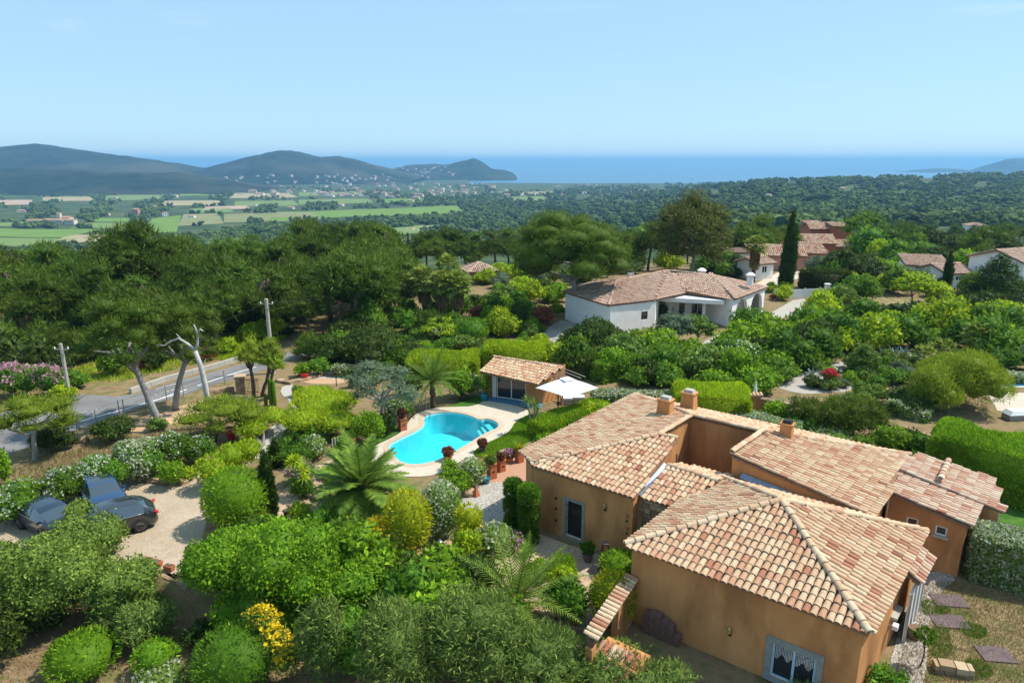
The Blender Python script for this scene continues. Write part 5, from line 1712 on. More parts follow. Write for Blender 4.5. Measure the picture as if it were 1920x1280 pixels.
# ---------------------------------------------------------------- other houses of the hillside
def simple_house(name, label, blocks, wallm, tilem, cat='house', group=None, tiles=True):
    """blocks: (px, py of the near base middle, width m, depth m, eave z, rise, rotation, roof type)"""
    p0 = TG(*blocks[0][:2])
    t = thing(name, label, cat, p0, group)
    for (px, py, w, d, ez, rise, rot, ty) in blocks:
        p = TG(px, py); ca, sa = math.cos(rot), math.sin(rot)
        ex, ey = np.array([ca, sa]), np.array([-sa, ca])
        c = p[:2] + ey * d / 2
        P_ = lambda a, b: c + ex * a + ey * b
        z0 = p[2] - .8; z1 = p[2] + ez
        mb = MB()
        cs = [P_(-w / 2, -d / 2), P_(w / 2, -d / 2), P_(w / 2, d / 2), P_(-w / 2, d / 2)]
        f = WF(cs[0], cs[1])
        nw = max(1, int(w / 3.2)); hl = [(w * (i + .5) / nw - .5, w * (i + .5) / nw + .5, p[2] + .95, p[2] + min(2.1, ez - .3)) for i in range(nw)] if ty != 'none' else []
        wall_holes(mb, cs[0], cs[1], z0, z1, hl, .12)
        for i in (1, 2, 3): wall_holes(mb, cs[i], cs[(i + 1) % 4], z0, z1)
        o_ = .3
        es = [A3(P_(sx * (w / 2 + o_), sy * (d / 2 + o_)), z1) for sx, sy in ((-1, -1), (1, -1), (1, 1), (-1, 1))]
        if ty == 'gable':
            for s_ in (-1, 1):
                mb.add([A3(P_(s_ * w / 2, -d / 2), z1), A3(P_(s_ * w / 2, d / 2), z1), A3(P_(s_ * w / 2, 0), z1 + rise)], [(0, 1, 2)])
        mb.build('wall', wallm, t)
        for h in hl: window(t, f, *h, .1, 'whitepaint', 1, fw=.08)
        rf = Roof(t, mat=tilem, sp=.3, row=.5, scale=1.3)
        if ty == 'hip':
            k = max(0, (w - d) / 2); A_, B_ = A3(P_(-k, 0), z1 + rise), A3(P_(k, 0), z1 + rise)
            if k > .3:
                rf.slope([es[0], es[1], B_, A_], ex, -ey); rf.slope([es[2], es[3], A_, B_], ex, ey)
            else:
                A_ = B_ = A3(P_(0, 0), z1 + rise); rf.slope([es[0], es[1], A_], ex, -ey); rf.slope([es[2], es[3], A_], ex, ey)
            rf.slope([es[1], es[2], B_], ey, ex); rf.slope([es[3], es[0], A_], ey, -ex)
            for a, b in ((es[0], A_), (es[3], A_), (es[1], B_), (es[2], B_)): rf.hip(b, a, .04)
        elif ty == 'gable':
            A_, B_ = A3(P_(-w / 2 - o_, 0), z1 + rise + .02), A3(P_(w / 2 + o_, 0), z1 + rise + .02)
            rf.slope([es[0], es[1], B_, A_], ex, -ey); rf.slope([es[2], es[3], A_, B_], ex, ey)
            rf.hip(A_, B_ + np.array([0, 0, .001]), .04)
        else:
            rf.slope([es[0], es[1], es[2] + np.array([0, 0, rise]), es[3] + np.array([0, 0, rise])], ex, -ey)
        rf.finish(caps_single=False)
    return t
simple_house('red_house', 'large red rendered house with stepped tiled roofs beyond the tall cypress', [(1495, 489, 13, 6, 3.2, 1.3, -.1, 'gable'), (1545, 477, 7, 6, 5.6, 1.2, -.1, 'gable'), (1575, 478, 4, 5, 6.2, .5, -.1, 'shed'), (1560, 489, 7, 4, 2.6, .9, -.1, 'shed'), (1520, 468, 4, 4, 7.0, .4, -.1, 'shed')], 'redwall', 'tile_red')
simple_house('pink_house', 'low pink roofed house between the fan palm and the tall cypress', [(1455, 507, 8, 6, 2.2, 1.2, -.15, 'gable'), (1505, 500, 7, 5, 2.1, 1.1, -.15, 'shed')], 'pinkwall', 'tile_red')
simple_house('white_outbuilding', 'small white outbuilding with tiled roof left of the tall cypress', [(1432, 524, 3.4, 3.5, 2.2, .7, .5, 'gable')], 'white', 'tile_brown')
simple_house('white_garage', 'white flat-roofed garage half hidden behind the eucalyptus', [(1355, 508, 8, 5, 2.8, .1, -.15, 'shed')], 'white', 'tile_brown')
simple_house('stone_cottage', 'long stone and white cottage behind the thin cypress at the bright tree', [(1735, 530, 5, 5, 2.3, .9, -.3, 'shed'), (1795, 540, 4, 5, 1.9, .9, .2, 'gable')], 'white', 'tile_brown')
simple_house('white_gable_house', 'white house with arched gable at the edge behind the cedar', [(1940, 548, 6, 7, 3.8, 1.2, .35, 'gable')], 'white', 'tile_brown')
simple_house('hidden_roof_house', 'low tiled roof poking out beside the clump of fan palms', [(905, 530, 3.6, 4, 1.5, 1.0, .3, 'hip')], 'pinkwall', 'tile_brown')
simple_house('tool_shed', 'low open shed with tiled roof among the palms on the slope', [(1742, 617, 3.0, 2.0, .7, .3, -.02, 'shed')], 'stone', 'tile_red')
for i, (px, py, w, d, ez, lab) in enumerate([(1729, 443, 7, 6, 3, 'little white house among dark pines with a blue shaded wall'), (1832, 440, 9, 8, 4.5, 'hip-roofed cream house among pines on the far slope'), (1875, 458, 10, 7, 3, 'white low house beside a carport at the edge of the pines'),
                                        (1660, 448, 16, 5, 2.4, 'long pale wall building below the pine slope')]):
    simple_house('hillside_house', lab, [(px, py, w, d, ez, 1.3, rng.uniform(-.3, .3), 'hip' if i != 3 else 'shed')], 'white', 'tile_brown')
# ---------------------------------------------------------------- pines of the wood: a few grown trees, copied
def pine_proto(h, rad, seed, lean=0.0, n=14, s=.55, dens=.8):
    loc = np.array([0, 0, 0.])
    cr_ = []
    for i in range(n):
        t = i / n; a = i * 2.4 + seed
        rr_ = rad * math.sqrt(rng.random()) * .78
        zz = h * (.30 + .62 * (1 - (rr_ / rad) ** 2) * (.4 + .6 * rng.random())) - .06 * h * rng.random()
        k = rad * (.20 + .18 * rng.random())
        cr_.append((rr_ * math.cos(a) + lean * .8, rr_ * math.sin(a), zz, k * 1.15, k * 1.15, k * .7))
    t = tree('pine_tree', 'pine', 'tree', loc, (lean, 0, h * .72), cr_, 'pine', .17 + h * .008, 'bark', None, 9, s=s, dens=dens, cap=9000, core=.6)
    return t
protos = [pine_proto(9.5, 3.6, 1, .4, 22), pine_proto(8.5, 3.4, 2, -.5, 19), pine_proto(10.0, 3.9, 3, .2, 25), pine_proto(8.0, 3.6, 4, .8, 20), pine_proto(9.0, 3.2, 5, -.2, 24)]
used = set()
def place_pine(x, y, sc, label, group, k=None, zs=1.0):
    k = int(rng.integers(len(protos))) if k is None else k
    o = protos[k] if k not in used else copy_tree(protos[k])
    used.add(k)
    o.location = (x, y, hz(x, y) - .1); o.rotation_euler = (0, 0, rng.uniform(0, 6.28)); o.scale = (sc, sc, sc * zs)
    return tag(o, label, 'tree', group)
pts = []
WOODL = 'dark green umbrella pine in the dense wood across the road'
tries = 0
ROADP = gp(ROAD)
while len(pts) < 215 and tries < 14000:
    tries += 1
    y = rng.uniform(58, 128)
    x = rng.uniform(-.86 * y, -12)
    px = 960 + 1280 * x / (y * CP + HC * SP)
    lim = 735
    if px > lim or px < -130: continue
    # keep the road and the open grass beside it clear
    ylim = np.interp(px, [-130, 140, 240, 430, 500, 560, 620, 700, 760], [60, 57, 57, 58, 60, 61, 58, 62, 80])
    if inpoly(x, y, ROADP): continue
    if y < ylim: continue
    if any((x - a) ** 2 + (y - b) ** 2 < (3.6 + .009 * y) ** 2 for a, b in pts): continue
    pts.append((x, y))
for x, y in pts:
    place_pine(x, y, rng.uniform(.62, 1.12), WOODL, 'pines of the wood across the road', None, rng.uniform(.85, 1.2))
# further pines standing behind the gardens
for px, y, sc in [(775, 118, .8), (800, 112, .8), (825, 108, .85), (850, 115, .85), (875, 109, .8), (900, 118, .9), (930, 112, .9), (955, 120, .85), (985, 125, .85), (1010, 118, .8), (1130, 112, .85), (1160, 107, .9), (1185, 115, .95), (1215, 108, .9), (1240, 118, .9), (1395, 110, 1.0), (1420, 114, .95), (1445, 120, .9), (1405, 125, 1.0), (1360, 116, .9), (1470, 128, .9), (1330, 128, .9), (1290, 126, .85), (840, 126, .8), (890, 130, .85)]:
    place_pine((px - 960) / 1280 * (y * CP + HC * SP), y, sc, 'dark pine in the belt of pines behind the white villa', 'pines behind the white villa')
for i in range(70):
    px = rng.uniform(1480, 1990); py = rng.uniform(424, 470)
    if 1430 < px < 1640 and py > 455: continue
    p = TG(px, py); place_pine(p[0], p[1], rng.uniform(.6, .95), 'dark pine on the slope among the far white houses', 'pines among the far houses')

# ---------------------------------------------------------------- named trees
ctree('pine_tree', 'leaning umbrella pine with bare grey-brown trunk inside the roadside fence', 'tree', 303, 797, (135, 543, 335, 720), 'pine', 22, .27, .62, .24, 'greybark', low=-.5, dens=1.0, branches=12, zg=0)
ctree('pine_tree', 'umbrella pine just right of the leaning one, crown over the road', 'tree', 327, 768, (268, 548, 428, 712), 'pine', 18, .27, .62, .22, 'greybark', low=-.6, dens=1.0, branches=10, zg=0)
b = G(396, 802)
t = thing('dead_tree', 'bleached dead pine with forked silver trunk beside the road', 'tree', b)
def up_at(px, py, y):
    v = (CY - py) / F; tt = y / (CP + v * SP); return np.array([(px - CX) / F * tt, y, HC + tt * (-SP + v * CP)])
mb = MB()
mb.tube([b - np.array([0, 0, .2]), up_at(390, 750, b[1]), up_at(382, 710, b[1]), up_at(376, 685, b[1]), up_at(366, 658, b[1])], [.19, .175, .16, .145, .12], 8)
mb.build('trunk', 'deadwood', t, smooth=True)
for pl, r_ in (([(366, 660), (370, 645), (371, 625), (376, 617), (381, 621)], .1), ([(371, 628), (366, 614), (363, 608)], .07), ([(366, 658), (352, 645), (335, 634), (320, 640), (308, 648), (290, 646)], .1), ([(378, 690), (386, 672)], .04), ([(340, 636), (330, 625)], .04)):
    mb = MB(); mb.tube([up_at(x, y, b[1] + .1) for x, y in pl], list(np.linspace(r_, r_ * .35, len(pl))), 6); mb.build('branch', 'deadwood', t, smooth=True)
ctree('pine_tree', 'tall leaning pine with broad crown over the left end of the white villa', 'tree', 1088, 602, (950, 395, 1190, 548), 'pine', 40, .25, .85, .3, 'greybark', low=-.6, dens=1.0, branches=14)
ctree('pine_tree', 'shrubby flat-crowned pine in the left corner below the oleander', 'tree', 62, 862, (-20, 735, 150, 832), 'pinelight', 13, .3, .6, .16, 'greybark', low=-.4, zg=0)
ctree('young_pine', 'bushy light green young pine above the white-flowered hedge', 'tree', 403, 829, (335, 745, 490, 815), 'pinelight', 12, .34, .75, .1, 'bark', low=-.5, zg=0)
ctree('eucalyptus_tree', 'tall brownish eucalyptus rising behind the white villa', 'tree', 1296, 528, (1222, 356, 1380, 510), 'olive' if 0 else 'pine', 1, trad=.3) if 0 else None
STY['euc'] = dict(m=('euc',), k='quad', s=.3, asp=.35, nl=10, jit=.3)
ctree('eucalyptus_tree', 'tall brownish eucalyptus rising behind the white villa', 'tree', 1297, 532, (1222, 356, 1382, 515), 'euc', 34, .25, .9, .3, 'greybark', low=-.75, dens=.95, branches=20, core=.55)
STY['leafy'] = dict(m=('green',), k='quad', s=.2, asp=.5, nl=10, jit=.25)
STY['leafylime'] = dict(m=('lime',), k='quad', s=.2, asp=.5, nl=10, jit=.25)
ctree('leafy_tree', 'loose green leafy tree right of the red house', 'tree', 1608, 482, (1578, 396, 1650, 462), 'leafy', 14, .3, .8, .16, 'greybark', dens=.7, core=.5)
ctree('leafy_tree', 'bright green round-headed tree with thin trunk on the dry lawn', 'tree', 1707, 579, (1676, 508, 1745, 568), 'leafylime', 14, .32, .8, .1, 'bark', dens=.8)
ctree('leafy_tree', 'pale yellow-green tree next to the thin cypress', 'tree', 1757, 585, (1742, 525, 1782, 575), 'leafylime', 10, .34, .8, .09, 'bark', dens=.8)
ctree('leafy_tree', 'broad bright green tree at the far end of the terrace', 'tree', 1885, 620, (1840, 560, 1930, 612), 'leafylime', 12, .34, .7, .12, 'bark')
ctree('leafy_tree', 'round dark green tree behind the white villa beside the eucalyptus', 'tree', 1205, 487, (1185, 418, 1246, 465), 'leafy', 12, .34, .7, .14, 'bark')
ctree('olive_tree', 'silvery olive tree with crooked branches beside the pool', 'tree', 712, 800, (636, 672, 790, 778), 'olive', 18, .27, .7, .13, 'greybark', low=-.5, branches=12, core=.5, zg=0)
ctree('olive_tree', 'grey-green olive tree in front of the white villa door', 'tree', 1262, 662, (1228, 584, 1302, 645), 'olive', 12, .33, .8, .12, 'greybark', low=-.5)
ctree('olive_tree', 'lighter rounded olive tree right beside the other before the villa', 'tree', 1308, 655, (1280, 588, 1342, 644), 'grey', 11, .34, .8, .12, 'greybark', low=-.5)
ctree('yellow_leaved_tree', 'multi-stemmed yellow-green small tree below the fan palms', 'tree', 830, 645, (786, 592, 860, 640), 'lime', 10, .3, .7, .08, 'deadwood', low=-.5)
for lab, x, yt, yb, w in [('tall dark cypress beside the white fence', 1473, 398, 545, 27), ('dark cypress behind the white villa roof', 1384, 424, 500, 20), ('thin cypress in front of the stone cottage', 1773, 470, 542, 15),
                          ('clipped columnar cypress beside the round hedge dome', 506, 846, 973, 31), ('short cypress behind the clipped column', 518, 822, 876, 18), ('short cypress right of its pair by the path', 557, 816, 862, 18),
                          ('tiny cypress beside the olive tree', 661, 696, 726, 11), ('tiny far cypress below the pine slope', 1662, 425, 446, 8), ('small dark cypress at the far edge by the carport', 1896, 452, 482, 12), ('slim dark cypress above the bare field', 767, 440, 500, 9)]:
    cypress(x, yt, yb, w, lab, zg=0 if yb > 600 else None)
# cedar
b = TG(1862, 572); t = thing('cedar_tree', 'dark layered cedar in front of the arched white house', 'tree', b)
hh = up_at(1865, 478, b[1])[2] - b[2]
mb = MB(); mb.tube([b, b + np.array([0, 0, hh * .95])], [.25, .04], 8); mb.build('trunk', 'bark', t)
bl = []
for i in range(34):
    f_ = (i + .5) / 34; a = i * 2.4; r_ = (1 - f_) * 4.6 + .3; q_ = r_ * (.45 + .35 * rng.random())
    bl.append((q_ * math.cos(a), q_ * math.sin(a), hh * (.1 + .88 * f_), .35 * r_ + .35, .35 * r_ + .35, .28))
me = foliage_mesh('crown', bl, 9000, .38, .2, 'tri', ('cypress',), core=.5, spread=.8, up=.2, jit=.2)
o = bpy.data.objects.new('crown', me); COL.objects.link(o); o.parent = t

# palms
phoenix('date_palm', 'large feathery date palm below the pool terrace', G(682, 968), 1.4, 62, 2.9, .40, droop=1.25, ll=.7, lw=.06, nl=30, elmin=-.4)
phoenix('date_palm', 'young date palm with light fronds in the front garden', G(968, 1162), .7, 30, 3.0, .25, droop=1.0, mat='palm', ll=.5, elmin=.1, nl=24)
phoenix('date_palm', 'upright palm on props between the olive tree and the pool house', G(812, 762), 1.7, 30, 2.5, .16, droop=.9, ll=.5, lw=.045, elmin=0, nl=20)
for i, (px, py, th) in enumerate([(798, 600, 3.6), (830, 606, 3.5), (858, 607, 3.4), (842, 585, 4.2)]):
    p = TG(px, py); fanpalm('fan_palm', ['leftmost', 'front left', 'front right', 'rearmost tallest'][i] + ' of the four clumped fan palms with shaggy dry skirts', p, th + .5, 44, .85, 1.1, True, .3, 'clump of fan palms', skl=1.7)
fanpalm('fan_palm', 'tall fan palm with long dry skirt left of the tall cypress', TG(1411, 534), 5.2, 40, .8, 1.0, True, .28, skl=2.4)
fanpalm('fan_palm', 'short fan palm at the foot of the white villa garden', TG(1212, 672), 1.4, 26, .6, .8, False, .15)
fanpalm('fan_palm', 'fan palm with brown skirt above the pool at the edge', TG(1824, 680), 2.2, 34, .65, .8, True, .22, skl=1.0)
fanpalm('fan_palm', 'low broad fan palm left of the skirted palm', TG(1765, 682), 1.0, 28, .7, .8, False, .18)
fanpalm('fan_palm', 'low fan palm nearest the blue agaves', TG(1730, 688), .8, 26, .65, .7, False, .18)
fanpalm('fan_palm', 'small fan palm with stiff green fans in the front garden', G(905, 1056), .25, 22, .42, .45, False, .1)
for lab, px, py in [('multi-headed cordyline palm at the edge of the pool lawn', 996, 812), ]:
    b = G(px, py); t = thing('cordyline', lab, 'palm', b)
    for k, (dx, dz) in enumerate(((-.25, 2.05), (.2, 1.75), (.35, 1.35))):
        mb = MB(); mb.tube(wig(b, b + np.array([dx, .1 * k, dz]), 5, .05), .05, 6); mb.build('stem', 'greybark', t)
        r_ = rosette('crown', None, (0, 0, 0), 46, .62, .022, 'palm', None, None, 1.4, -.4, .35); r_.parent = t; r_.location = (dx, .1 * k, dz)
b = G(575, 930); t = thing('yucca', 'bright yucca clump with bare stems in the rock garden', 'yucca', b)
for k in range(6):
    dx, dy, dz = rng.uniform(-.6, .6), rng.uniform(-.4, .4), rng.uniform(1.0, 1.9)
    mb = MB(); mb.tube([b + np.array([dx * .3, dy * .3, 0]), b + np.array([dx, dy, dz])], .05, 6); mb.build('stem', 'greybark', t)
    r_ = rosette('crown', None, (0, 0, 0), 40, .55, .03, 'lime', None, None, 1.4, -.3, .3); r_.parent = t; r_.location = (dx, dy, dz)
rosette('cycad', 'dark cycad rosette beside the topiary columns', G(988, 1044), 44, .75, .03, 'green', 'plant', None, 1.2, .1, .3, .1)
rosette('cycad', 'cycad rosette beside the patio pots', G(975, 845), 44, .8, .03, 'green', 'plant', None, 1.2, .1, .3, .2)
rosette('yucca', 'spiky dry yucca below the stone wall of the parking', G(335, 1110, -1), 34, .8, .03, 'skirt', 'yucca', None, 1.2, -.2, .3, .4)
for i, (px, py, L_) in enumerate([(1487, 702, .9), (1521, 705, .9), (1545, 700, .6), (1570, 702, .6), (1583, 700, .5)]):
    rosette('agave', ['agave nearest the white-flowered shrub', 'blue agave second along the gravel terrace', 'small agave beside the red flower jar', 'small agave right of the red flower jar', 'last small agave of the gravel row'][i], TG(px, py), 15, L_, .09, 'agave', 'agave', 'agaves on the gravel terrace')
for i, (px, py, L_) in enumerate([(1655, 668, 1.0), (1676, 670, 1.3), (1695, 668, 1.1), (1720, 672, .8)]):
    rosette('agave', ['leftmost', 'largest', 'third', 'smallest'][i] + ' of the blue agaves in a row below the palms', TG(px, py), 18, L_, .10, 'agave', 'agave', 'agaves below the palms')

# ---------------------------------------------------------------- clipped hedges and topiary
hedge(G(1003, 822), G(1130, 775), 1.6, 1.0, 'clip', 'bright green clipped hedge behind the pool lawn', bias=.12)
hedge(G(1108, 768), G(1268, 770), 1.2, 1.25, 'varieg', 'whitish variegated hedge along the villa rear wall')
hedge(G(1368, 800), G(1500, 830), 1.4, 1.1, 'varieg', 'long whitish hedge behind the rear wing roof')
hedge(G(1262, 782), G(1400, 790), 3.6, 2.1, 'cliplime', 'big flat-topped clipped block hedge behind the chimneys', rad=.5, wob=.1)
hedge(G(905, 690), G(1030, 690), 3.0, 2.0, 'cliplime', 'tall rounded clipped block behind the pool house roof', rad=.8, wob=.12)
hedge(G(765, 700), G(900, 700), 3.4, 1.5, 'cliplime', 'flat clipped hedge behind the palm on props', rad=.5, wob=.1)
hedge(G(1808, 1072), G(1990, 1110), 1.7, 2.0, 'clipvar', 'tall square variegated hedge at the end of the yard', rad=.2)
hedge(G(1735, 880), G(1990, 940), 4.2, 2.6, 'clip', 'massive light green clipped cypress hedge at the edge', rad=.7, wob=.18)
hedge(G(626, 703), G(682, 706), .9, .75, 'clipvar', 'short variegated box hedge beside the gravel court')
hedge(G(1052, 1060), G(1064, 1094), .75, .55, 'clip', 'narrow low box hedge below the grilled door')
hedge(G(1000, 1075), G(1022, 1092), .9, .6, 'clip', 'low box hedge beside the cycad')
hedge(G(1500, 540), G(1590, 542), 2.0, 2.3, 'clipdark', 'tall dark clipped hedge behind the white fence', rad=.4)
hedge(G(1115, 715), G(1260, 690), 2.0, 1.6, 'green', 'dark leafy hedge below the white villa garden', wob=.2)
hedge(G(1060, 700), G(1120, 705), 2.2, 1.7, 'dark', 'dark hedge behind the parasol', wob=.2)
hedge(G(1660, 770), G(1745, 790), 1.2, .7, 'varieg', 'low whitish hedge below the bushy pine')
hedge(G(1850, 715), G(1960, 715), 1.2, .6, 'varieg', 'low clipped hedge beside the neighbour pool')
def table_topiary(label, base, boxes, sty='cliplime', th=.5, name='cloud_topiary', trad=.12):
    t = thing(name, label, 'topiary', base); base = np.array(base)
    bl = []
    for (x0, y0, x1, y1, flat, lift) in boxes:
        c, a, cz, g = solve(x0, y0, x1, y1, 0, lift, flat)
        bl.append((c[0] - base[0], c[1] - base[1], c[2], a, a, cz))
    mb = MB()
    for i, q_ in enumerate(bl):
        mb.tube(wig(base - np.array([0, 0, .1]), base + np.array([q_[0] * .7, q_[1] * .7, q_[2]]), 6, .15), list(np.linspace(trad, trad * .4, 6)), 6)
    mb.build('trunk', 'greybark', t, smooth=True)
    st = STY[sty]; s = .15
    # flattened super-ellipsoids: flat clipped tops
    me = foliage_mesh('crown', bl, nleaf(bl, s, st['asp'], 1.2, 16000), s, st['asp'], 'tri', st['m'], 0, 1, .84, .05, .5, .5, .06, under=.5)
    o = bpy.data.objects.new('crown', me); COL.objects.link(o); o.parent = t
    return t
table_topiary('cloud-pruned conifer with three joined flat clipped pads beside the path', G(600, 815), [(550, 722, 625, 758, .38, .8), (545, 738, 668, 775, .4, .75), (530, 762, 610, 808, .45, .6), (595, 768, 668, 812, .45, .6), (610, 728, 665, 770, .4, .7)])
table_topiary('flat clipped conifer pad with a dark hollow beside the path', G(490, 838), [(440, 775, 500, 828, .5, .55), (478, 760, 540, 800, .42, .7)])
table_topiary('long flat-topped clipped conifer above the round hedge dome', G(432, 900), [(368, 845, 430, 915, .75, .3), (405, 832, 462, 880, .65, .5), (440, 826, 488, 865, .6, .6)])
for i, (px, py0, py1, w) in enumerate([(963, 888, 1000, 36), (991, 897, 1022, 38)]):
    b = G(px, py1 - 8); t = thing('tiered_topiary', ('rear' if i == 0 else 'front') + ' of the two three-tiered dark topiary columns', 'topiary', b, 'tiered topiary columns')
    Zd = b[1] * CP + 14 * SP; a = w / 2 * Zd / F; H3 = (up_at(px, py0 + 6, b[1])[2])
    for k in range(3):
        h3 = H3 / 3 * .86
        P_, N_ = rounded_box(2600, a * .8, a * .8, h3, rng.random(), .3, .03)
        v_, f_ = leaf_geo(P_ * np.array([1.12, 1.12, 1]), N_, .11, .4, 'tri', .5, .2)
        bx = ICO_V * np.array([a * .8, a * .8, h3 * .46]) + np.array([0, 0, h3 / 2])
        me = np_mesh('tier', np.vstack([v_, bx]), [f_, ICO_F + len(v_)], np.concatenate([np.clip(rng.normal(.4, .2, len(f_)), 0, 1), np.full(len(ICO_F), .2)]), [LM['clipdark' if 0 else 'green' if 0 else 'cypress' if 0 else 'green']])
        o = bpy.data.objects.new('tier', me); COL.objects.link(o); o.parent = t; o.location = (0, 0, k * H3 / 3)
# three bare-trunked clipped pines at the gate
for i, (px, py, box) in enumerate([(476, 748, (440, 636, 492, 700)), (490, 743, (478, 632, 530, 690)), (504, 748, (490, 660, 536, 705))]):
    ctree('clipped_pine', ['leftmost', 'middle', 'rightmost'][i] + ' of the three dark-trunked clipped pines at the gate', 'tree', px, py, box, 'pinelight', 9, .4, .7, .15, 'bark', 'clipped pines at the gate', low=-.4, zg=0)
for i, (px, py0, py1) in enumerate([(499, 738, 760), (509, 708, 760), (516, 712, 760)]):
    b = G(px, py1); t = thing('column_cactus', ['shortest', 'tallest', 'right-hand'][i] + ' green column cactus at the foot of the clipped pines', 'cactus', b, 'column cacti')
    h = up_at(px, py0, b[1])[2]
    mb = MB(); mb.lathe((b[0], b[1], 0), [(.1, 0), (.13, .2), (.13, h - .15), (.09, h - .03), (.02, h)], 10, .5); o = mb.build('stem', LM['green'], t, smooth=True)

# ---------------------------------------------------------------- garden shrubs, one by one
mass([(0, 1000, 200, 1180), (55, 962, 222, 1110), (-40, 1020, 90, 1200), (150, 1050, 285, 1175), (118, 942, 192, 1010), (225, 1045, 300, 1120)], 'grey', 'large grey-green mastic shrub hiding the front of the parked cars', nl=8, px=4.2)
bush(92, 1178, 218, 1276, 'clip', 'bright round clipped bush at the lower left corner', dens=1.1)
bush(253, 1198, 329, 1266, 'clip', 'small light green ball bush right of the bright round one', dens=1.1)
bush(250, 1250, 352, 1300, 'clipvar', 'low whitish clipped bush at the bottom edge')
bush(365, 1166, 520, 1300, 'clipgreen', 'large clipped ball bush behind the yellow broom', dens=1.1)
bush(218, 1128, 322, 1218, 'juniper', 'feathery green shrub below the potted wall')
bush(-60, 1130, 40, 1260, 'dark', 'dark shrub at the left edge below the mastic')
mass([(505, 1205, 562, 1272, .3), (480, 1165, 545, 1235, .8), (462, 1130, 520, 1200, 1.2)], 'yellowfl', 'broom covered in yellow flowers at the bottom', nl=6, px=3.6)
mass([(350, 985, 520, 1130), (460, 990, 640, 1150), (600, 1025, 770, 1140), (420, 1060, 600, 1200), (340, 1020, 420, 1110)], 'bright', 'huge glossy bright green mound of pittosporum in the foreground', nl=10, px=4.4, cap=60000)
mass([(590, 1130, 740, 1270)], 'green', 'dark shaded glossy shrub beneath the bright mound', nl=8)
bush(560, 1130, 650, 1285, 'juniper', 'blue-green conifer shrub beside the yellow broom', nl=10)
mass([(665, 1120, 860, 1300), (800, 1112, 980, 1290), (930, 1172, 1100, 1310), (1060, 1212, 1230, 1320), (1180, 1250, 1300, 1320)], 'juniper', 'wide grey-green spreading juniper along the bottom edge', nl=16, px=3.6, cap=75000)
bush(740, 1090, 850, 1160, 'green', 'green shrub between the bright mound and the juniper')
mass([(1480, 1262, 1560, 1310), (1540, 1255, 1600, 1310)], 'juniper', 'green conifer tips below the blue window', nl=6, px=5)
bush(1630, 1255, 1700, 1320, 'green', 'small shrub at the corner of the villa end wall')
bush(382, 874, 502, 990, 'clip', 'big clipped dome hedge beside the parking', dens=1.15)
bush(398, 940, 445, 985, 'lime', 'small light green shrub at the foot of the hedge dome')
bush(462, 945, 503, 985, 'gold', 'yellow-green low shrub at the foot of the columnar cypress')
for i, (q_, sty) in enumerate([((-30, 905, 75, 985), 'whitefl'), ((60, 880, 150, 955), 'whitefl'), ((130, 850, 240, 930), 'whitefl'), ((215, 825, 310, 905), 'varieg'), ((290, 808, 360, 880), 'whitefl'), ((340, 812, 405, 870), 'whitefl')]):
    bush(*q_, sty, ['white-flowered oleander at the left end of the parking hedge', 'white-flowered oleander second along the parking hedge', 'white-flowered oleander behind the dark blue car', 'pale speckled shrub behind the dark blue car', 'white-flowered oleander next to the low stone wall', 'white-flowered oleander at the right end of the parking hedge'][i], name='oleander', group='parking hedge', dens=1.1)
bush(-10, 850, 20, 910, 'bright', 'bright shrub at the left edge above the oleanders')
bush(298, 862, 345, 915, 'bright', 'small bright shrub on the rocks beside the parking')
bush(335, 875, 370, 900, 'lime', 'low lime green plant beside the parking')
bush(172, 780, 245, 830, 'dark', 'dark rounded bush inside the roadside fence', name='bush')
bush(55, 800, 130, 850, 'dark', 'dark bush behind the shrubby pine')
bush(275, 785, 312, 808, 'grey', 'small grey shrub at the foot of the leaning pine')
mass([(-20, 682, 60, 750), (55, 680, 120, 745)], 'pinkfl', 'pink flowering oleander at the left edge', nl=8)
bush(95, 722, 140, 755, 'lime', 'yellow-green shrub in front of the pink oleander')
bush(508, 820, 600, 870, 'green', 'green shrubs mound between the short cypresses')
bush(570, 815, 612, 862, 'clipvar', 'whitish round shrub left of the pool posts')
bush(535, 860, 592, 910, 'pinkfl', 'pale pink flowering shrub beside the columnar cypress')
bush(545, 895, 590, 935, 'green', 'leafy shrub at the base of the yucca clump')
bush(540, 940, 585, 985, 'lime', 'yellow-green shrub in the rock garden')
bush(600, 870, 650, 900, 'bright', 'bright low shrub behind the big date palm')
bush(664, 770, 714, 832, 'bright', 'bright green rounded shrub beside the pool lawn strip', dens=1.1)
bush(700, 775, 745, 815, 'dark', 'dark shrub between the olive tree and the pool')
bush(715, 740, 770, 790, 'varieg', 'pale speckled shrub under the olive tree')
bush(835, 693, 888, 748, 'bright', 'bright green shrub left of the pool house')
bush(855, 700, 905, 745, 'whitefl', 'tall shrub with pale flowers beside the pool house corner')
bush(735, 700, 790, 745, 'dark', 'dark shrub behind the palm on props')
bush(718, 918, 808, 1042, 'gold', 'egg-shaped golden-green clipped bush', dens=1.2)
bush(665, 965, 760, 1055, 'yellowfl', 'loose broom with scattered yellow flowers', dens=.8)
bush(786, 900, 868, 1010, 'clipvar', 'whitish speckled mound beside the golden egg bush', dens=1.1)
bush(820, 878, 882, 930, 'bright', 'bright green mound above the whitish one', dens=1.1)
bush(856, 857, 912, 912, 'clipvar', 'round whitish shrub below the pool terrace')
bush(828, 862, 860, 885, 'bright', 'small bright shrub at the pool terrace edge')
bush(903, 852, 932, 882, 'gold', 'small golden ball bush beside the terracotta boxes')
bush(852, 945, 904, 1000, 'gold', 'golden upper pad of the twisted topiary', lift=.9)
bush(845, 990, 905, 1055, 'lime', 'light green lower topiary shrub in the front garden')
bush(890, 978, 965, 1045, 'clipvar', 'whitish speckled shrub beside the tiered topiary')
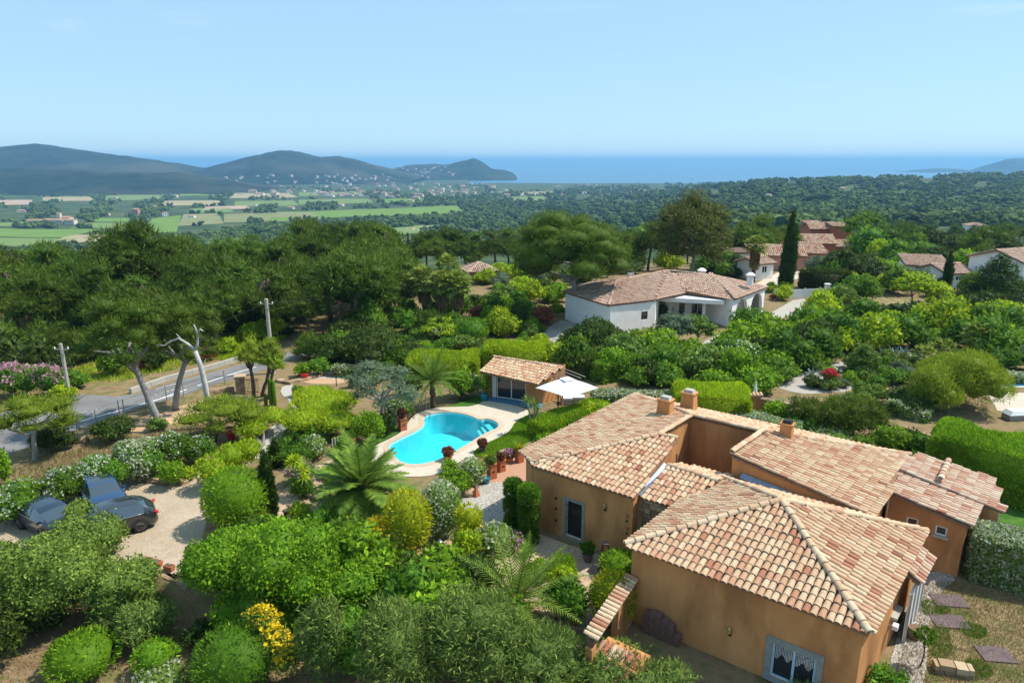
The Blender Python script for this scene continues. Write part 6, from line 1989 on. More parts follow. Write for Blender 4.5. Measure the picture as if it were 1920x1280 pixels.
bush(944, 1000, 985, 1035, 'pinkfl', 'small pale pink shrub at the foot of the tiered topiary')
bush(1126, 1030, 1196, 1084, 'clip', 'flat oval bright green bush at the pavilion corner', dens=1.1)
bush(1106, 1070, 1192, 1172, 'gold', 'golden clipped ball bush below the oval bush', dens=1.2)
bush(1020, 1085, 1105, 1170, 'green', 'rounded shrub beside the brick path')
bush(1030, 1060, 1075, 1110, 'lime', 'light low shrub above the young date palm')
bush(1090, 752, 1140, 790, 'lime', 'yellowish shrub at the end of the bright hedge')
bush(955, 567, 992, 619, 'clipdark', 'dark egg-shaped bush on the neighbour path')
bush(1001, 572, 1040, 615, 'burg', 'reddish-green shrub beside the dark egg bush')
bush(1060, 596, 1172, 664, 'dark', 'large dark glossy shrub before the white villa', nl=12)
bush(1228, 566, 1252, 598, 'clipdark', 'dark clipped bush in the villa entrance corner')
hedge(G(1256, 596), G(1276, 596), .8, 1.4, 'clipdark', 'small dark square hedge at the villa entrance')
bush(1372, 580, 1448, 648, 'green', 'dense dark green round shrub below the arches', nl=10)
mass([(1330, 650, 1400, 705), (1370, 645, 1432, 700)], 'whitefl', 'sprawling white-flowered shrub on the slope', nl=7)
mass([(1478, 740, 1560, 815), (1530, 735, 1640, 825), (1600, 750, 1665, 825)], 'lime' if 0 else 'pine', 'big dark olive-green rounded shrub behind the villa', nl=9)
mass([(1712, 690, 1800, 775), (1770, 668, 1890, 770), (1720, 665, 1820, 740)], 'pinelight', 'broad feathery young pine beside the neighbour pool', nl=10)
bush(1508, 794, 1600, 834, 'clipvar', 'whitish clipped dome behind the long roof')
bush(1430, 750, 1480, 800, 'bright', 'bright leafy plant on the stone wall')
bush(1400, 690, 1462, 735, 'bright', 'bright strap-leaved plant below the white flowers')
bush(1660, 800, 1720, 840, 'dark', 'dark shrub beside the massive hedge')
bush(1595, 645, 1650, 708, 'grey', 'grey-green palm-like shrub above the red flower jar', name='shrub')
bush(1640, 688, 1700, 720, 'green', 'strappy green clump on the dry lawn')
bush(1585, 515, 1655, 568, 'green', 'round bright green shrub above the orchard lawn')
bush(1560, 538, 1605, 575, 'grey', 'blue-grey shrub beside the white fence')
bush(1540, 465, 1615, 525, 'dark', 'dark round tree behind the tall dark hedge')
bush(1850, 650, 1915, 700, 'green', 'green shrub with the red flowered jar at the edge')
bush(690, 640, 760, 690, 'green', 'loose green shrub at the edge of the pines')
bush(855, 595, 915, 645, 'clipgreen', 'dark rounded shrub right of the small yellow tree')
bush(880, 575, 905, 602, 'burg', 'dark red shrub beside the fan palms')
bush(575, 672, 618, 704, 'green', 'shrub on the roadside bank above the red pot')
bush(550, 682, 582, 708, 'bright', 'strappy bright plants above the rock edging')
bush(625, 612, 760, 690, 'dark', 'large dark shrub in the shade behind the garden', nl=10)

# filler planting of the slope between the gardens: copied shrubs
def filler_proto(sty, r=1.2, n=None):
    st = STY[sty]
    bl = lobes((0, 0, r * .62), r, r * .7, 8)
    s = max(st['s'], .22)
    me = foliage_mesh('shrub', bl, nleaf(bl, s, st['asp'], .9, 4000), s, st['asp'], st['k'], st['m'], st.get('fl', 0), st.get('fs', 1), .78, st.get('jit', .12), st.get('spread', .6), st.get('up', .3), ftop=st.get('ftop', 0))
    return me
FP = {k: filler_proto(k) for k in ('bright', 'green', 'dark', 'lime', 'grey', 'olive', 'pine', 'whitefl', 'burg', 'juniper')}
FN = dict(bright='bright green leafy shrub', green='mid green leafy shrub', dark='dark green shrub', lime='yellow-green shrub', grey='grey-green shrub', olive='silvery shrub', pine='dark bushy pine shrub', whitefl='pale flowered shrub', burg='reddish shrub', juniper='feathery conifer shrub')
FNAME = dict(bright='bright_shrub', green='green_shrub', dark='dark_shrub', lime='yellow_green_shrub', grey='grey_shrub', olive='silvery_shrub', pine='pine_shrub', whitefl='flowering_shrub', burg='reddish_shrub', juniper='conifer_shrub')
LMK = [('the clumped fan palms', 832, 606), ('the white villa', 1180, 630), ('the dark egg bush', 972, 619), ('the leaning villa pine', 1088, 602), ('the large dark glossy shrub', 1115, 664), ('the short fan palm', 1212, 672), ('the twin olive trees', 1285, 660), ('the round shrub below the arches', 1410, 648), ('the white-flowered sprawl', 1380, 705),
       ('the flat-topped block hedge', 1330, 785), ('the red flower jar', 1554, 727), ('the row of blue agaves', 1685, 670), ('the skirted palm', 1824, 680), ('the tool shed', 1742, 617), ('the bright round-headed tree', 1707, 579), ('the thin cypress', 1773, 542), ('the cedar', 1862, 572), ('the tall cypress', 1473, 545), ('the dark clipped hedge', 1545, 542),
       ('the red house', 1495, 489), ('the stone cottage', 1735, 530), ('the tall rounded block hedge', 965, 690), ('the pool house', 960, 748), ('the flat clipped hedge', 830, 700), ('the eucalyptus', 1297, 530), ('the broad bright tree', 1885, 620), ('the feathery young pine', 1800, 770), ('the pale wall building', 1660, 448), ('the arched white house', 1890, 545), ('the round orchard shrub', 1620, 568),
       ('the cloud-pruned topiary', 600, 815), ('the golden egg bush', 763, 1040), ('the date palm', 682, 968), ('the yellow broom', 515, 1270), ('the mastic shrub', 140, 1180), ('the leaning roadside pine', 303, 797), ('the gate pillar', 453, 730), ('the pink oleander', 60, 745), ('the left utility pole', 132, 750), ('the tall utility pole', 512, 700), ('the little white house', 1729, 443), ('the hip-roofed cream house', 1832, 440), ('the carport house', 1875, 458), ('the leafy tree', 1608, 482), ('the slim field cypress', 767, 500)]
LMP = [(n_, TG(x_, y_)) for n_, x_, y_ in LMK]
def shrub_label(kind, p, sc, where):
    n_, q_ = min(LMP, key=lambda a: (a[1][0] - p[0]) ** 2 + (a[1][1] - p[1]) ** 2)
    dx, dy = p[0] - q_[0], p[1] - q_[1]
    if abs(dx) > abs(dy) * .8: rel = 'left of' if dx < 0 else 'right of'
    else: rel = 'behind' if dy > 0 else 'in front of'
    dist = math.hypot(dx, dy)
    far_ = 'close ' if dist < 3 else ('' if dist < 7 else 'well ')
    size = 'small ' if sc < .75 else ('big ' if sc > 1.45 else '')
    return (size + kind + ' ' + far_ + rel + ' ' + n_)
def filler(poly, n, w, smin, smax, where, group, avoid=(), mind=1.0):
    q_ = np.array(poly); k = 0; tr = 0; got = []
    ks = list(w)
    pw = np.array([w[a] for a in ks], float); pw /= pw.sum()
    while k < n and tr < n * 30:
        tr += 1
        px, py = rng.uniform(q_[:, 0].min(), q_[:, 0].max()), rng.uniform(q_[:, 1].min(), q_[:, 1].max())
        if not inpoly(px, py, poly): continue
        p = TG(px, py)
        if any(inpoly(p[0], p[1], a) for a in avoid): continue
        if any((p[0] - a) ** 2 + (p[1] - b_) ** 2 < mind ** 2 for a, b_ in got): continue
        got.append((p[0], p[1]))
        sty = ks[rng.choice(len(ks), p=pw)]
        o = bpy.data.objects.new(FNAME[sty], FP[sty]); COL.objects.link(o)
        sc = rng.uniform(smin, smax) * 1.3
        o.location = p; o.rotation_euler = (0, 0, rng.uniform(0, 6.28)); o.scale = (sc, sc, sc * rng.uniform(.8, 1.25))
        tag(o, shrub_label(FN[sty], p, sc, where), 'shrub', group); k += 1
AV = [[p for p in (W_['a'] + np.array([-.8, .5]), W_['b'] + np.array([0, -1]), W_['c'] + np.array([.5, -1.4]), W_['f'] + np.array([0, -2.0]), W_['g'] + np.array([1, 0]), W_['h1'], W_['h0'])],
      gp([(1330, 668), (1400, 625), (1430, 596), (1480, 590), (1535, 575), (1500, 550), (1440, 585), (1370, 605), (1290, 650)]), gp([(1005, 645), (1030, 605), (1060, 592), (1115, 620), (1165, 650), (1130, 668)]),
      gp([(1440, 725), (1530, 688), (1640, 655), (1790, 668), (1795, 692), (1700, 735), (1760, 742), (1690, 768), (1600, 758), (1500, 742)]), gp([(1540, 580), (1650, 550), (1785, 575), (1770, 608), (1680, 615), (1560, 598)]),
      gp([(1480, 496), (1430, 520), (1395, 545), (1430, 550), (1490, 530), (1540, 503)])]
filler([(905, 620), (900, 520), (960, 505), (1060, 510), (1060, 580), (1010, 630), (940, 640)], 42, dict(bright=3, green=3, lime=3, dark=1, olive=1, burg=.12, grey=1), .5, 1.0, 'on the slope left of the white villa', 'shrubs left of the white villa', AV)
filler([(1040, 690), (1180, 655), (1330, 660), (1440, 640), (1560, 600), (1600, 640), (1560, 690), (1480, 720), (1420, 745), (1300, 735), (1150, 725)], 72, dict(bright=5, green=4, lime=1.5, dark=2, grey=.7), .55, 1.25, 'on the slope below the white villa', 'shrubs below the white villa', AV)
filler([(1440, 640), (1540, 590), (1680, 610), (1780, 605), (1906, 600), (1940, 700), (1800, 665), (1640, 655), (1560, 690), (1450, 710)], 52, dict(bright=3, green=4, lime=1, dark=2, grey=1, olive=.5), .6, 1.4, 'between the palms and the dry lawn', 'shrubs between palms and dry lawn', AV)
filler([(1500, 505), (1600, 490), (1700, 480), (1906, 500), (1920, 560), (1790, 560), (1660, 550), (1600, 560), (1510, 545)], 52, dict(bright=2, green=4, lime=1.5, dark=3, pine=2, olive=.7), .6, 1.5, 'in the gardens beyond the orchard lawn', 'shrubs beyond the orchard lawn', AV, 1.4)
filler([(1590, 470), (1906, 455), (1920, 500), (1600, 495)], 40, dict(green=3, dark=4, pine=4, olive=1), 1.2, 2.6, 'below the far white houses', 'shrubs below the far houses', AV, 1.6)
filler([(640, 700), (640, 640), (700, 570), (780, 520), (900, 520), (905, 600), (890, 650), (760, 680)], 46, dict(green=3, dark=3, lime=1.5, pine=2, grey=1, bright=1), .4, .95, 'around the fan palms', 'shrubs around the fan palms', AV)
filler([(1440, 560), (1440, 530), (1500, 548), (1590, 548), (1600, 570), (1530, 580)], 9, dict(lime=2, green=2, burg=1), .35, .7, 'on the bank beside the white fence', 'shrubs beside the white fence', AV)
filler([(1080, 520), (1230, 500), (1400, 505), (1400, 530), (1230, 510), (1080, 540)], 18, dict(green=3, lime=2, dark=2), .8, 1.4, 'behind the white villa roof', 'shrubs behind the white villa', AV)
filler([(1420, 860), (1500, 790), (1640, 830), (1740, 830), (1720, 880), (1640, 850)], 14, dict(dark=2, green=2, bright=1), .4, .7, 'along the stone wall behind the villa', 'shrubs behind the villa', ())
filler([(480, 800), (560, 740), (640, 800), (700, 830), (640, 880), (520, 880)], 18, dict(green=3, dark=2, bright=2, grey=.6), .25, .5, 'around the cloud-pruned topiary', 'low shrubs around the topiary', [gp([(470, 870), (492, 828), (540, 770), (520, 720), (600, 690), (670, 690), (670, 716), (560, 740), (560, 780), (520, 840), (500, 870)])], .7)
filler([(430, 1000), (640, 1015), (770, 1080), (880, 1090), (1000, 1180), (900, 1240), (700, 1200), (450, 1060)], 20, dict(green=4, bright=3, dark=3), .5, .9, 'in the shade of the foreground shrubs', 'shrubs under the foreground mound', (), .9)
filler([(0, 1120), (300, 1130), (450, 1180), (430, 1250), (330, 1180), (0, 1250)], 12, dict(green=3, dark=4, grey=2), .3, .6, 'under the mastic shrub', 'small shrubs under the mastic', (), .8)
filler([(1010, 840), (1130, 795), (1180, 770), (1140, 800), (1020, 850)], 8, dict(bright=2, green=2), .25, .4, 'at the foot of the villa wall by the lawn', 'low shrubs by the villa wall', ())
filler([(140, 735), (430, 670), (540, 640), (545, 620), (420, 640), (140, 690)], 14, dict(green=2, lime=2, burg=.8, dark=2), .3, .8, 'on the grassy bank across the road', 'shrubs across the road', ())

filler([(-40, 735), (140, 690), (300, 660), (430, 630), (560, 600), (640, 590), (640, 560), (400, 590), (140, 650), (-40, 690)], 46, dict(pine=4, dark=2, green=1), .8, 1.7, 'under the pines across the road', 'undergrowth of the wood', [gp(ROAD)], 1.5)
filler([(560, 668), (640, 640), (720, 600), (700, 680), (600, 690)], 14, dict(pine=2, dark=2, green=2), .7, 1.3, 'between the road and the palms', 'shrubs between road and palms', [gp(ROAD)], 1.2)

filler([(690, 690), (760, 640), (905, 625), (905, 690), (760, 700)], 22, dict(green=3, lime=2, bright=2, grey=1, dark=1), .3, .6, 'behind the flat clipped hedge', 'shrubs behind the clipped hedges', AV, .9)
filler([(905, 655), (1010, 615), (1040, 640), (1120, 670), (1050, 690), (1035, 650), (920, 665)], 16, dict(green=3, lime=1, bright=2, grey=1), .3, .65, 'above the tall rounded block', 'shrubs above the rounded block', AV, .9)
filler([(560, 690), (640, 690), (640, 660), (740, 650), (760, 700), (700, 720), (640, 690)], 16, dict(green=3, dark=2, bright=1, grey=1), .35, .7, 'beside the gravel court', 'shrubs beside the gravel court', [gp([(540, 715), (600, 685), (672, 685), (680, 720), (600, 726)])], .9)

filler([(1440, 722), (1530, 690), (1640, 660), (1780, 672), (1700, 725), (1560, 735)], 26, dict(grey=3, olive=2, green=3, dark=1, bright=1), .22, .5, 'on the gravel terrace', 'low plants on the gravel terrace', (), .9)
filler([(1560, 735), (1700, 720), (1790, 745), (1700, 790), (1600, 760)], 12, dict(green=3, dark=2, grey=1), .3, .6, 'on the dry lawn', 'low plants on the dry lawn', (), .9)
filler([(1540, 575), (1650, 555), (1780, 575), (1770, 605), (1680, 612), (1560, 595)], 10, dict(green=3, lime=2, grey=1), .25, .5, 'on the orchard lawn', 'low plants on the orchard lawn', (), 1.2)
# ---------------------------------------------------------------- parked cars
def interp1(x, t):
    return float(np.interp(x, [a for a, b in t], [b for a, b in t]))
def car(name, label, loc, head, paintm, Lc=4.5, Wc=1.84, Hc=1.55, hatch=True, glassroof=False):
    root = bpy.data.objects.new(name, None); COL.objects.link(root)
    root.location = (loc[0], loc[1], .02); root.rotation_euler = (0, 0, head)
    tag(root, label, 'car', 'cars parked on the gravel')
    h = Lc / 2
    top = [(-h, .62), (-h + .06, .95), (-h + .22, 1.06), (-h + .55, 1.36 * Hc / 1.55), (-h + 1.0, Hc - .04), (-.35, Hc), (.35, Hc - .03), (.75, Hc - .14), (1.45, 1.06), (1.75, 1.0), (h - .35, .88), (h - .08, .74), (h, .55)]
    belt = [(-h, .6), (-h + .25, .98), (-h + .6, 1.02), (0, .96), (1.2, .93), (1.7, .92), (h - .3, .80), (h, .54)]
    half = [(-h, .62), (-h + .12, .80), (-h + .5, .90), (-.5, .92), (1.2, .91), (h - .5, .86), (h - .12, .74), (h, .58)]
    roofw = [(-h, .55), (-h + .4, .58), (-h + .9, .62), (.4, .62), (1.45, .70), (h - .3, .68), (h, .5)]
    xs = sorted(set(np.round(np.concatenate([np.linspace(-h, h, 30), [-h + .05, h - .05, h - .12]]), 3)))
    k = Wc / 1.84
    rows = []
    for x in xs:
        t_, b_ = interp1(x, top), interp1(x, belt); b_ = min(b_, t_ - .01)
        w, rw = interp1(x, half) * k, interp1(x, roofw) * k
        lo = .22 if abs(x) < h - .15 else .30
        rows.append([(x, 0, lo), (x, w * .88, lo), (x, w * .985, .38), (x, w, .62), (x, w * .985, b_), (x, rw + (w - rw) * .06, t_ - .035), (x, rw * .75, t_), (x, 0, t_ + .012)])
    nR = len(rows[0])
    body, glass, wsh = MB(), MB(), MB()
    def slope(i): return (rows[i + 1][6][2] - rows[i][6][2]) / (xs[i + 1] - xs[i])
    bv = []; bf = []; gf = []
    for s_ in (1, -1):
        o_ = len(bv)
        for r_ in rows: bv += [(p[0], p[1] * s_, p[2]) for p in r_]
        for i in range(len(xs) - 1):
            xm_ = (xs[i] + xs[i + 1]) / 2
            for j in range(nR - 1):
                f = (o_ + i * nR + j, o_ + (i + 1) * nR + j, o_ + (i + 1) * nR + j + 1, o_ + i * nR + j + 1)
                if s_ < 0: f = f[::-1]
                tall = rows[i][5][2] - rows[i][4][2] > .16 and rows[i + 1][5][2] - rows[i + 1][4][2] > .12
                g = False
                if j == 4 and tall and -h + .62 < xm_ < 1.15 and not (-.12 < xm_ < .02): g = 'window'
                if j in (5, 6) and .72 < xm_ < 1.42: g = 'windscreen'
                if j in (5, 6) and -h + .22 < xm_ < -h + .82: g = 'rear_window'
                if j == 6 and glassroof and -.9 < xm_ < .55: g = 'roof_glass'
                (gf.append((f, g, s_)) if g else bf.append(f))
    mb = MB(); mb.add(bv, bf); mb.build('body', paintm, root, True, True)
    for kind, sd in (('window', 1), ('window', -1), ('windscreen', 0), ('rear_window', 0), ('roof_glass', 0)):
        fs = [f for f, g, s_ in gf if g == kind and (sd == 0 or s_ == sd)]
        if fs:
            us = sorted({i for f in fs for i in f}); ix = {v: j for j, v in enumerate(us)}
            mb = MB(); mb.add([bv[i] for i in us], [tuple(ix[i] for i in f) for f in fs]); mb.build(kind, 'carglass', root, True, True)
    # trim: sill, chrome strip, lights, mirrors, bumper
    for s_ in (1, -1):
        mb = MB(); mb.tube([(x, (interp1(x, half) * k + .004) * s_, interp1(x, belt) + .01) for x in np.linspace(-h + .6, 1.25, 9)], .014, 4); mb.build('trim', 'steel', root, True, True)
        mb = MB(); mb.box((.98, s_ * (.97 * k), 1.0), (.16, .2, .13), taper=.8); mb.build('mirror', paintm, root, False, True)
        mb = MB(); mb.box((h - .13, s_ * .62 * k, .68), (.2, .34, .1), -s_ * .5); mb.build('headlight', 'carglass' if 0 else 'steel', root, False, True)
        mb = MB(); mb.box((-h + .08, s_ * .64 * k, .86), (.14, .36, .1), s_ * .35); mb.build('taillight', 'redglaze', root, False, True)
        for xw in (h - .88, -h + .86):
            wr = bpy.data.objects.new('wheel', None); COL.objects.link(wr); wr.parent = root; wr.location = (xw, s_ * (.80 * k), .34); wr.rotation_euler = (math.pi / 2, 0, 0)
            mb = MB(); mb.lathe((0, 0, -.12), [(.22, 0), (.31, 0), (.345, .05), (.345, .19), (.31, .24), (.22, .24)], 22); mb.build('tyre', 'tyre', wr, True, True)
            mb = MB(); mb.lathe((0, 0, -.09), [(.05, .0), (.225, .02), (.225, .16), (.05, .19)], 18)
            mb.build('hub', 'iron', wr, False, True)
            mb = MB()
            for q_ in range(5):
                a = q_ * 2 * math.pi / 5
                for sz in (-1, 1):
                    mb.box((math.cos(a) * .12, math.sin(a) * .12, sz * .105), (.21, .05, .03), a)
            mb.lathe((0, 0, -.12), [(.235, 0), (.235, .24)], 18)
            mb.build('rim', 'steel', wr, False, True)
            ar = MB(); ar.tube([(xw + .40 * math.cos(a), s_ * (.90 * k), .34 + .40 * math.sin(a)) for a in np.linspace(-.1, math.pi + .1, 12)], .035, 5); ar.build('wheel_arch', 'tyre', root, True, True)
    return root
M['carglass'] = pmat('car_glass', (.02, .03, .04), (.025, .035, .045), 3, .02, spec=1.0)
def car_at(name, label, pf, pr, paintm, **kw):
    """front and rear middle points on the ground of the survey picture"""
    a, b_ = G(*pf), G(*pr); c = (a + b_) / 2
    return car(name, label, c, math.atan2(*(a - b_)[1::-1]), paintm, **kw)
M['carglass'].node_tree.nodes['Principled BSDF'].inputs['IOR'].default_value = 1.9
def by_wheel(px, py, head, fx, fy):
    """car centre from the ground point of a wheel: fx along the car, fy to its left"""
    q_ = G(px, py)[:2]; c_, s_ = math.cos(head), math.sin(head)
    return q_ - np.array([c_ * fx - s_ * fy, s_ * fx + c_ * fy])
CS = .87
for o_ in (car('parked_car', 'dark blue car with black roof parked furthest back, windscreen towards the drive', G(194, 941), R(-49), 'carblue', glassroof=True, Lc=4.5, Hc=1.5),
           car('parked_car', 'anthracite crossover in front, its tail and rear wheel towards the drive', by_wheel(265, 997, R(213), -1.34 * CS, .8 * CS), R(213), 'cargrey', Hc=1.56, Lc=4.4),
           car('parked_car', 'small navy hatchback at the left of the parking', by_wheel(43, 992, R(-30), -1.1 * CS, -.75 * CS), R(-30), 'carnavy', Lc=4.0, Hc=1.46, Wc=1.74)):
    o_.scale = (CS, CS, CS)

# ---------------------------------------------------------------- parasol and pool furniture
b = G(1046, 777)
t = thing('parasol', 'large white square cantilever parasol beside the pool house', 'parasol', b)
top = up_at(1064, 709, b[1]); ca = top + np.array([.6, .3, 0])
zt = 2.65
cor = [G(x, y, 2.1) for x, y in ((1004, 727), (1068, 747), (1121, 727), (1058, 712))]
pk = sum(cor) / 4 + np.array([0, 0, .62])
for i in range(4):
    a, c_ = cor[i], cor[(i + 1) % 4]
    mb = MB(); n = 6; vs = []; fs = []
    for r_ in range(n + 1):
        for q_ in range(n + 1):
            f_ = r_ / n; e_ = a * (1 - q_ / n) + c_ * (q_ / n)
            p = pk * (1 - f_) + e_ * f_ + np.array([0, 0, .10 * math.sin(f_ * math.pi) - .10 * f_ * math.sin(q_ / n * math.pi) * -1 * .5])
            vs.append(p)
    for r_ in range(n):
        for q_ in range(n):
            fs.append((r_ * (n + 1) + q_, (r_ + 1) * (n + 1) + q_, (r_ + 1) * (n + 1) + q_ + 1, r_ * (n + 1) + q_ + 1))
    mb.add(vs, fs); mb.build('canopy_panel', 'canvas', t, True)
    mb = MB(); mb.tube([pk - np.array([0, 0, .03]), cor[i] - np.array([0, 0, .02])], .02, 5); mb.build('rib', 'steel', t)
mb = MB(); mb.box(pk + np.array([0, 0, .06]), (.7, .7, .1), .5, taper=.4); mb.build('vent_cap', 'canvas', t)
mb = MB(); mb.tube([b, b + np.array([0, 0, zt - .1])], .045, 8); mb.build('post', 'iron', t)
mb = MB(); mb.tube([b + np.array([0, 0, zt - .9]), pk - np.array([0, 0, .1])], .035, 6); mb.build('arm', 'iron', t)
mb = MB(); mb.box(b + np.array([0, 0, .06]), (.9, .9, .1)); mb.build('base', 'slate', t)
for i, (px, py) in enumerate([(1062, 756), (1085, 754)]):
    p = G(px, py); t = thing('lounge_seat', ['wooden lounge seat under the parasol', 'second lounge seat under the right side of the parasol'][i], 'seat', p)
    mb = MB(); mb.box(p + np.array([0, 0, .2]), (.8, .7, .35)); mb.build('base', 'greywood', t)
    mb = MB(); mb.box(p + np.array([0, .35, .5]), (.8, .14, .5)); mb.build('backrest', 'greywood', t)
    mb = MB(); mb.box(p + np.array([0, -.03, .43]), (.74, .6, .1)); mb.build('cushion', 'canvas', t)

# ---------------------------------------------------------------- pots and planters
def box_planter(px, py, w, hgt_, label, plant='green', tall=.35, hole=True):
    p = G(px, py); t = thing('terracotta_planter', label, 'planter', p)
    mb = MB(); mb.box(p + np.array([0, 0, hgt_ / 2]), (w, w, hgt_), .6); mb.build('pot', 'terra', t)
    mb = MB(); mb.box(p + np.array([0, 0, hgt_ + .02]), (w * 1.12, w * 1.12, .07), .6); mb.build('rim', 'terra', t)
    me = foliage_mesh('plant', lobes((0, 0, hgt_ + tall * .6), w * .62, tall * .7, 5), 900, .1, .5, 'quad', (plant,), core=.6)
    o = bpy.data.objects.new('plant', me); COL.objects.link(o); o.parent = t
    if hole:
        q_ = p + np.array([-.56 * w * .0, 0, 0])
        d_ = np.array([math.sin(.6), -math.cos(.6), 0]) * (w / 2 + .004)
        m2 = MB(); m2.box(p + d_ + np.array([0, 0, hgt_ * .55]), (.16, .02, .06), .6); m2.build('drain_slot', 'iron', t)
    return t
box_planter(755, 806, .42, .75, 'tall terracotta box planter on the lawn strip beside the pool', 'burg', .5)
box_planter(658, 846, .42, .75, 'tall terracotta box planter left of the big date palm', 'green')
box_planter(922, 896, .40, .8, 'taller terracotta box planter in front of the golden ball', 'grey')
box_planter(940, 883, .34, .62, 'smaller terracotta box planter behind the taller one', 'burg', .3)
box_planter(974, 866, .36, .6, 'terracotta pot with orange plant on the patio step', 'gold', .3, False)
def round_pot(px, py, r_, h_, mat, label, plant=None, z=0.0, cat='pot', ph=.35):
    p = G(px, py, z); t = thing('flower_pot', label, cat, p)
    mb = MB(); mb.lathe(p, [(r_ * .65, 0), (r_ * .9, h_ * .45), (r_, h_ * .9), (r_ * 1.1, h_ * .92), (r_ * 1.1, h_), (r_ * .95, h_), (r_ * .9, h_ * .9)], 14); mb.build('pot', mat, t, smooth=False)
    if plant:
        me = foliage_mesh('plant', lobes((0, 0, h_ + ph * .55), r_ * 1.35, ph * .7, 6), 800, .11, .5, 'quad', ('green', plant) if plant in ('red', 'pink', 'white') else (plant,), .75 if plant in ('red', 'pink', 'white') else 0, 1, .6, ftop=1)
        o = bpy.data.objects.new('plant', me); COL.objects.link(o); o.parent = t
    return t
round_pot(434, 823, .3, .7, 'redglaze', 'tall red glazed pot beside the flat clipped pad')
round_pot(572, 712, .28, .5, 'redglaze', 'red pot on the rock edging near the gate')
round_pot(622, 925, .25, .4, 'redglaze', 'red pot with plant beside the big date palm', 'green')
round_pot(907, 750, .32, .5, 'teal', 'teal pot with shrub at the pool house corner', 'green', ph=1.2)
round_pot(912, 906, .2, .34, 'teal', 'small teal glazed jar on the white gravel')
round_pot(867, 752, .25, .5, 'iron', 'dark pot with a plant beside the white gravel strip', 'green', ph=.6)
round_pot(1102, 1052, .22, .4, 'slate', 'round stone jar with plant below the villa door', 'green')
round_pot(840, 862, .25, .3, 'terra', 'pot with reddish plant at the pool coping', 'burg')
round_pot(955, 866, .22, .3, 'terra', 'pot of pink flowers on the patio step', 'pink')
round_pot(905, 847, .2, .35, 'slate', 'grey pot with dark plant at the lawn edge', 'burg')
round_pot(1554, 727, .42, .75, 'terra', 'large terracotta jar full of red flowers on the gravel terrace', 'red', ph=.5)
round_pot(1884, 678, .4, .6, 'terra', 'terracotta jar of red flowers at the right edge', 'red', ph=.5)
round_pot(1677, 840, .22, .4, 'greywood', 'grey pot standing by the stone wall')
round_pot(1710, 850, .22, .4, 'terra', 'terracotta pot by the stone wall beside the massive hedge')
for i, (px, py) in enumerate([(278, 1055), (295, 1060), (318, 1068)]):
    p = G(px, py, .05); mb = MB(); w, d, h_ = .42, .24, .22
    rz = -.3; mb.box(p + np.array([0, 0, h_ / 2]), (w * .85, d * .85, h_), rz, taper=1.16)
    t = thing('trough', ['left', 'middle', 'right'][i] + ' terracotta trough on the parking retaining wall', 'planter', p, 'terracotta troughs')
    mb.build('pot', 'terra', t); mb = MB(); mb.box(p + np.array([0, 0, h_ + .004]), (w * .8, d * .7, .02), rz); mb.build('soil', 'bark', t)
# tall clay chimney ornament and obelisk, lanterns
p = G(893, 930); mb = MB(); mb.lathe(p, [(.22, 0), (.2, .05), (.1, .35), (.06, .5), (.02, .55)], 4); single(mb, 'clay_pyramid', 'terra', 'small terracotta pyramid on the white gravel', 'ornament', p)
p = G(826, 1044)
t = thing('stone_lantern', 'grey lantern post in the front garden gravel', 'lantern', p)
mb = MB(); mb.lathe(p, [(.16, 0), (.15, .1), (.11, .12), (.11, .55), (.15, .57)], 10); mb.build('post', 'slate', t)
mb = MB(); mb.lathe(p + np.array([0, 0, .57]), [(.08, 0), (.09, .12), (.15, .14), (.02, .26)], 10); mb.build('lamp_head', 'steel', t)
def lamp_post(px, py0, py1, label, mat='iron'):
    p = G(px, py1); h_ = up_at(px, py0, p[1])[2]; t = thing('garden_lamp', label, 'lamp', p)
    mb = MB(); mb.tube([p, p + np.array([0, 0, h_ - .22])], .035, 7); mb.build('post', mat, t)
    mb = MB(); mb.lathe(p + np.array([0, 0, h_ - .24]), [(.05, 0), (.1, .04), (.12, .2), (.16, .21), (.03, .3)], 8); mb.build('lamp_head', mat, t)
lamp_post(631, 697, 724, 'thin dark garden lamp on the gravel court')
lamp_post(539, 956, 995, 'dark garden lamp in the rock garden')
t_p = G(1134, 1058); t = thing('iron_stand', 'dark tapering iron stand against the villa wall', 'ornament', t_p)
for sx, sy in ((-1, -1), (1, -1), (1, 1), (-1, 1)):
    mb = MB(); mb.tube([t_p + np.array([sx * .2, sy * .2, 0]), t_p + np.array([sx * .1, sy * .1, .95])], .02, 5); mb.build('leg', 'iron', t)
mb = MB(); mb.box(t_p + np.array([0, 0, .97]), (.26, .26, .08)); mb.build('top', 'slate', t)
p = G(1118, 1072); mb = MB(); mb.lathe(p, [(.42, 0), (.4, .04), (.12, .35), (.03, .4)], 4); single(mb, 'slate_cone', 'slate', 'low slate pyramid beside the oval bush', 'ornament', p)
# wooden props of the young palm and the pool posts
for i, (px, y0, y1) in enumerate([(786, 742, 772), (791, 742, 770), (799, 742, 768), (806, 743, 767)]):
    p = G(px, y1); mb = MB(); h_ = up_at(px, y0, p[1])[2]; mb.tube([p, p + np.array([.05 * (1.5 - i), .05, h_])], .035, 6)
    single(mb, 'palm_prop', 'greywood', ['first', 'second', 'third', 'fourth'][i] + ' from the left of the grey poles propping the palm', 'pole', p, 'poles around the palm')
for i, (px, y0, y1) in enumerate([(625, 822, 855), (630, 821, 852), (635, 820, 850), (641, 818, 848)]):
    p = G(px, y1); mb = MB(); h_ = up_at(px, y0, p[1])[2]; mb.tube([p, p + np.array([0, 0, h_])], .03, 6)
    single(mb, 'pale_stake', 'deadwood', ['first', 'second', 'third', 'fourth'][i] + ' from the left of the pale stakes beside the box planter', 'stake', p, 'pale stakes')
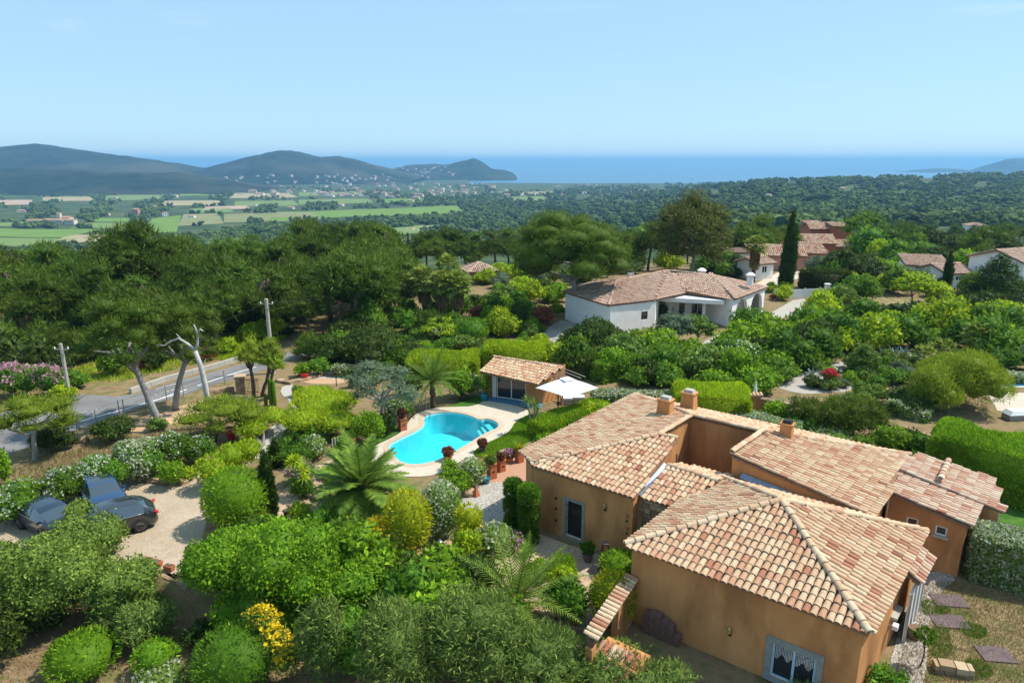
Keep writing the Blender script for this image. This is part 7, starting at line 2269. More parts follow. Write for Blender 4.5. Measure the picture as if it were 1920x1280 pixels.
# closed white parasol by the block hedge, white cloth
p = G(1413, 765); t = thing('folded_parasol', 'folded white parasol standing behind the block hedge', 'parasol', p)
h_ = 1.9; mb = MB(); mb.lathe(p + np.array([0, 0, .3]), [(.10, 0), (.17, .25), (.12, 1.0), (.03, 1.6)], 8); mb.build('canopy', 'canvas', t)
mb = MB(); mb.tube([p, p + np.array([0, 0, 2.0])], .03, 6); mb.build('post', 'steel', t)

# ---------------------------------------------------------------- walls, gate, fences
def stone_wall(name, label, pts, h_, thick=.35, z0=0.0, sw=(.25, .5), sh=.16, cat='wall', top=True):
    pts = [np.array(p[:2], float) for p in pts]
    t = thing(name, label, cat, A3(pts[0], z0))
    for a, b_ in zip(pts[:-1], pts[1:]):
        wf = WF(a, b_)
        core = MB(); wf.box(core, 0, wf.L, -thick + .06, -.06, z0 - .1, z0 + h_ - .05); core.build('wall_core', 'stone', t)
        nrow = max(1, int(h_ / sh))
        for r_ in range(nrow):
            x = -rng.random() * .2
            while x < wf.L:
                w = rng.uniform(*sw); x0, x1 = max(x, 0), min(x + w - .02, wf.L)
                if x1 - x0 > .05:
                    mb = MB(); q0 = -thick - rng.random() * .03; q1 = .0 + rng.random() * .05
                    wf.box(mb, x0, x1, q0, q1, z0 + r_ * sh, z0 + (r_ + 1) * sh - .018 + (rng.random() * .05 if r_ == nrow - 1 else 0), rnd=float(rng.random()), taper=.96)
                    mb.build('stone', 'stone', t)
                x += w
    return t
stone_wall('retaining_wall', 'dry stone retaining wall under the terracotta troughs', [G(262, 1068)[:2], G(352, 1094)[:2]], 1.35, .4, -1.3)
stone_wall('low_wall', 'low stone wall at the corner of the parking', [G(246, 898)[:2], G(312, 912)[:2]], .3, .3)
stone_wall('rear_wall', 'stone garden wall behind the long roof', [G(1690, 832)[:2], G(1790, 868)[:2]], 1.1, .3)
stone_wall('rear_wall', 'stone wall beside the orange pillar behind the block hedge', [G(1424, 778)[:2], G(1478, 790)[:2]], 1.2, .3)
mb = MB(); p = G(1414, 780); mb.box(p + np.array([0, .2, .6]), (.9, .4, 1.5), -.3); t = thing('wall_pillar', 'orange rendered pillar with tile cap at the end of the rear wall', 'pillar', p); mb.build('pillar', 'stucco', t)
for k in range(4):
    mb = MB(); mb.tube([p + np.array([-.35 + .23 * k, -.1, 1.4]), p + np.array([-.35 + .23 * k + .1, .5, 1.42])], .1, 8, rnd=.6); mb.build('tile', 'tile', t)
stone_wall('gate_wall', 'low stone wall left of the gate pillar', [G(395, 742)[:2], G(440, 734)[:2]], .45, .35)
p = G(453, 736); t = thing('gate_pillar', 'square stone gate pillar by the road', 'pillar', p)
for r_ in range(8):
    for k in range(2):
        mb = MB(); mb.box(p + np.array([(-.16 if (k + r_) % 2 else .16), 0, .075 + r_ * .15]), (.31 + .03 * rng.random(), .62, .14), .25, rnd=float(rng.random())); mb.build('stone', 'stone', t)
mb = MB(); mb.box(p + np.array([0, 0, 1.26]), (.78, .78, .1), .25, rnd=.9); mb.build('cap', 'stone', t)
a, b_ = G(462, 738), G(486, 738); t = thing('gate', 'rust-red metal entrance gate with thin bars', 'gate', a)
for z in (.15, 1.05):
    mb = MB(); mb.tube([a + np.array([0, 0, z]), b_ + np.array([0, 0, z])], .03, 5); mb.build('rail', 'wood', t)
for k in range(10):
    q_ = a + (b_ - a) * k / 9; mb = MB(); mb.tube([q_ + np.array([0, 0, .1]), q_ + np.array([0, 0, 1.15])], .014, 4); mb.build('bar', 'wood', t)
for i, (x0, y0, x1, y1) in enumerate([(516, 716, 545, 722), (545, 720, 576, 714), (575, 714, 606, 705), (330, 905, 340, 912)]):
    a, b_ = G(x0, y0), G(x1, y1)
    stone_wall('rock_edging', ['rock edging nearest the gate', 'rock edging under the red pot', 'rock edging along the gravel court', 'rocks beside the parking'][i], [a[:2], b_[:2]], .22, .4, 0, (.3, .6), .2)
# rocks
def rock(px, py, r_, label, z=0):
    p = G(px, py, z); v = ICO_V * np.array([r_, r_ * .7, r_ * .5]) * (1 + .3 * rng.normal(size=(len(ICO_V), 1)).clip(-1, 1)) + np.array([0, 0, r_ * .25])
    me = np_mesh('rock', v, ICO_F, np.full(len(ICO_F), .6), ['stone']); o = bpy.data.objects.new('rock', me); COL.objects.link(o); o.location = p; tag(o, label, 'rock', 'garden rocks')
for i, (px, py, r_) in enumerate([(150, 828, .55), (555, 955, .4), (600, 935, .5), (640, 920, .45), (610, 965, .4), (655, 985, .5), (520, 985, .35), (700, 930, .4), (880, 928, .45), (905, 1020, .4), (790, 1055, .3), (870, 1080, .4), (930, 1075, .35), (960, 855, .4), (945, 850, .35), (560, 920, .4), (640, 960, .35), (1580, 712, .6), (1620, 705, .5), (1530, 722, .5), (310, 895, .4)]):
    rock(px, py, r_, ['ochre rock inside the roadside fence', 'rock beside the yucca clump', 'flat rock in the middle of the rock garden', 'rock left of the red pot by the palm', 'rock below the flat middle one', 'rock at the foot of the big date palm', 'rock near the columnar cypress', 'rock behind the palm trunk', 'flat rock beside the twisted topiary', 'rock under the whitish speckled shrub', 'rock by the golden egg bush', 'rock on the front gravel', 'rock right of the front gravel', 'rock beside the patio step', 'rock at the lawn corner by the patio', 'rock behind the yucca', 'small rock in the rock garden', 'rock right of the red flower jar', 'rock below the grey-green shrub', 'rock left of the red flower jar', 'rock under the small bright shrub'][i])
# flagstones in the rock garden
for i in range(34):
    px, py = rng.uniform(500, 720), rng.uniform(890, 1000)
    p = G(px, py)
    if not inpoly(p[0], p[1], gp([(488, 1000), (520, 925), (560, 900), (600, 868), (660, 850), (705, 885), (735, 950), (690, 1000), (600, 1020), (520, 1010)])): continue
    n = int(rng.integers(5, 8)); mb = MB(); r_ = rng.uniform(.25, .5)
    mb.poly([(p[0] + r_ * math.cos(a) * rng.uniform(.7, 1.1), p[1] + r_ * math.sin(a) * rng.uniform(.7, 1.1)) for a in np.linspace(0, 6.28, n, endpoint=False)], 0, .03 + rng.random() * .02, rnd=float(.6 + .4 * rng.random()))
    o = mb.build('flagstone', 'stone'); o.parent = bpy.data.objects['rock_garden']
# stepping slabs of the yard
for i, (px, py, w, d) in enumerate([(1779, 1127, 1.15, .75), (1780, 1166, 1.15, .75), (1866, 1228, 1.0, .75)]):
    p = G(px, py); mb = MB(); mb.box((p[0], p[1], .035), (w, d, .05), -.12)
    single(mb, 'stepping_slab', 'slate', ['purple slate slab nearest the variegated hedge', 'purple slate slab in the middle of the yard', 'purple slate slab at the lower corner of the yard'][i], 'slab', p, 'stepping slabs')
# fence along the road
fx = [(60, 848), (92, 838), (145, 808), (182, 798), (225, 782), (234, 780), (275, 765), (313, 752), (345, 744), (387, 727), (422, 722)]
t = thing('wire_fence', 'thin wire fence on grey posts along the road', 'fence', G(145, 808))
fp = [G(x, y) for x, y in fx]
for p in fp:
    mb = MB(); mb.tube([p, p + np.array([0, 0, 1.15])], .035, 6); mb.build('post', 'greywood', t)
for z in (.3, .7, 1.08):
    mb = MB()
    mb.tube([p + np.array([0, 0, z]) for p in fp], .009, 4); mb.build('wire', 'steel', t)
# kerb wall across the road
pts = [G(x, y) for x, y in ((245, 738), (310, 715), (360, 702), (420, 685), (448, 676))]
t = thing('kerb_wall', 'low pale kerb wall along the far side of the road', 'wall', pts[0])
for a, b_ in zip(pts[:-1], pts[1:]):
    wf = WF(a[:2], b_[:2]); mb = MB(); wf.box(mb, 0, wf.L - .01, -.12, .12, -.05, .38); mb.build('wall_section', 'concrete', t)
# utility poles and lines
def pole(px, y0, y1, r_, label, mat):
    p = G(px, y1); h_ = up_at(px, y0, p[1])[2]; t = thing('utility_pole', label, 'pole', p, 'utility poles')
    mb = MB(); mb.tube([p - np.array([0, 0, .2]), p + np.array([0, 0, h_])], [r_, r_ * .75], 10); mb.build('post', mat, t)
    mb = MB(); mb.tube([p + np.array([-.5, 0, h_ - .4]), p + np.array([.5, 0, h_ - .4])], .03, 5); mb.build('crossarm', 'steel', t)
    for k in (-1, 1):
        mb = MB(); mb.lathe(p + np.array([.45 * k, 0, h_ - .38]), [(.03, 0), (.06, .04), (.03, .08), (.05, .12), (.02, .16)], 7); mb.build('insulator', 'plasticwhite', t)
    return p + np.array([0, 0, h_ - .3])
t1 = pole(132, 644, 750, .14, 'grey concrete utility pole at the left bend of the road', 'concrete')
t2 = pole(512, 560, 700, .17, 'tall pale utility pole beside the road to the wood', 'concrete')
pole(748, 500, 572, .12, 'thin utility pole behind the pines near the fan palms', 'wood')
pole(862, 482, 540, .12, 'utility pole showing above the fan palms', 'concrete')
for i, (a, b_) in enumerate([(t1, t2), (t2, G(748, 573) + np.array([0, 0, 4.2]))]):
    mb = MB(); n = 14
    mb.tube([a + (b_ - a) * k / n - np.array([0, 0, 1.0 * math.sin(k / n * math.pi)]) for k in range(n + 1)], .018, 4)
    single(mb, 'power_line', 'iron', ['power line between the two roadside utility poles', 'power line running from the tall pole towards the fan palms'][i], 'cable', a)
# white fence and gate post of the neighbour
a, b_ = G(1452, 562), G(1590, 556)
t = thing('white_fence', 'white panel fence in front of the tall dark hedge', 'fence', a)
for k in range(5):
    p0, p1 = a + (b_ - a) * k / 5, a + (b_ - a) * (k + 1) / 5; wf = WF(p0[:2], p1[:2])
    mb = MB(); wf.box(mb, .06, wf.L - .06, -.03, .03, .1, 1.15); mb.build('panel', 'whitepaint', t)
    mb = MB(); wf.box(mb, -.05, .05, -.05, .05, 0, 1.3); mb.build('post', 'whitepaint', t)
p = G(1549, 558); t = thing('white_gate_post', 'white gate pillar at the end of the white fence', 'pillar', p)
mb = MB(); mb.box(p + np.array([0, 0, .8]), (.5, .5, 1.6)); mb.build('pillar', 'white', t); mb = MB(); mb.box(p + np.array([0, 0, 1.66]), (.62, .62, .12)); mb.build('cap', 'white', t)
p = G(1438, 625); mb = MB(); mb.lathe(p, [(.18, 0), (.2, .1), (.12, .5), (.05, .6)], 8); single(mb, 'yellow_marker', 'brass', 'small yellow marker beside the arches', 'ornament', p)
# neighbour pool at the right edge
npl = gp([(1866, 702), (1990, 700), (2010, 722), (1880, 726)])
t = thing('neighbour_pool', 'rectangular blue pool at the right edge with pale coping', 'pool', A3(npl[0], 0))
mb = MB(); c_ = sum(npl) / 4; big = [c_ + (p - c_) * 1.22 for p in npl]
n = 4; mb.add([A3(p, .06) for p in npl] + [A3(p, .06) for p in big] + [A3(p, 0) for p in big], [(i, (i + 1) % n, n + (i + 1) % n, n + i) for i in range(n)] + [(n + i, n + (i + 1) % n, 2 * n + (i + 1) % n, 2 * n + i) for i in range(n)]); mb.build('coping', 'terrace', t)
M['nwater'] = pmat('deep_pool_water', (.02, .16, .36), (.025, .19, .4), 3, .05, spec=.6)
mb = MB(); mb.sheet([tuple(p) for p in npl], .03); mb.build('water_surface', 'nwater', t)
ground_sheet('neighbour_terrace', [(1850, 735), (1990, 738), (2020, 790), (1870, 770)], 'terrace', .02, 0)
p = G(1905, 785); t = thing('covered_lounger', 'white covered lounger at the right edge above the massive hedge', 'lounger', p)
mb = MB(); mb.box(p + np.array([0, 0, .5]), (1.6, .8, .25), .1, taper=.7); mb.build('cover', 'canvas', t); mb = MB(); mb.box(p + np.array([0, 0, .2]), (1.5, .7, .35), .1); mb.build('base', 'greywood', t)

# ---------------------------------------------------------------- around the front wall of the villa
g0 = il - E2 * .2 - E1 * .05; g1 = G(1106, 1205, 1.6)[:2]
g0 = WFf.P(.05, .02, 0)[:2]
t = thing('tiled_gate_wall', 'short ochre garden wall with tile coping at the pavilion corner', 'wall', A3(g0, 0))
wf = WF(g1, g0)
mb = MB(); wf.box(mb, wf.L * .58, wf.L, -.12, .12, -.1, 1.75); mb.build('wall', 'stucco', t)
mb = MB(); wf.box(mb, 0, wf.L * .58, -.1, .1, 1.45, 1.68); mb.build('lintel', 'wood', t)
mb = MB(); wf.box(mb, -.1, .25, -.12, .12, -.1, 1.45); mb.build('wall', 'stucco', t)
n = int(wf.L / .21)
for k in range(n):
    mb = MB(); a0 = wf.P((k + .5) * wf.L / n, 0, 1.78); d_ = np.array([wf.o[0], wf.o[1], -.25])
    vs = TILE_V; s_ = A3(wf.d, 0); dd = unit(d_); nn_ = np.cross(s_, dd); nn_ = nn_ if nn_[2] > 0 else -nn_
    P_ = [a0 + s_ * v[0] * .92 + dd * v[1] * 1.2 + nn_ * v[2] for v in vs]
    mb.add(P_, [tuple(int(i) for i in f) for f in TILE_F], float(rng.beta(2, 1.6))); mb.build('tile', 'tile', t)
p = G(1165, 1222, 1.0)
t = thing('lean_to', 'little tiled lean-to roof behind the juniper at the gate wall', 'shed', A3(p, 0))
for k in range(7):
    mb = MB(); a0 = p + A3(E1 * (k * .2 - .6), 0)
    mb.tube([a0 + A3(E2 * .0, .12), a0 - A3(E2 * 1.0, .25)], [.085, .095], 8, rnd=float(rng.random() * .9)); mb.build('tile', 'tile_red', t)
mb = MB(); mb.box(p + np.array([0, -.1, -.55]), (1.5, 1.0, 1.1), math.atan2(E1[1], E1[0])); mb.build('wall', 'stucco', t)
# stack of bricks against the front wall
s0, _ = whit(1207, 1240, il, i_n)
t = thing('brick_stack', 'stepped stack of dull red bricks against the shaded front wall', 'stack', WFf.P(s0 + .5, .3, 0))
for r_ in range(11):
    for k in range(6):
        if r_ > 6 + (2 if k in (1, 2) else 0) + (1 if k == 3 else 0) - (k > 4) - (2 if k > 4 else 0) + (1 if k == 0 else 0): continue
        mb = MB(); a0 = s0 + .02 + k * .225 + (r_ % 2) * .02
        WFf.box(mb, a0, a0 + .21, .06, .36 + rng.random() * .02, .0 + r_ * .1, .09 + r_ * .1, rnd=float(rng.random())); mb.build('brick', 'oldbrick', t)
p = G(1712, 1195); t = thing('potted_shrub', 'dark barrel of twigs at the foot of the white screen', 'pot', p)
mb = MB(); mb.lathe(p, [(.2, 0), (.24, .2), (.2, .42)], 10); mb.build('pot', 'wood', t)
b = G(1724, 1250); t = thing('small_tree', 'small thin-stemmed tree at the villa end wall', 'tree', b)
mb = MB(); mb.tube(wig(b, b + np.array([.03, 0, 1.1]), 5, .04), .025, 6); mb.build('trunk', 'bark', t)
me = foliage_mesh('crown', lobes((0, 0, 1.15), .32, .22, 5), 420, .12, .5, 'quad', ('green',), core=0, jit=.3); o = bpy.data.objects.new('crown', me); COL.objects.link(o); o.parent = t
stone_wall('yard_wall', 'low white capped stone wall at the lower edge of the yard', [G(1752, 1262)[:2], G(1825, 1275)[:2]], .35, .35)
# brick path edging
for i in range(16):
    p = G(1062 + 32 * math.sin(i * .2) - i * 1.2, 1100 + i * 7); mb = MB(); mb.box((p[0], p[1], .03), (.3, .16, .05), .5 + .05 * i, rnd=float(rng.random()))
    o = mb.build('paver', 'brickpave'); o.parent = bpy.data.objects['garden_gravel']

# ---------------------------------------------------------------- loose ground cover
def pebbles(name, label, polys, n, s0, s1, mat, z=.02, avoid=()):
    P = []
    for poly in polys:
        q_ = np.array(smooth_loop(gp(poly), 1)); lo, hi = q_.min(0), q_.max(0)
        p = rng.uniform(lo, hi, (n * 3, 2)); p = p[inpoly(p[:, 0], p[:, 1], q_)]
        for a in avoid: p = p[~inpoly(p[:, 0], p[:, 1], a)]
        P.append(p[:n])
    P = np.vstack(P); m_ = len(P)
    base = np.array([(1, 0, 0), (-.4, .8, 0), (-.5, -.8, 0), (.05, 0, .7)])
    fc = np.array([(0, 1, 3), (1, 2, 3), (2, 0, 3)])
    sc = rng.uniform(s0, s1, (m_, 1, 1)); a = rng.uniform(0, 6.28, m_)
    ca, sa = np.cos(a), np.sin(a)
    v = base[None] * sc
    X = v[..., 0] * ca[:, None] - v[..., 1] * sa[:, None] + P[:, :1]; Y = v[..., 0] * sa[:, None] + v[..., 1] * ca[:, None] + P[:, 1:]
    V_ = np.stack([X, Y, v[..., 2] * .8 + z], -1).reshape(-1, 3)
    F_ = (fc[None] + (np.arange(m_) * 4)[:, None, None]).reshape(-1, 3)
    me = np_mesh(name, V_, F_, np.repeat(rng.random(m_), 3), [mat]); o = bpy.data.objects.new(name, me); COL.objects.link(o)
    return tag(o, label, 'gravel', kind='stuff')
DRIVE = [(-60, 1010), (30, 966), (130, 925), (245, 893), (300, 912), (350, 890), (400, 862), (440, 870), (395, 905), (388, 990), (350, 1082), (270, 1064), (150, 1045), (-60, 1070)]
M['pebble'] = ramp_attr_mat('pebbles', [(0, (.36, .27, .175)), (.5, (.45, .35, .24)), (1, (.53, .43, .31))], .95, .1)
M['pebblegrey'] = ramp_attr_mat('grey_pebbles', [(0, (.22, .2, .17)), (.5, (.42, .38, .33)), (1, (.6, .57, .52))], .95, .1)
pebbles('gravel', 'loose pale gravel on the parking', [DRIVE], 9000, .02, .055, 'pebble')
pebbles('gravel', 'loose gravel of the garden beds and yard', [[(745, 1050), (800, 1020), (890, 1000), (960, 985), (1060, 1018), (1120, 1040), (1205, 1060), (1200, 1140), (1080, 1200), (960, 1110), (860, 1085), (770, 1090)], [(850, 985), (868, 925), (905, 905), (952, 903), (985, 935), (1000, 1005), (960, 1010), (890, 1000)], [(1712, 1090), (1740, 1068), (1800, 1080), (1760, 1110), (1740, 1180), (1735, 1290), (1680, 1330), (1650, 1310)], [(488, 1000), (520, 925), (560, 900), (600, 868), (660, 850), (705, 885), (735, 950), (690, 1000), (600, 1020), (520, 1010)]], 3500, .02, .06, 'pebblegrey')
YARD = [(1700, 1110), (1760, 1085), (1906, 1110), (2000, 1130), (2100, 1330), (1640, 1330), (1690, 1230)]
LM['drygrass'] = leafmat('dry_grass_blades', (.16, .12, .05), (.30, .23, .11), (.44, .35, .19), .25, .8, .1, .05)
o = turf('dry_grass', [YARD], 26000, .10, ('drygrass',), .01, .018); tag(o, 'dry straw-coloured grass of the yard', 'grass', kind='stuff')
PATCH = [[(1735, 1180), (1775, 1165), (1790, 1230), (1745, 1240)], [(1800, 1165), (1850, 1175), (1850, 1200), (1800, 1190)], [(1720, 1120), (1790, 1140), (1760, 1160), (1725, 1150)], [(1830, 1230), (1870, 1260), (1840, 1280), (1790, 1250)]]
o = turf('green_grass', PATCH, 1500, .09, ('green',), .012, .02); tag(o, 'green tufts in the dry yard grass', 'grass', kind='stuff')
o = turf('dry_grass', [[(-60, 960), (0, 890), (130, 845), (240, 822), (400, 790), (440, 800), (380, 830), (250, 865), (100, 905)]], 16000, .16, ('drygrass',), .005, .03); tag(o, 'dry grass under the roadside pines', 'grass', kind='stuff')
o = turf('green_grass', [[(140, 735), (430, 670), (540, 640), (545, 600), (420, 620), (140, 680)], [(430, 690), (470, 650), (520, 600), (470, 600), (400, 660)]], 9000, .3, ('lime',), .0, .07); tag(o, 'green grass on the bank across the road', 'grass', kind='stuff')
mbp = np.column_stack([rng.uniform(-21, -7, 12000), rng.uniform(15, 24, 12000)]); hh_ = hgt(mbp[:, 0], mbp[:, 1])
v_, f_ = leaf_geo(np.column_stack([mbp, hh_]), np.tile([0, 0, 1.], (len(mbp), 1)), .14, .2, 'tri', .5, .3)
me = np_mesh('dry_grass', v_, f_, np.clip(rng.normal(.5, .25, len(f_)), 0, 1), [LM['drygrass']]); o = bpy.data.objects.new('dry_grass', me); COL.objects.link(o); tag(o, 'dry grass on the lower terrace', 'grass', kind='stuff')
# ---------------------------------------------------------------- far woods (read as one mass), far houses, haze
from mathutils.bvhtree import BVHTree
M['fartree'] = pmat('far_tree_crowns', (.030, .05, .013), (.062, .088, .024), .5, .9, 0, spec=.05)
M['fartree2'] = pmat('far_broadleaf_crowns', (.05, .085, .02), (.095, .13, .035), .5, .9, 0, spec=.05)
def vary(m):
    N, L = m.node_tree.nodes, m.node_tree.links; b = N['Principled BSDF']; src = b.inputs['Base Color'].links[0].from_socket
    oi = N.new('ShaderNodeObjectInfo'); mr = N.new('ShaderNodeMapRange'); mr.inputs[3].default_value = .55; mr.inputs[4].default_value = 1.7
    hs = N.new('ShaderNodeHueSaturation'); L.new(oi.outputs['Random'], mr.inputs[0]); L.new(mr.outputs[0], hs.inputs['Value']); L.new(src, hs.inputs['Color']); L.new(hs.outputs[0], b.inputs['Base Color'])
vary(M['fartree']); vary(M['fartree2'])
fcol = bpy.data.collections.new('far_tree_shapes')
def far_shape(kind, seed):
    mb = MB(); r_ = np.random.default_rng(seed)
    iv, if_ = ico(1)
    n = {'pine': 5, 'round': 4, 'cyp': 2}[kind]
    for i in range(n):
        if kind == 'cyp':
            c = np.array([0, 0, .35 + .35 * i]); rad = np.array([.14 - .05 * i, .14 - .05 * i, .38])
        else:
            c = np.array([r_.uniform(-.3, .3), r_.uniform(-.3, .3), r_.uniform(.35, .8)]); rad = np.array([1, 1, .75]) * r_.uniform(.24, .4)
        v = c + iv * rad * (1 + r_.uniform(-.28, .28, (len(iv), 1)))
        mb.add(v, [tuple(f) for f in if_])
    if kind != 'cyp':
        mb.tube([(0, 0, -.1), (0, 0, .5)], .025, 4)
    o = bpy.data.objects.new('far_tree_shape', mb.mesh('far_tree_shape', 'fartree2' if kind == 'round' else 'fartree'))
    fcol.objects.link(o)
for k, s_ in (('pine', 1), ('pine', 2), ('pine', 3), ('round', 4), ('round', 5), ('cyp', 6)):
    far_shape(k, s_)
def scatter_tree(name):
    g = bpy.data.node_groups.new(name, 'GeometryNodeTree')
    g.interface.new_socket('Geometry', in_out='INPUT', socket_type='NodeSocketGeometry')
    g.interface.new_socket('Geometry', in_out='OUTPUT', socket_type='NodeSocketGeometry')
    N, L = g.nodes, g.links
    gi, go = N.new('NodeGroupInput'), N.new('NodeGroupOutput')
    ci = N.new('GeometryNodeCollectionInfo'); ci.inputs['Collection'].default_value = fcol
    ci.inputs['Separate Children'].default_value = True; ci.inputs['Reset Children'].default_value = True
    ip = N.new('GeometryNodeInstanceOnPoints'); ip.inputs['Pick Instance'].default_value = True
    def attr(nm, ty):
        a = N.new('GeometryNodeInputNamedAttribute'); a.data_type = ty; a.inputs['Name'].default_value = nm; return a.outputs['Attribute']
    L.new(gi.outputs[0], ip.inputs['Points']); L.new(ci.outputs[0], ip.inputs['Instance'])
    L.new(attr('pick', 'INT'), ip.inputs['Instance Index'])
    cx = N.new('ShaderNodeCombineXYZ'); L.new(attr('turn', 'FLOAT'), cx.inputs['Z'])
    L.new(cx.outputs[0], ip.inputs['Rotation'])
    L.new(attr('size', 'FLOAT_VECTOR'), ip.inputs['Scale'])
    L.new(ip.outputs[0], go.inputs[0])
    return g
SCT = scatter_tree('scatter_far_trees')
def wood(name, label, polys, avoid=(), pick=(0, 1, 2), smin=6, smax=10, seed=1, hillsurf=None, flat=1.0, clump=None):
    r_ = np.random.default_rng(seed); P, S, K, T = [], [], [], []
    for poly, n in polys:
        q_ = np.array(poly)
        px, py = r_.uniform(q_[:, 0].min(), q_[:, 0].max(), n * 6), r_.uniform(q_[:, 1].min(), q_[:, 1].max(), n * 6)
        ok = inpoly(px, py, poly)
        for a in avoid: ok &= ~inpoly(px, py, a)
        if clump is not None: ok &= vnoise(px / 16, py / 5, seed, 3) > clump
        px, py = px[ok][:n], py[ok][:n]
        for c0 in range(0, len(px), 600):
            for p in TGv(px[c0:c0 + 600], py[c0:c0 + 600]):
                if p[2] < SEA + .5 or p[1] > 6500: continue
                sc = r_.uniform(smin, smax)
                P.append(p - np.array([0, 0, .3])); S.append((sc * r_.uniform(.8, 1.15), sc * r_.uniform(.8, 1.15), sc * r_.uniform(.75, 1.1) * flat)); K.append(r_.choice(pick)); T.append(r_.uniform(0, 6.28))
    me = bpy.data.meshes.new(name); me.from_pydata([tuple(p) for p in P], [], [])
    me.attributes.new('size', 'FLOAT_VECTOR', 'POINT').data.foreach_set('vector', np.array(S, np.float32).ravel())
    me.attributes.new('pick', 'INT', 'POINT').data.foreach_set('value', np.array(K, np.int32))
    me.attributes.new('turn', 'FLOAT', 'POINT').data.foreach_set('value', np.array(T, np.float32))
    o = bpy.data.objects.new(name, me); COL.objects.link(o)
    o.modifiers.new('scatter', 'NODES').node_group = SCT
    return tag(o, label, 'wood', kind='stuff')
FQ = [q_ for q_, fm in FIELDS]
wood('far_forest', 'dense pine forest covering the slope towards the sea', [([(960, 432), (1250, 425), (1480, 440), (1640, 425), (1960, 428), (1960, 325), (1700, 331), (1500, 336), (1300, 343), (1100, 352), (960, 362)], 9000), ([(1300, 345), (1500, 337), (1960, 324), (1960, 345), (1500, 350)], 1500)], FQ, (0, 1, 2, 2, 1, 3, 4, 5), 4.0, 11, 3, clump=-.42)
wood('far_forest', 'dark belt of pines between the near wood and the plain', [([(320, 452), (480, 428), (620, 418), (860, 405), (965, 396), (965, 432), (860, 436), (720, 442), (560, 462), (400, 470), (320, 480)], 2200), ([(-30, 480), (200, 462), (330, 455), (330, 500), (-30, 500)], 350), ([(700, 380), (960, 362), (965, 398), (860, 400)], 420), ([(600, 462), (740, 440), (760, 500), (600, 500)], 160), ([(770, 470), (790, 440), (960, 430), (1200, 425), (1250, 450), (1000, 465), (900, 470)], 260)], FQ, (0, 1, 2, 3, 4), 5, 10, 4, clump=-.5)
wood('far_trees', 'scattered hedgerows and groves on the cultivated plain', [([(-40, 440), (960, 400), (960, 346), (500, 352), (-40, 356)], 1900), ([(-20, 414), (60, 398), (120, 384), (240, 388), (330, 396), (330, 404), (240, 407), (140, 404), (60, 412)], 300), ([(-20, 372), (200, 366), (420, 360), (420, 366), (200, 374), (-20, 382)], 220), ([(320, 394), (520, 384), (700, 372), (700, 378), (520, 394), (330, 402)], 220), ([(860, 392), (960, 372), (1060, 352), (1200, 346), (1200, 352), (1000, 380)], 260)], FQ, (0, 1, 3, 4, 3, 4, 5), 5, 9, 5, clump=.12)

# distant houses
def far_house_mesh(seed, w, d, h, wallm):
    r_ = np.random.default_rng(seed); mb = MB()
    mb.box((0, 0, h / 2 - .5), (w, d, h + 1.0), mi=0)
    e = .3; rise = d * .2
    a = [(-w / 2 - e, -d / 2 - e, h), (w / 2 + e, -d / 2 - e, h), (w / 2 + e, d / 2 + e, h), (-w / 2 - e, d / 2 + e, h)]
    k = max(0, w / 2 - d / 2)
    mb.add(a + [(-k, 0, h + rise), (k, 0, h + rise)], [(0, 1, 5, 4), (1, 2, 5), (2, 3, 4, 5), (3, 0, 4), (3, 2, 1, 0)], mi=1)
    for i in range(int(w / 3)):
        x = -w / 2 + 1.5 + i * 3
        for z in ([1.2] if h < 4.5 else [1.2, 4.0]):
            mb.box((x, -d / 2 - .02, z + .4), (1.0, .08, 1.2), mi=2)
    return mb.mesh('far_house', [wallm, 'farroof', 'darkglass'])
FH = [far_house_mesh(1, 10, 8, 3.2, 'white'), far_house_mesh(2, 14, 8, 3.4, 'bluehouse'), far_house_mesh(3, 11, 9, 6, 'bluehouse'), far_house_mesh(4, 9, 7, 5.6, 'white'), far_house_mesh(5, 18, 9, 6.4, 'bluehouse')]
HB = [BVHTree.FromPolygons([tuple(v) for v in hv], [tuple(int(i) for i in f) for f in hf]) for hv, hf in HILLS]
def far_house(px, py, k, label, group, hill=None, sc=1.0):
    if hill is None:
        p = TG(px, py)
    else:
        u = (px - CX) / F; v = (CY - py) / F
        hit = HB[hill].ray_cast((0, 0, HC), Vector((u, CP + v * SP, -SP + v * CP)).normalized())
        if hit[0] is None: return
        p = np.array(hit[0])
    if p[2] < SEA + .5: return
    o = bpy.data.objects.new('far_house', FH[k]); COL.objects.link(o)
    o.location = p; o.rotation_euler = (0, 0, rng.uniform(-.8, .8)); o.scale = (sc, sc, sc)
    tag(o, label, 'house', group)
for i in range(120):
    px = rng.uniform(420, 960); py = rng.uniform(344, 371)
    if py > 352 + (px - 420) * .03 + 14: continue
    far_house(px, py, int(rng.integers(5)), 'tiny pale house with tiled roof in the distant town', 'houses of the distant town', None, rng.uniform(.9, 1.4))
for i in range(34):
    far_house(rng.uniform(735, 860), rng.uniform(312, 334), int(rng.integers(4)), 'tiny white house on the headland hillside', 'houses on the headland', 2, rng.uniform(.9, 1.3))
for i in range(40):
    far_house(rng.uniform(420, 740), rng.uniform(328, 345), int(rng.integers(4)), 'tiny house at the foot of the central hill', 'houses below the central hill', 1, rng.uniform(.9, 1.3))
for i in range(26):
    far_house(rng.uniform(960, 1250), rng.uniform(346, 370), int(rng.integers(4)), 'tiny house among the trees towards the sea', 'houses towards the sea', None, rng.uniform(.8, 1.1))
for i, (px, py) in enumerate([(1668, 347), (1680, 345), (1690, 349), (1655, 350), (1530, 352), (1580, 356), (1405, 372), (1440, 371), (1420, 366)]):
    far_house(px, py, i % 4, 'pale house among the pines on the ridge', 'houses on the ridge', None, .8)
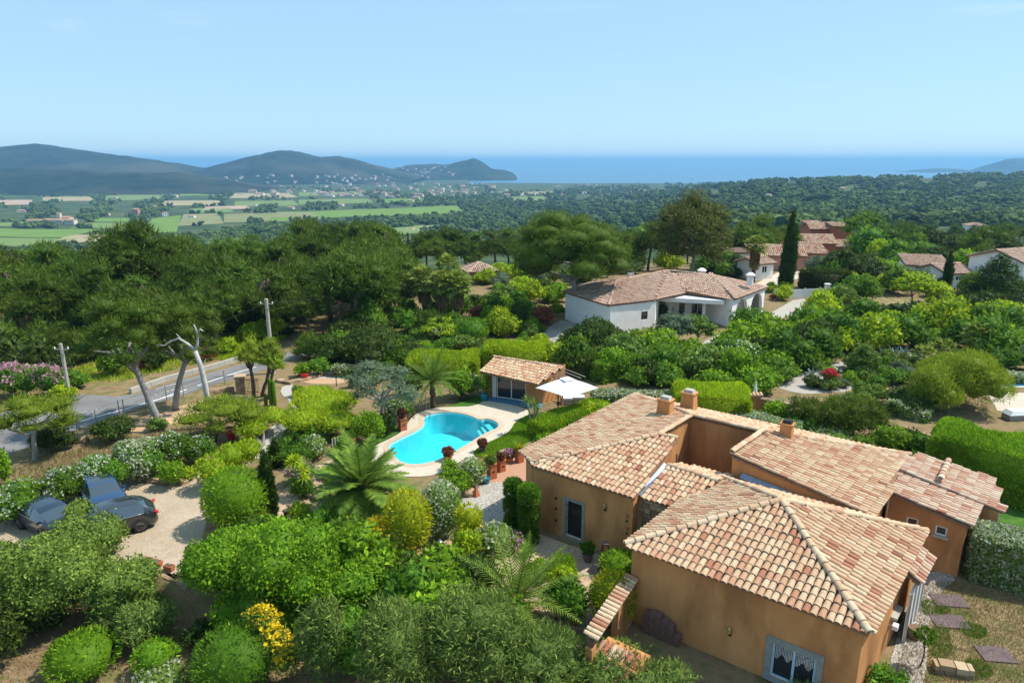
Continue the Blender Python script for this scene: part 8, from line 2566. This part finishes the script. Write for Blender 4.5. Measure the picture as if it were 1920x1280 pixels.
for i, (px, py, k) in enumerate([(200, 404, 0), (290, 392, 2), (40, 398, 1), (780, 374, 4), (770, 378, 1), (310, 405, 3), (480, 386, 0), (545, 392, 1), (215, 372, 1), (330, 370, 2), (360, 408, 0), (840, 352, 4), (640, 386, 0)]):
    far_house(px, py, k, 'lone farmhouse among the fields of the plain', 'farmhouses on the plain')
t = TG(105, 420); fh = thing('farm_estate', 'pale stone farm estate with a square tower among the fields', 'farm', t)
for dx, dy, w, d, h in ((0, 0, 26, 10, 6), (-30, 6, 28, 9, 5), (14, 6, 11, 11, 9), (22, 0, 14, 9, 6), (4, 4, 5, 5, 15)):
    mb = MB(); mb.box((t[0] + dx, t[1] + dy, t[2] + h / 2 - .5), (w, d, h + 1)); mb.build('wall', 'bluehouse', fh)
    mb = MB(); r_ = d * .18; z = t[2] + h
    x0, x1, y0, y1 = t[0] + dx - w / 2 - .3, t[0] + dx + w / 2 + .3, t[1] + dy - d / 2 - .3, t[1] + dy + d / 2 + .3
    mb.add([(x0, y0, z), (x1, y0, z), (x1, y1, z), (x0, y1, z), (x0, (y0 + y1) / 2, z + r_), (x1, (y0 + y1) / 2, z + r_)], [(0, 1, 5, 4), (2, 3, 4, 5), (1, 2, 5), (3, 0, 4)]); mb.build('roof', 'farroof', fh)
    for k in range(int(w / 4)):
        mb = MB(); mb.box((x0 + 2.3 + k * 4, y0 + .26, t[2] + h * .55), (1.1, .1, 1.6)); mb.build('window', 'darkglass', fh)
t = TG(253, 402); fh = thing('tower_house', 'tall pinkish block house beside dark trees on the plain', 'house', t)
mb = MB(); mb.box((t[0], t[1] + 4, t[2] + 4.2), (11, 9, 9)); mb.build('wall', 'pinkwall', fh)
mb = MB(); mb.add([(t[0] - 5.9, t[1] - .9, t[2] + 8.7), (t[0] + 5.9, t[1] - .9, t[2] + 8.7), (t[0] + 5.9, t[1] + 8.9, t[2] + 8.7), (t[0] - 5.9, t[1] + 8.9, t[2] + 8.7), (t[0], t[1] + 4, t[2] + 10.6)], [(0, 1, 4), (1, 2, 4), (2, 3, 4), (3, 0, 4)]); mb.build('roof', 'farroof', fh)
for k in range(3):
    for j in range(2):
        mb = MB(); mb.box((t[0] - 3.4 + 3.4 * k, t[1] - .53, t[2] + 2.2 + 3.4 * j), (1.1, .1, 1.6)); mb.build('window', 'darkglass', fh)

# the sea air of the afternoon
mb = MB(); mb.box((0, 0, -4), (150000, 150000, 208))
hzm = bpy.data.materials.new('sea_haze'); hzm.use_nodes = True
hn = hzm.node_tree.nodes; hn.remove(hn['Principled BSDF'])
pv = hn.new('ShaderNodeVolumePrincipled')
pv.inputs['Color'].default_value = (.31, .65, 1.0, 1)
pv.inputs['Density'].default_value = 1.35e-4
pv.inputs['Anisotropy'].default_value = .1
hzm.node_tree.links.new(pv.outputs[0], hn['Material Output'].inputs['Volume'])
hb_ = mb.build('haze', hzm); tag(hb_, kind='stuff')
hb_['label'] = 'pale blue sea haze over the distant hills'

# ---------------------------------------------------------------- labels: tell look-alikes apart by their order across the picture
ORD = ['first', 'second', 'third', 'fourth', 'fifth', 'sixth', 'seventh', 'eighth', 'ninth', 'tenth', 'eleventh', 'twelfth']
by = {}
for o in SC.objects:
    if o.parent is None and o.get('label'): by.setdefault(o['label'], []).append(o)
for lab, os_ in by.items():
    if 1 < len(os_) <= 12:
        os_.sort(key=lambda o: o.location[0] / max(o.location[1], 1))
        if len(lab.split()) > 12: lab = ' '.join(lab.split()[:12])
        for i, o in enumerate(os_):
            o['label'] = lab + ', ' + (ORD[i] + ' from the left' if len(os_) > 2 else ('the left one', 'the right one')[i])
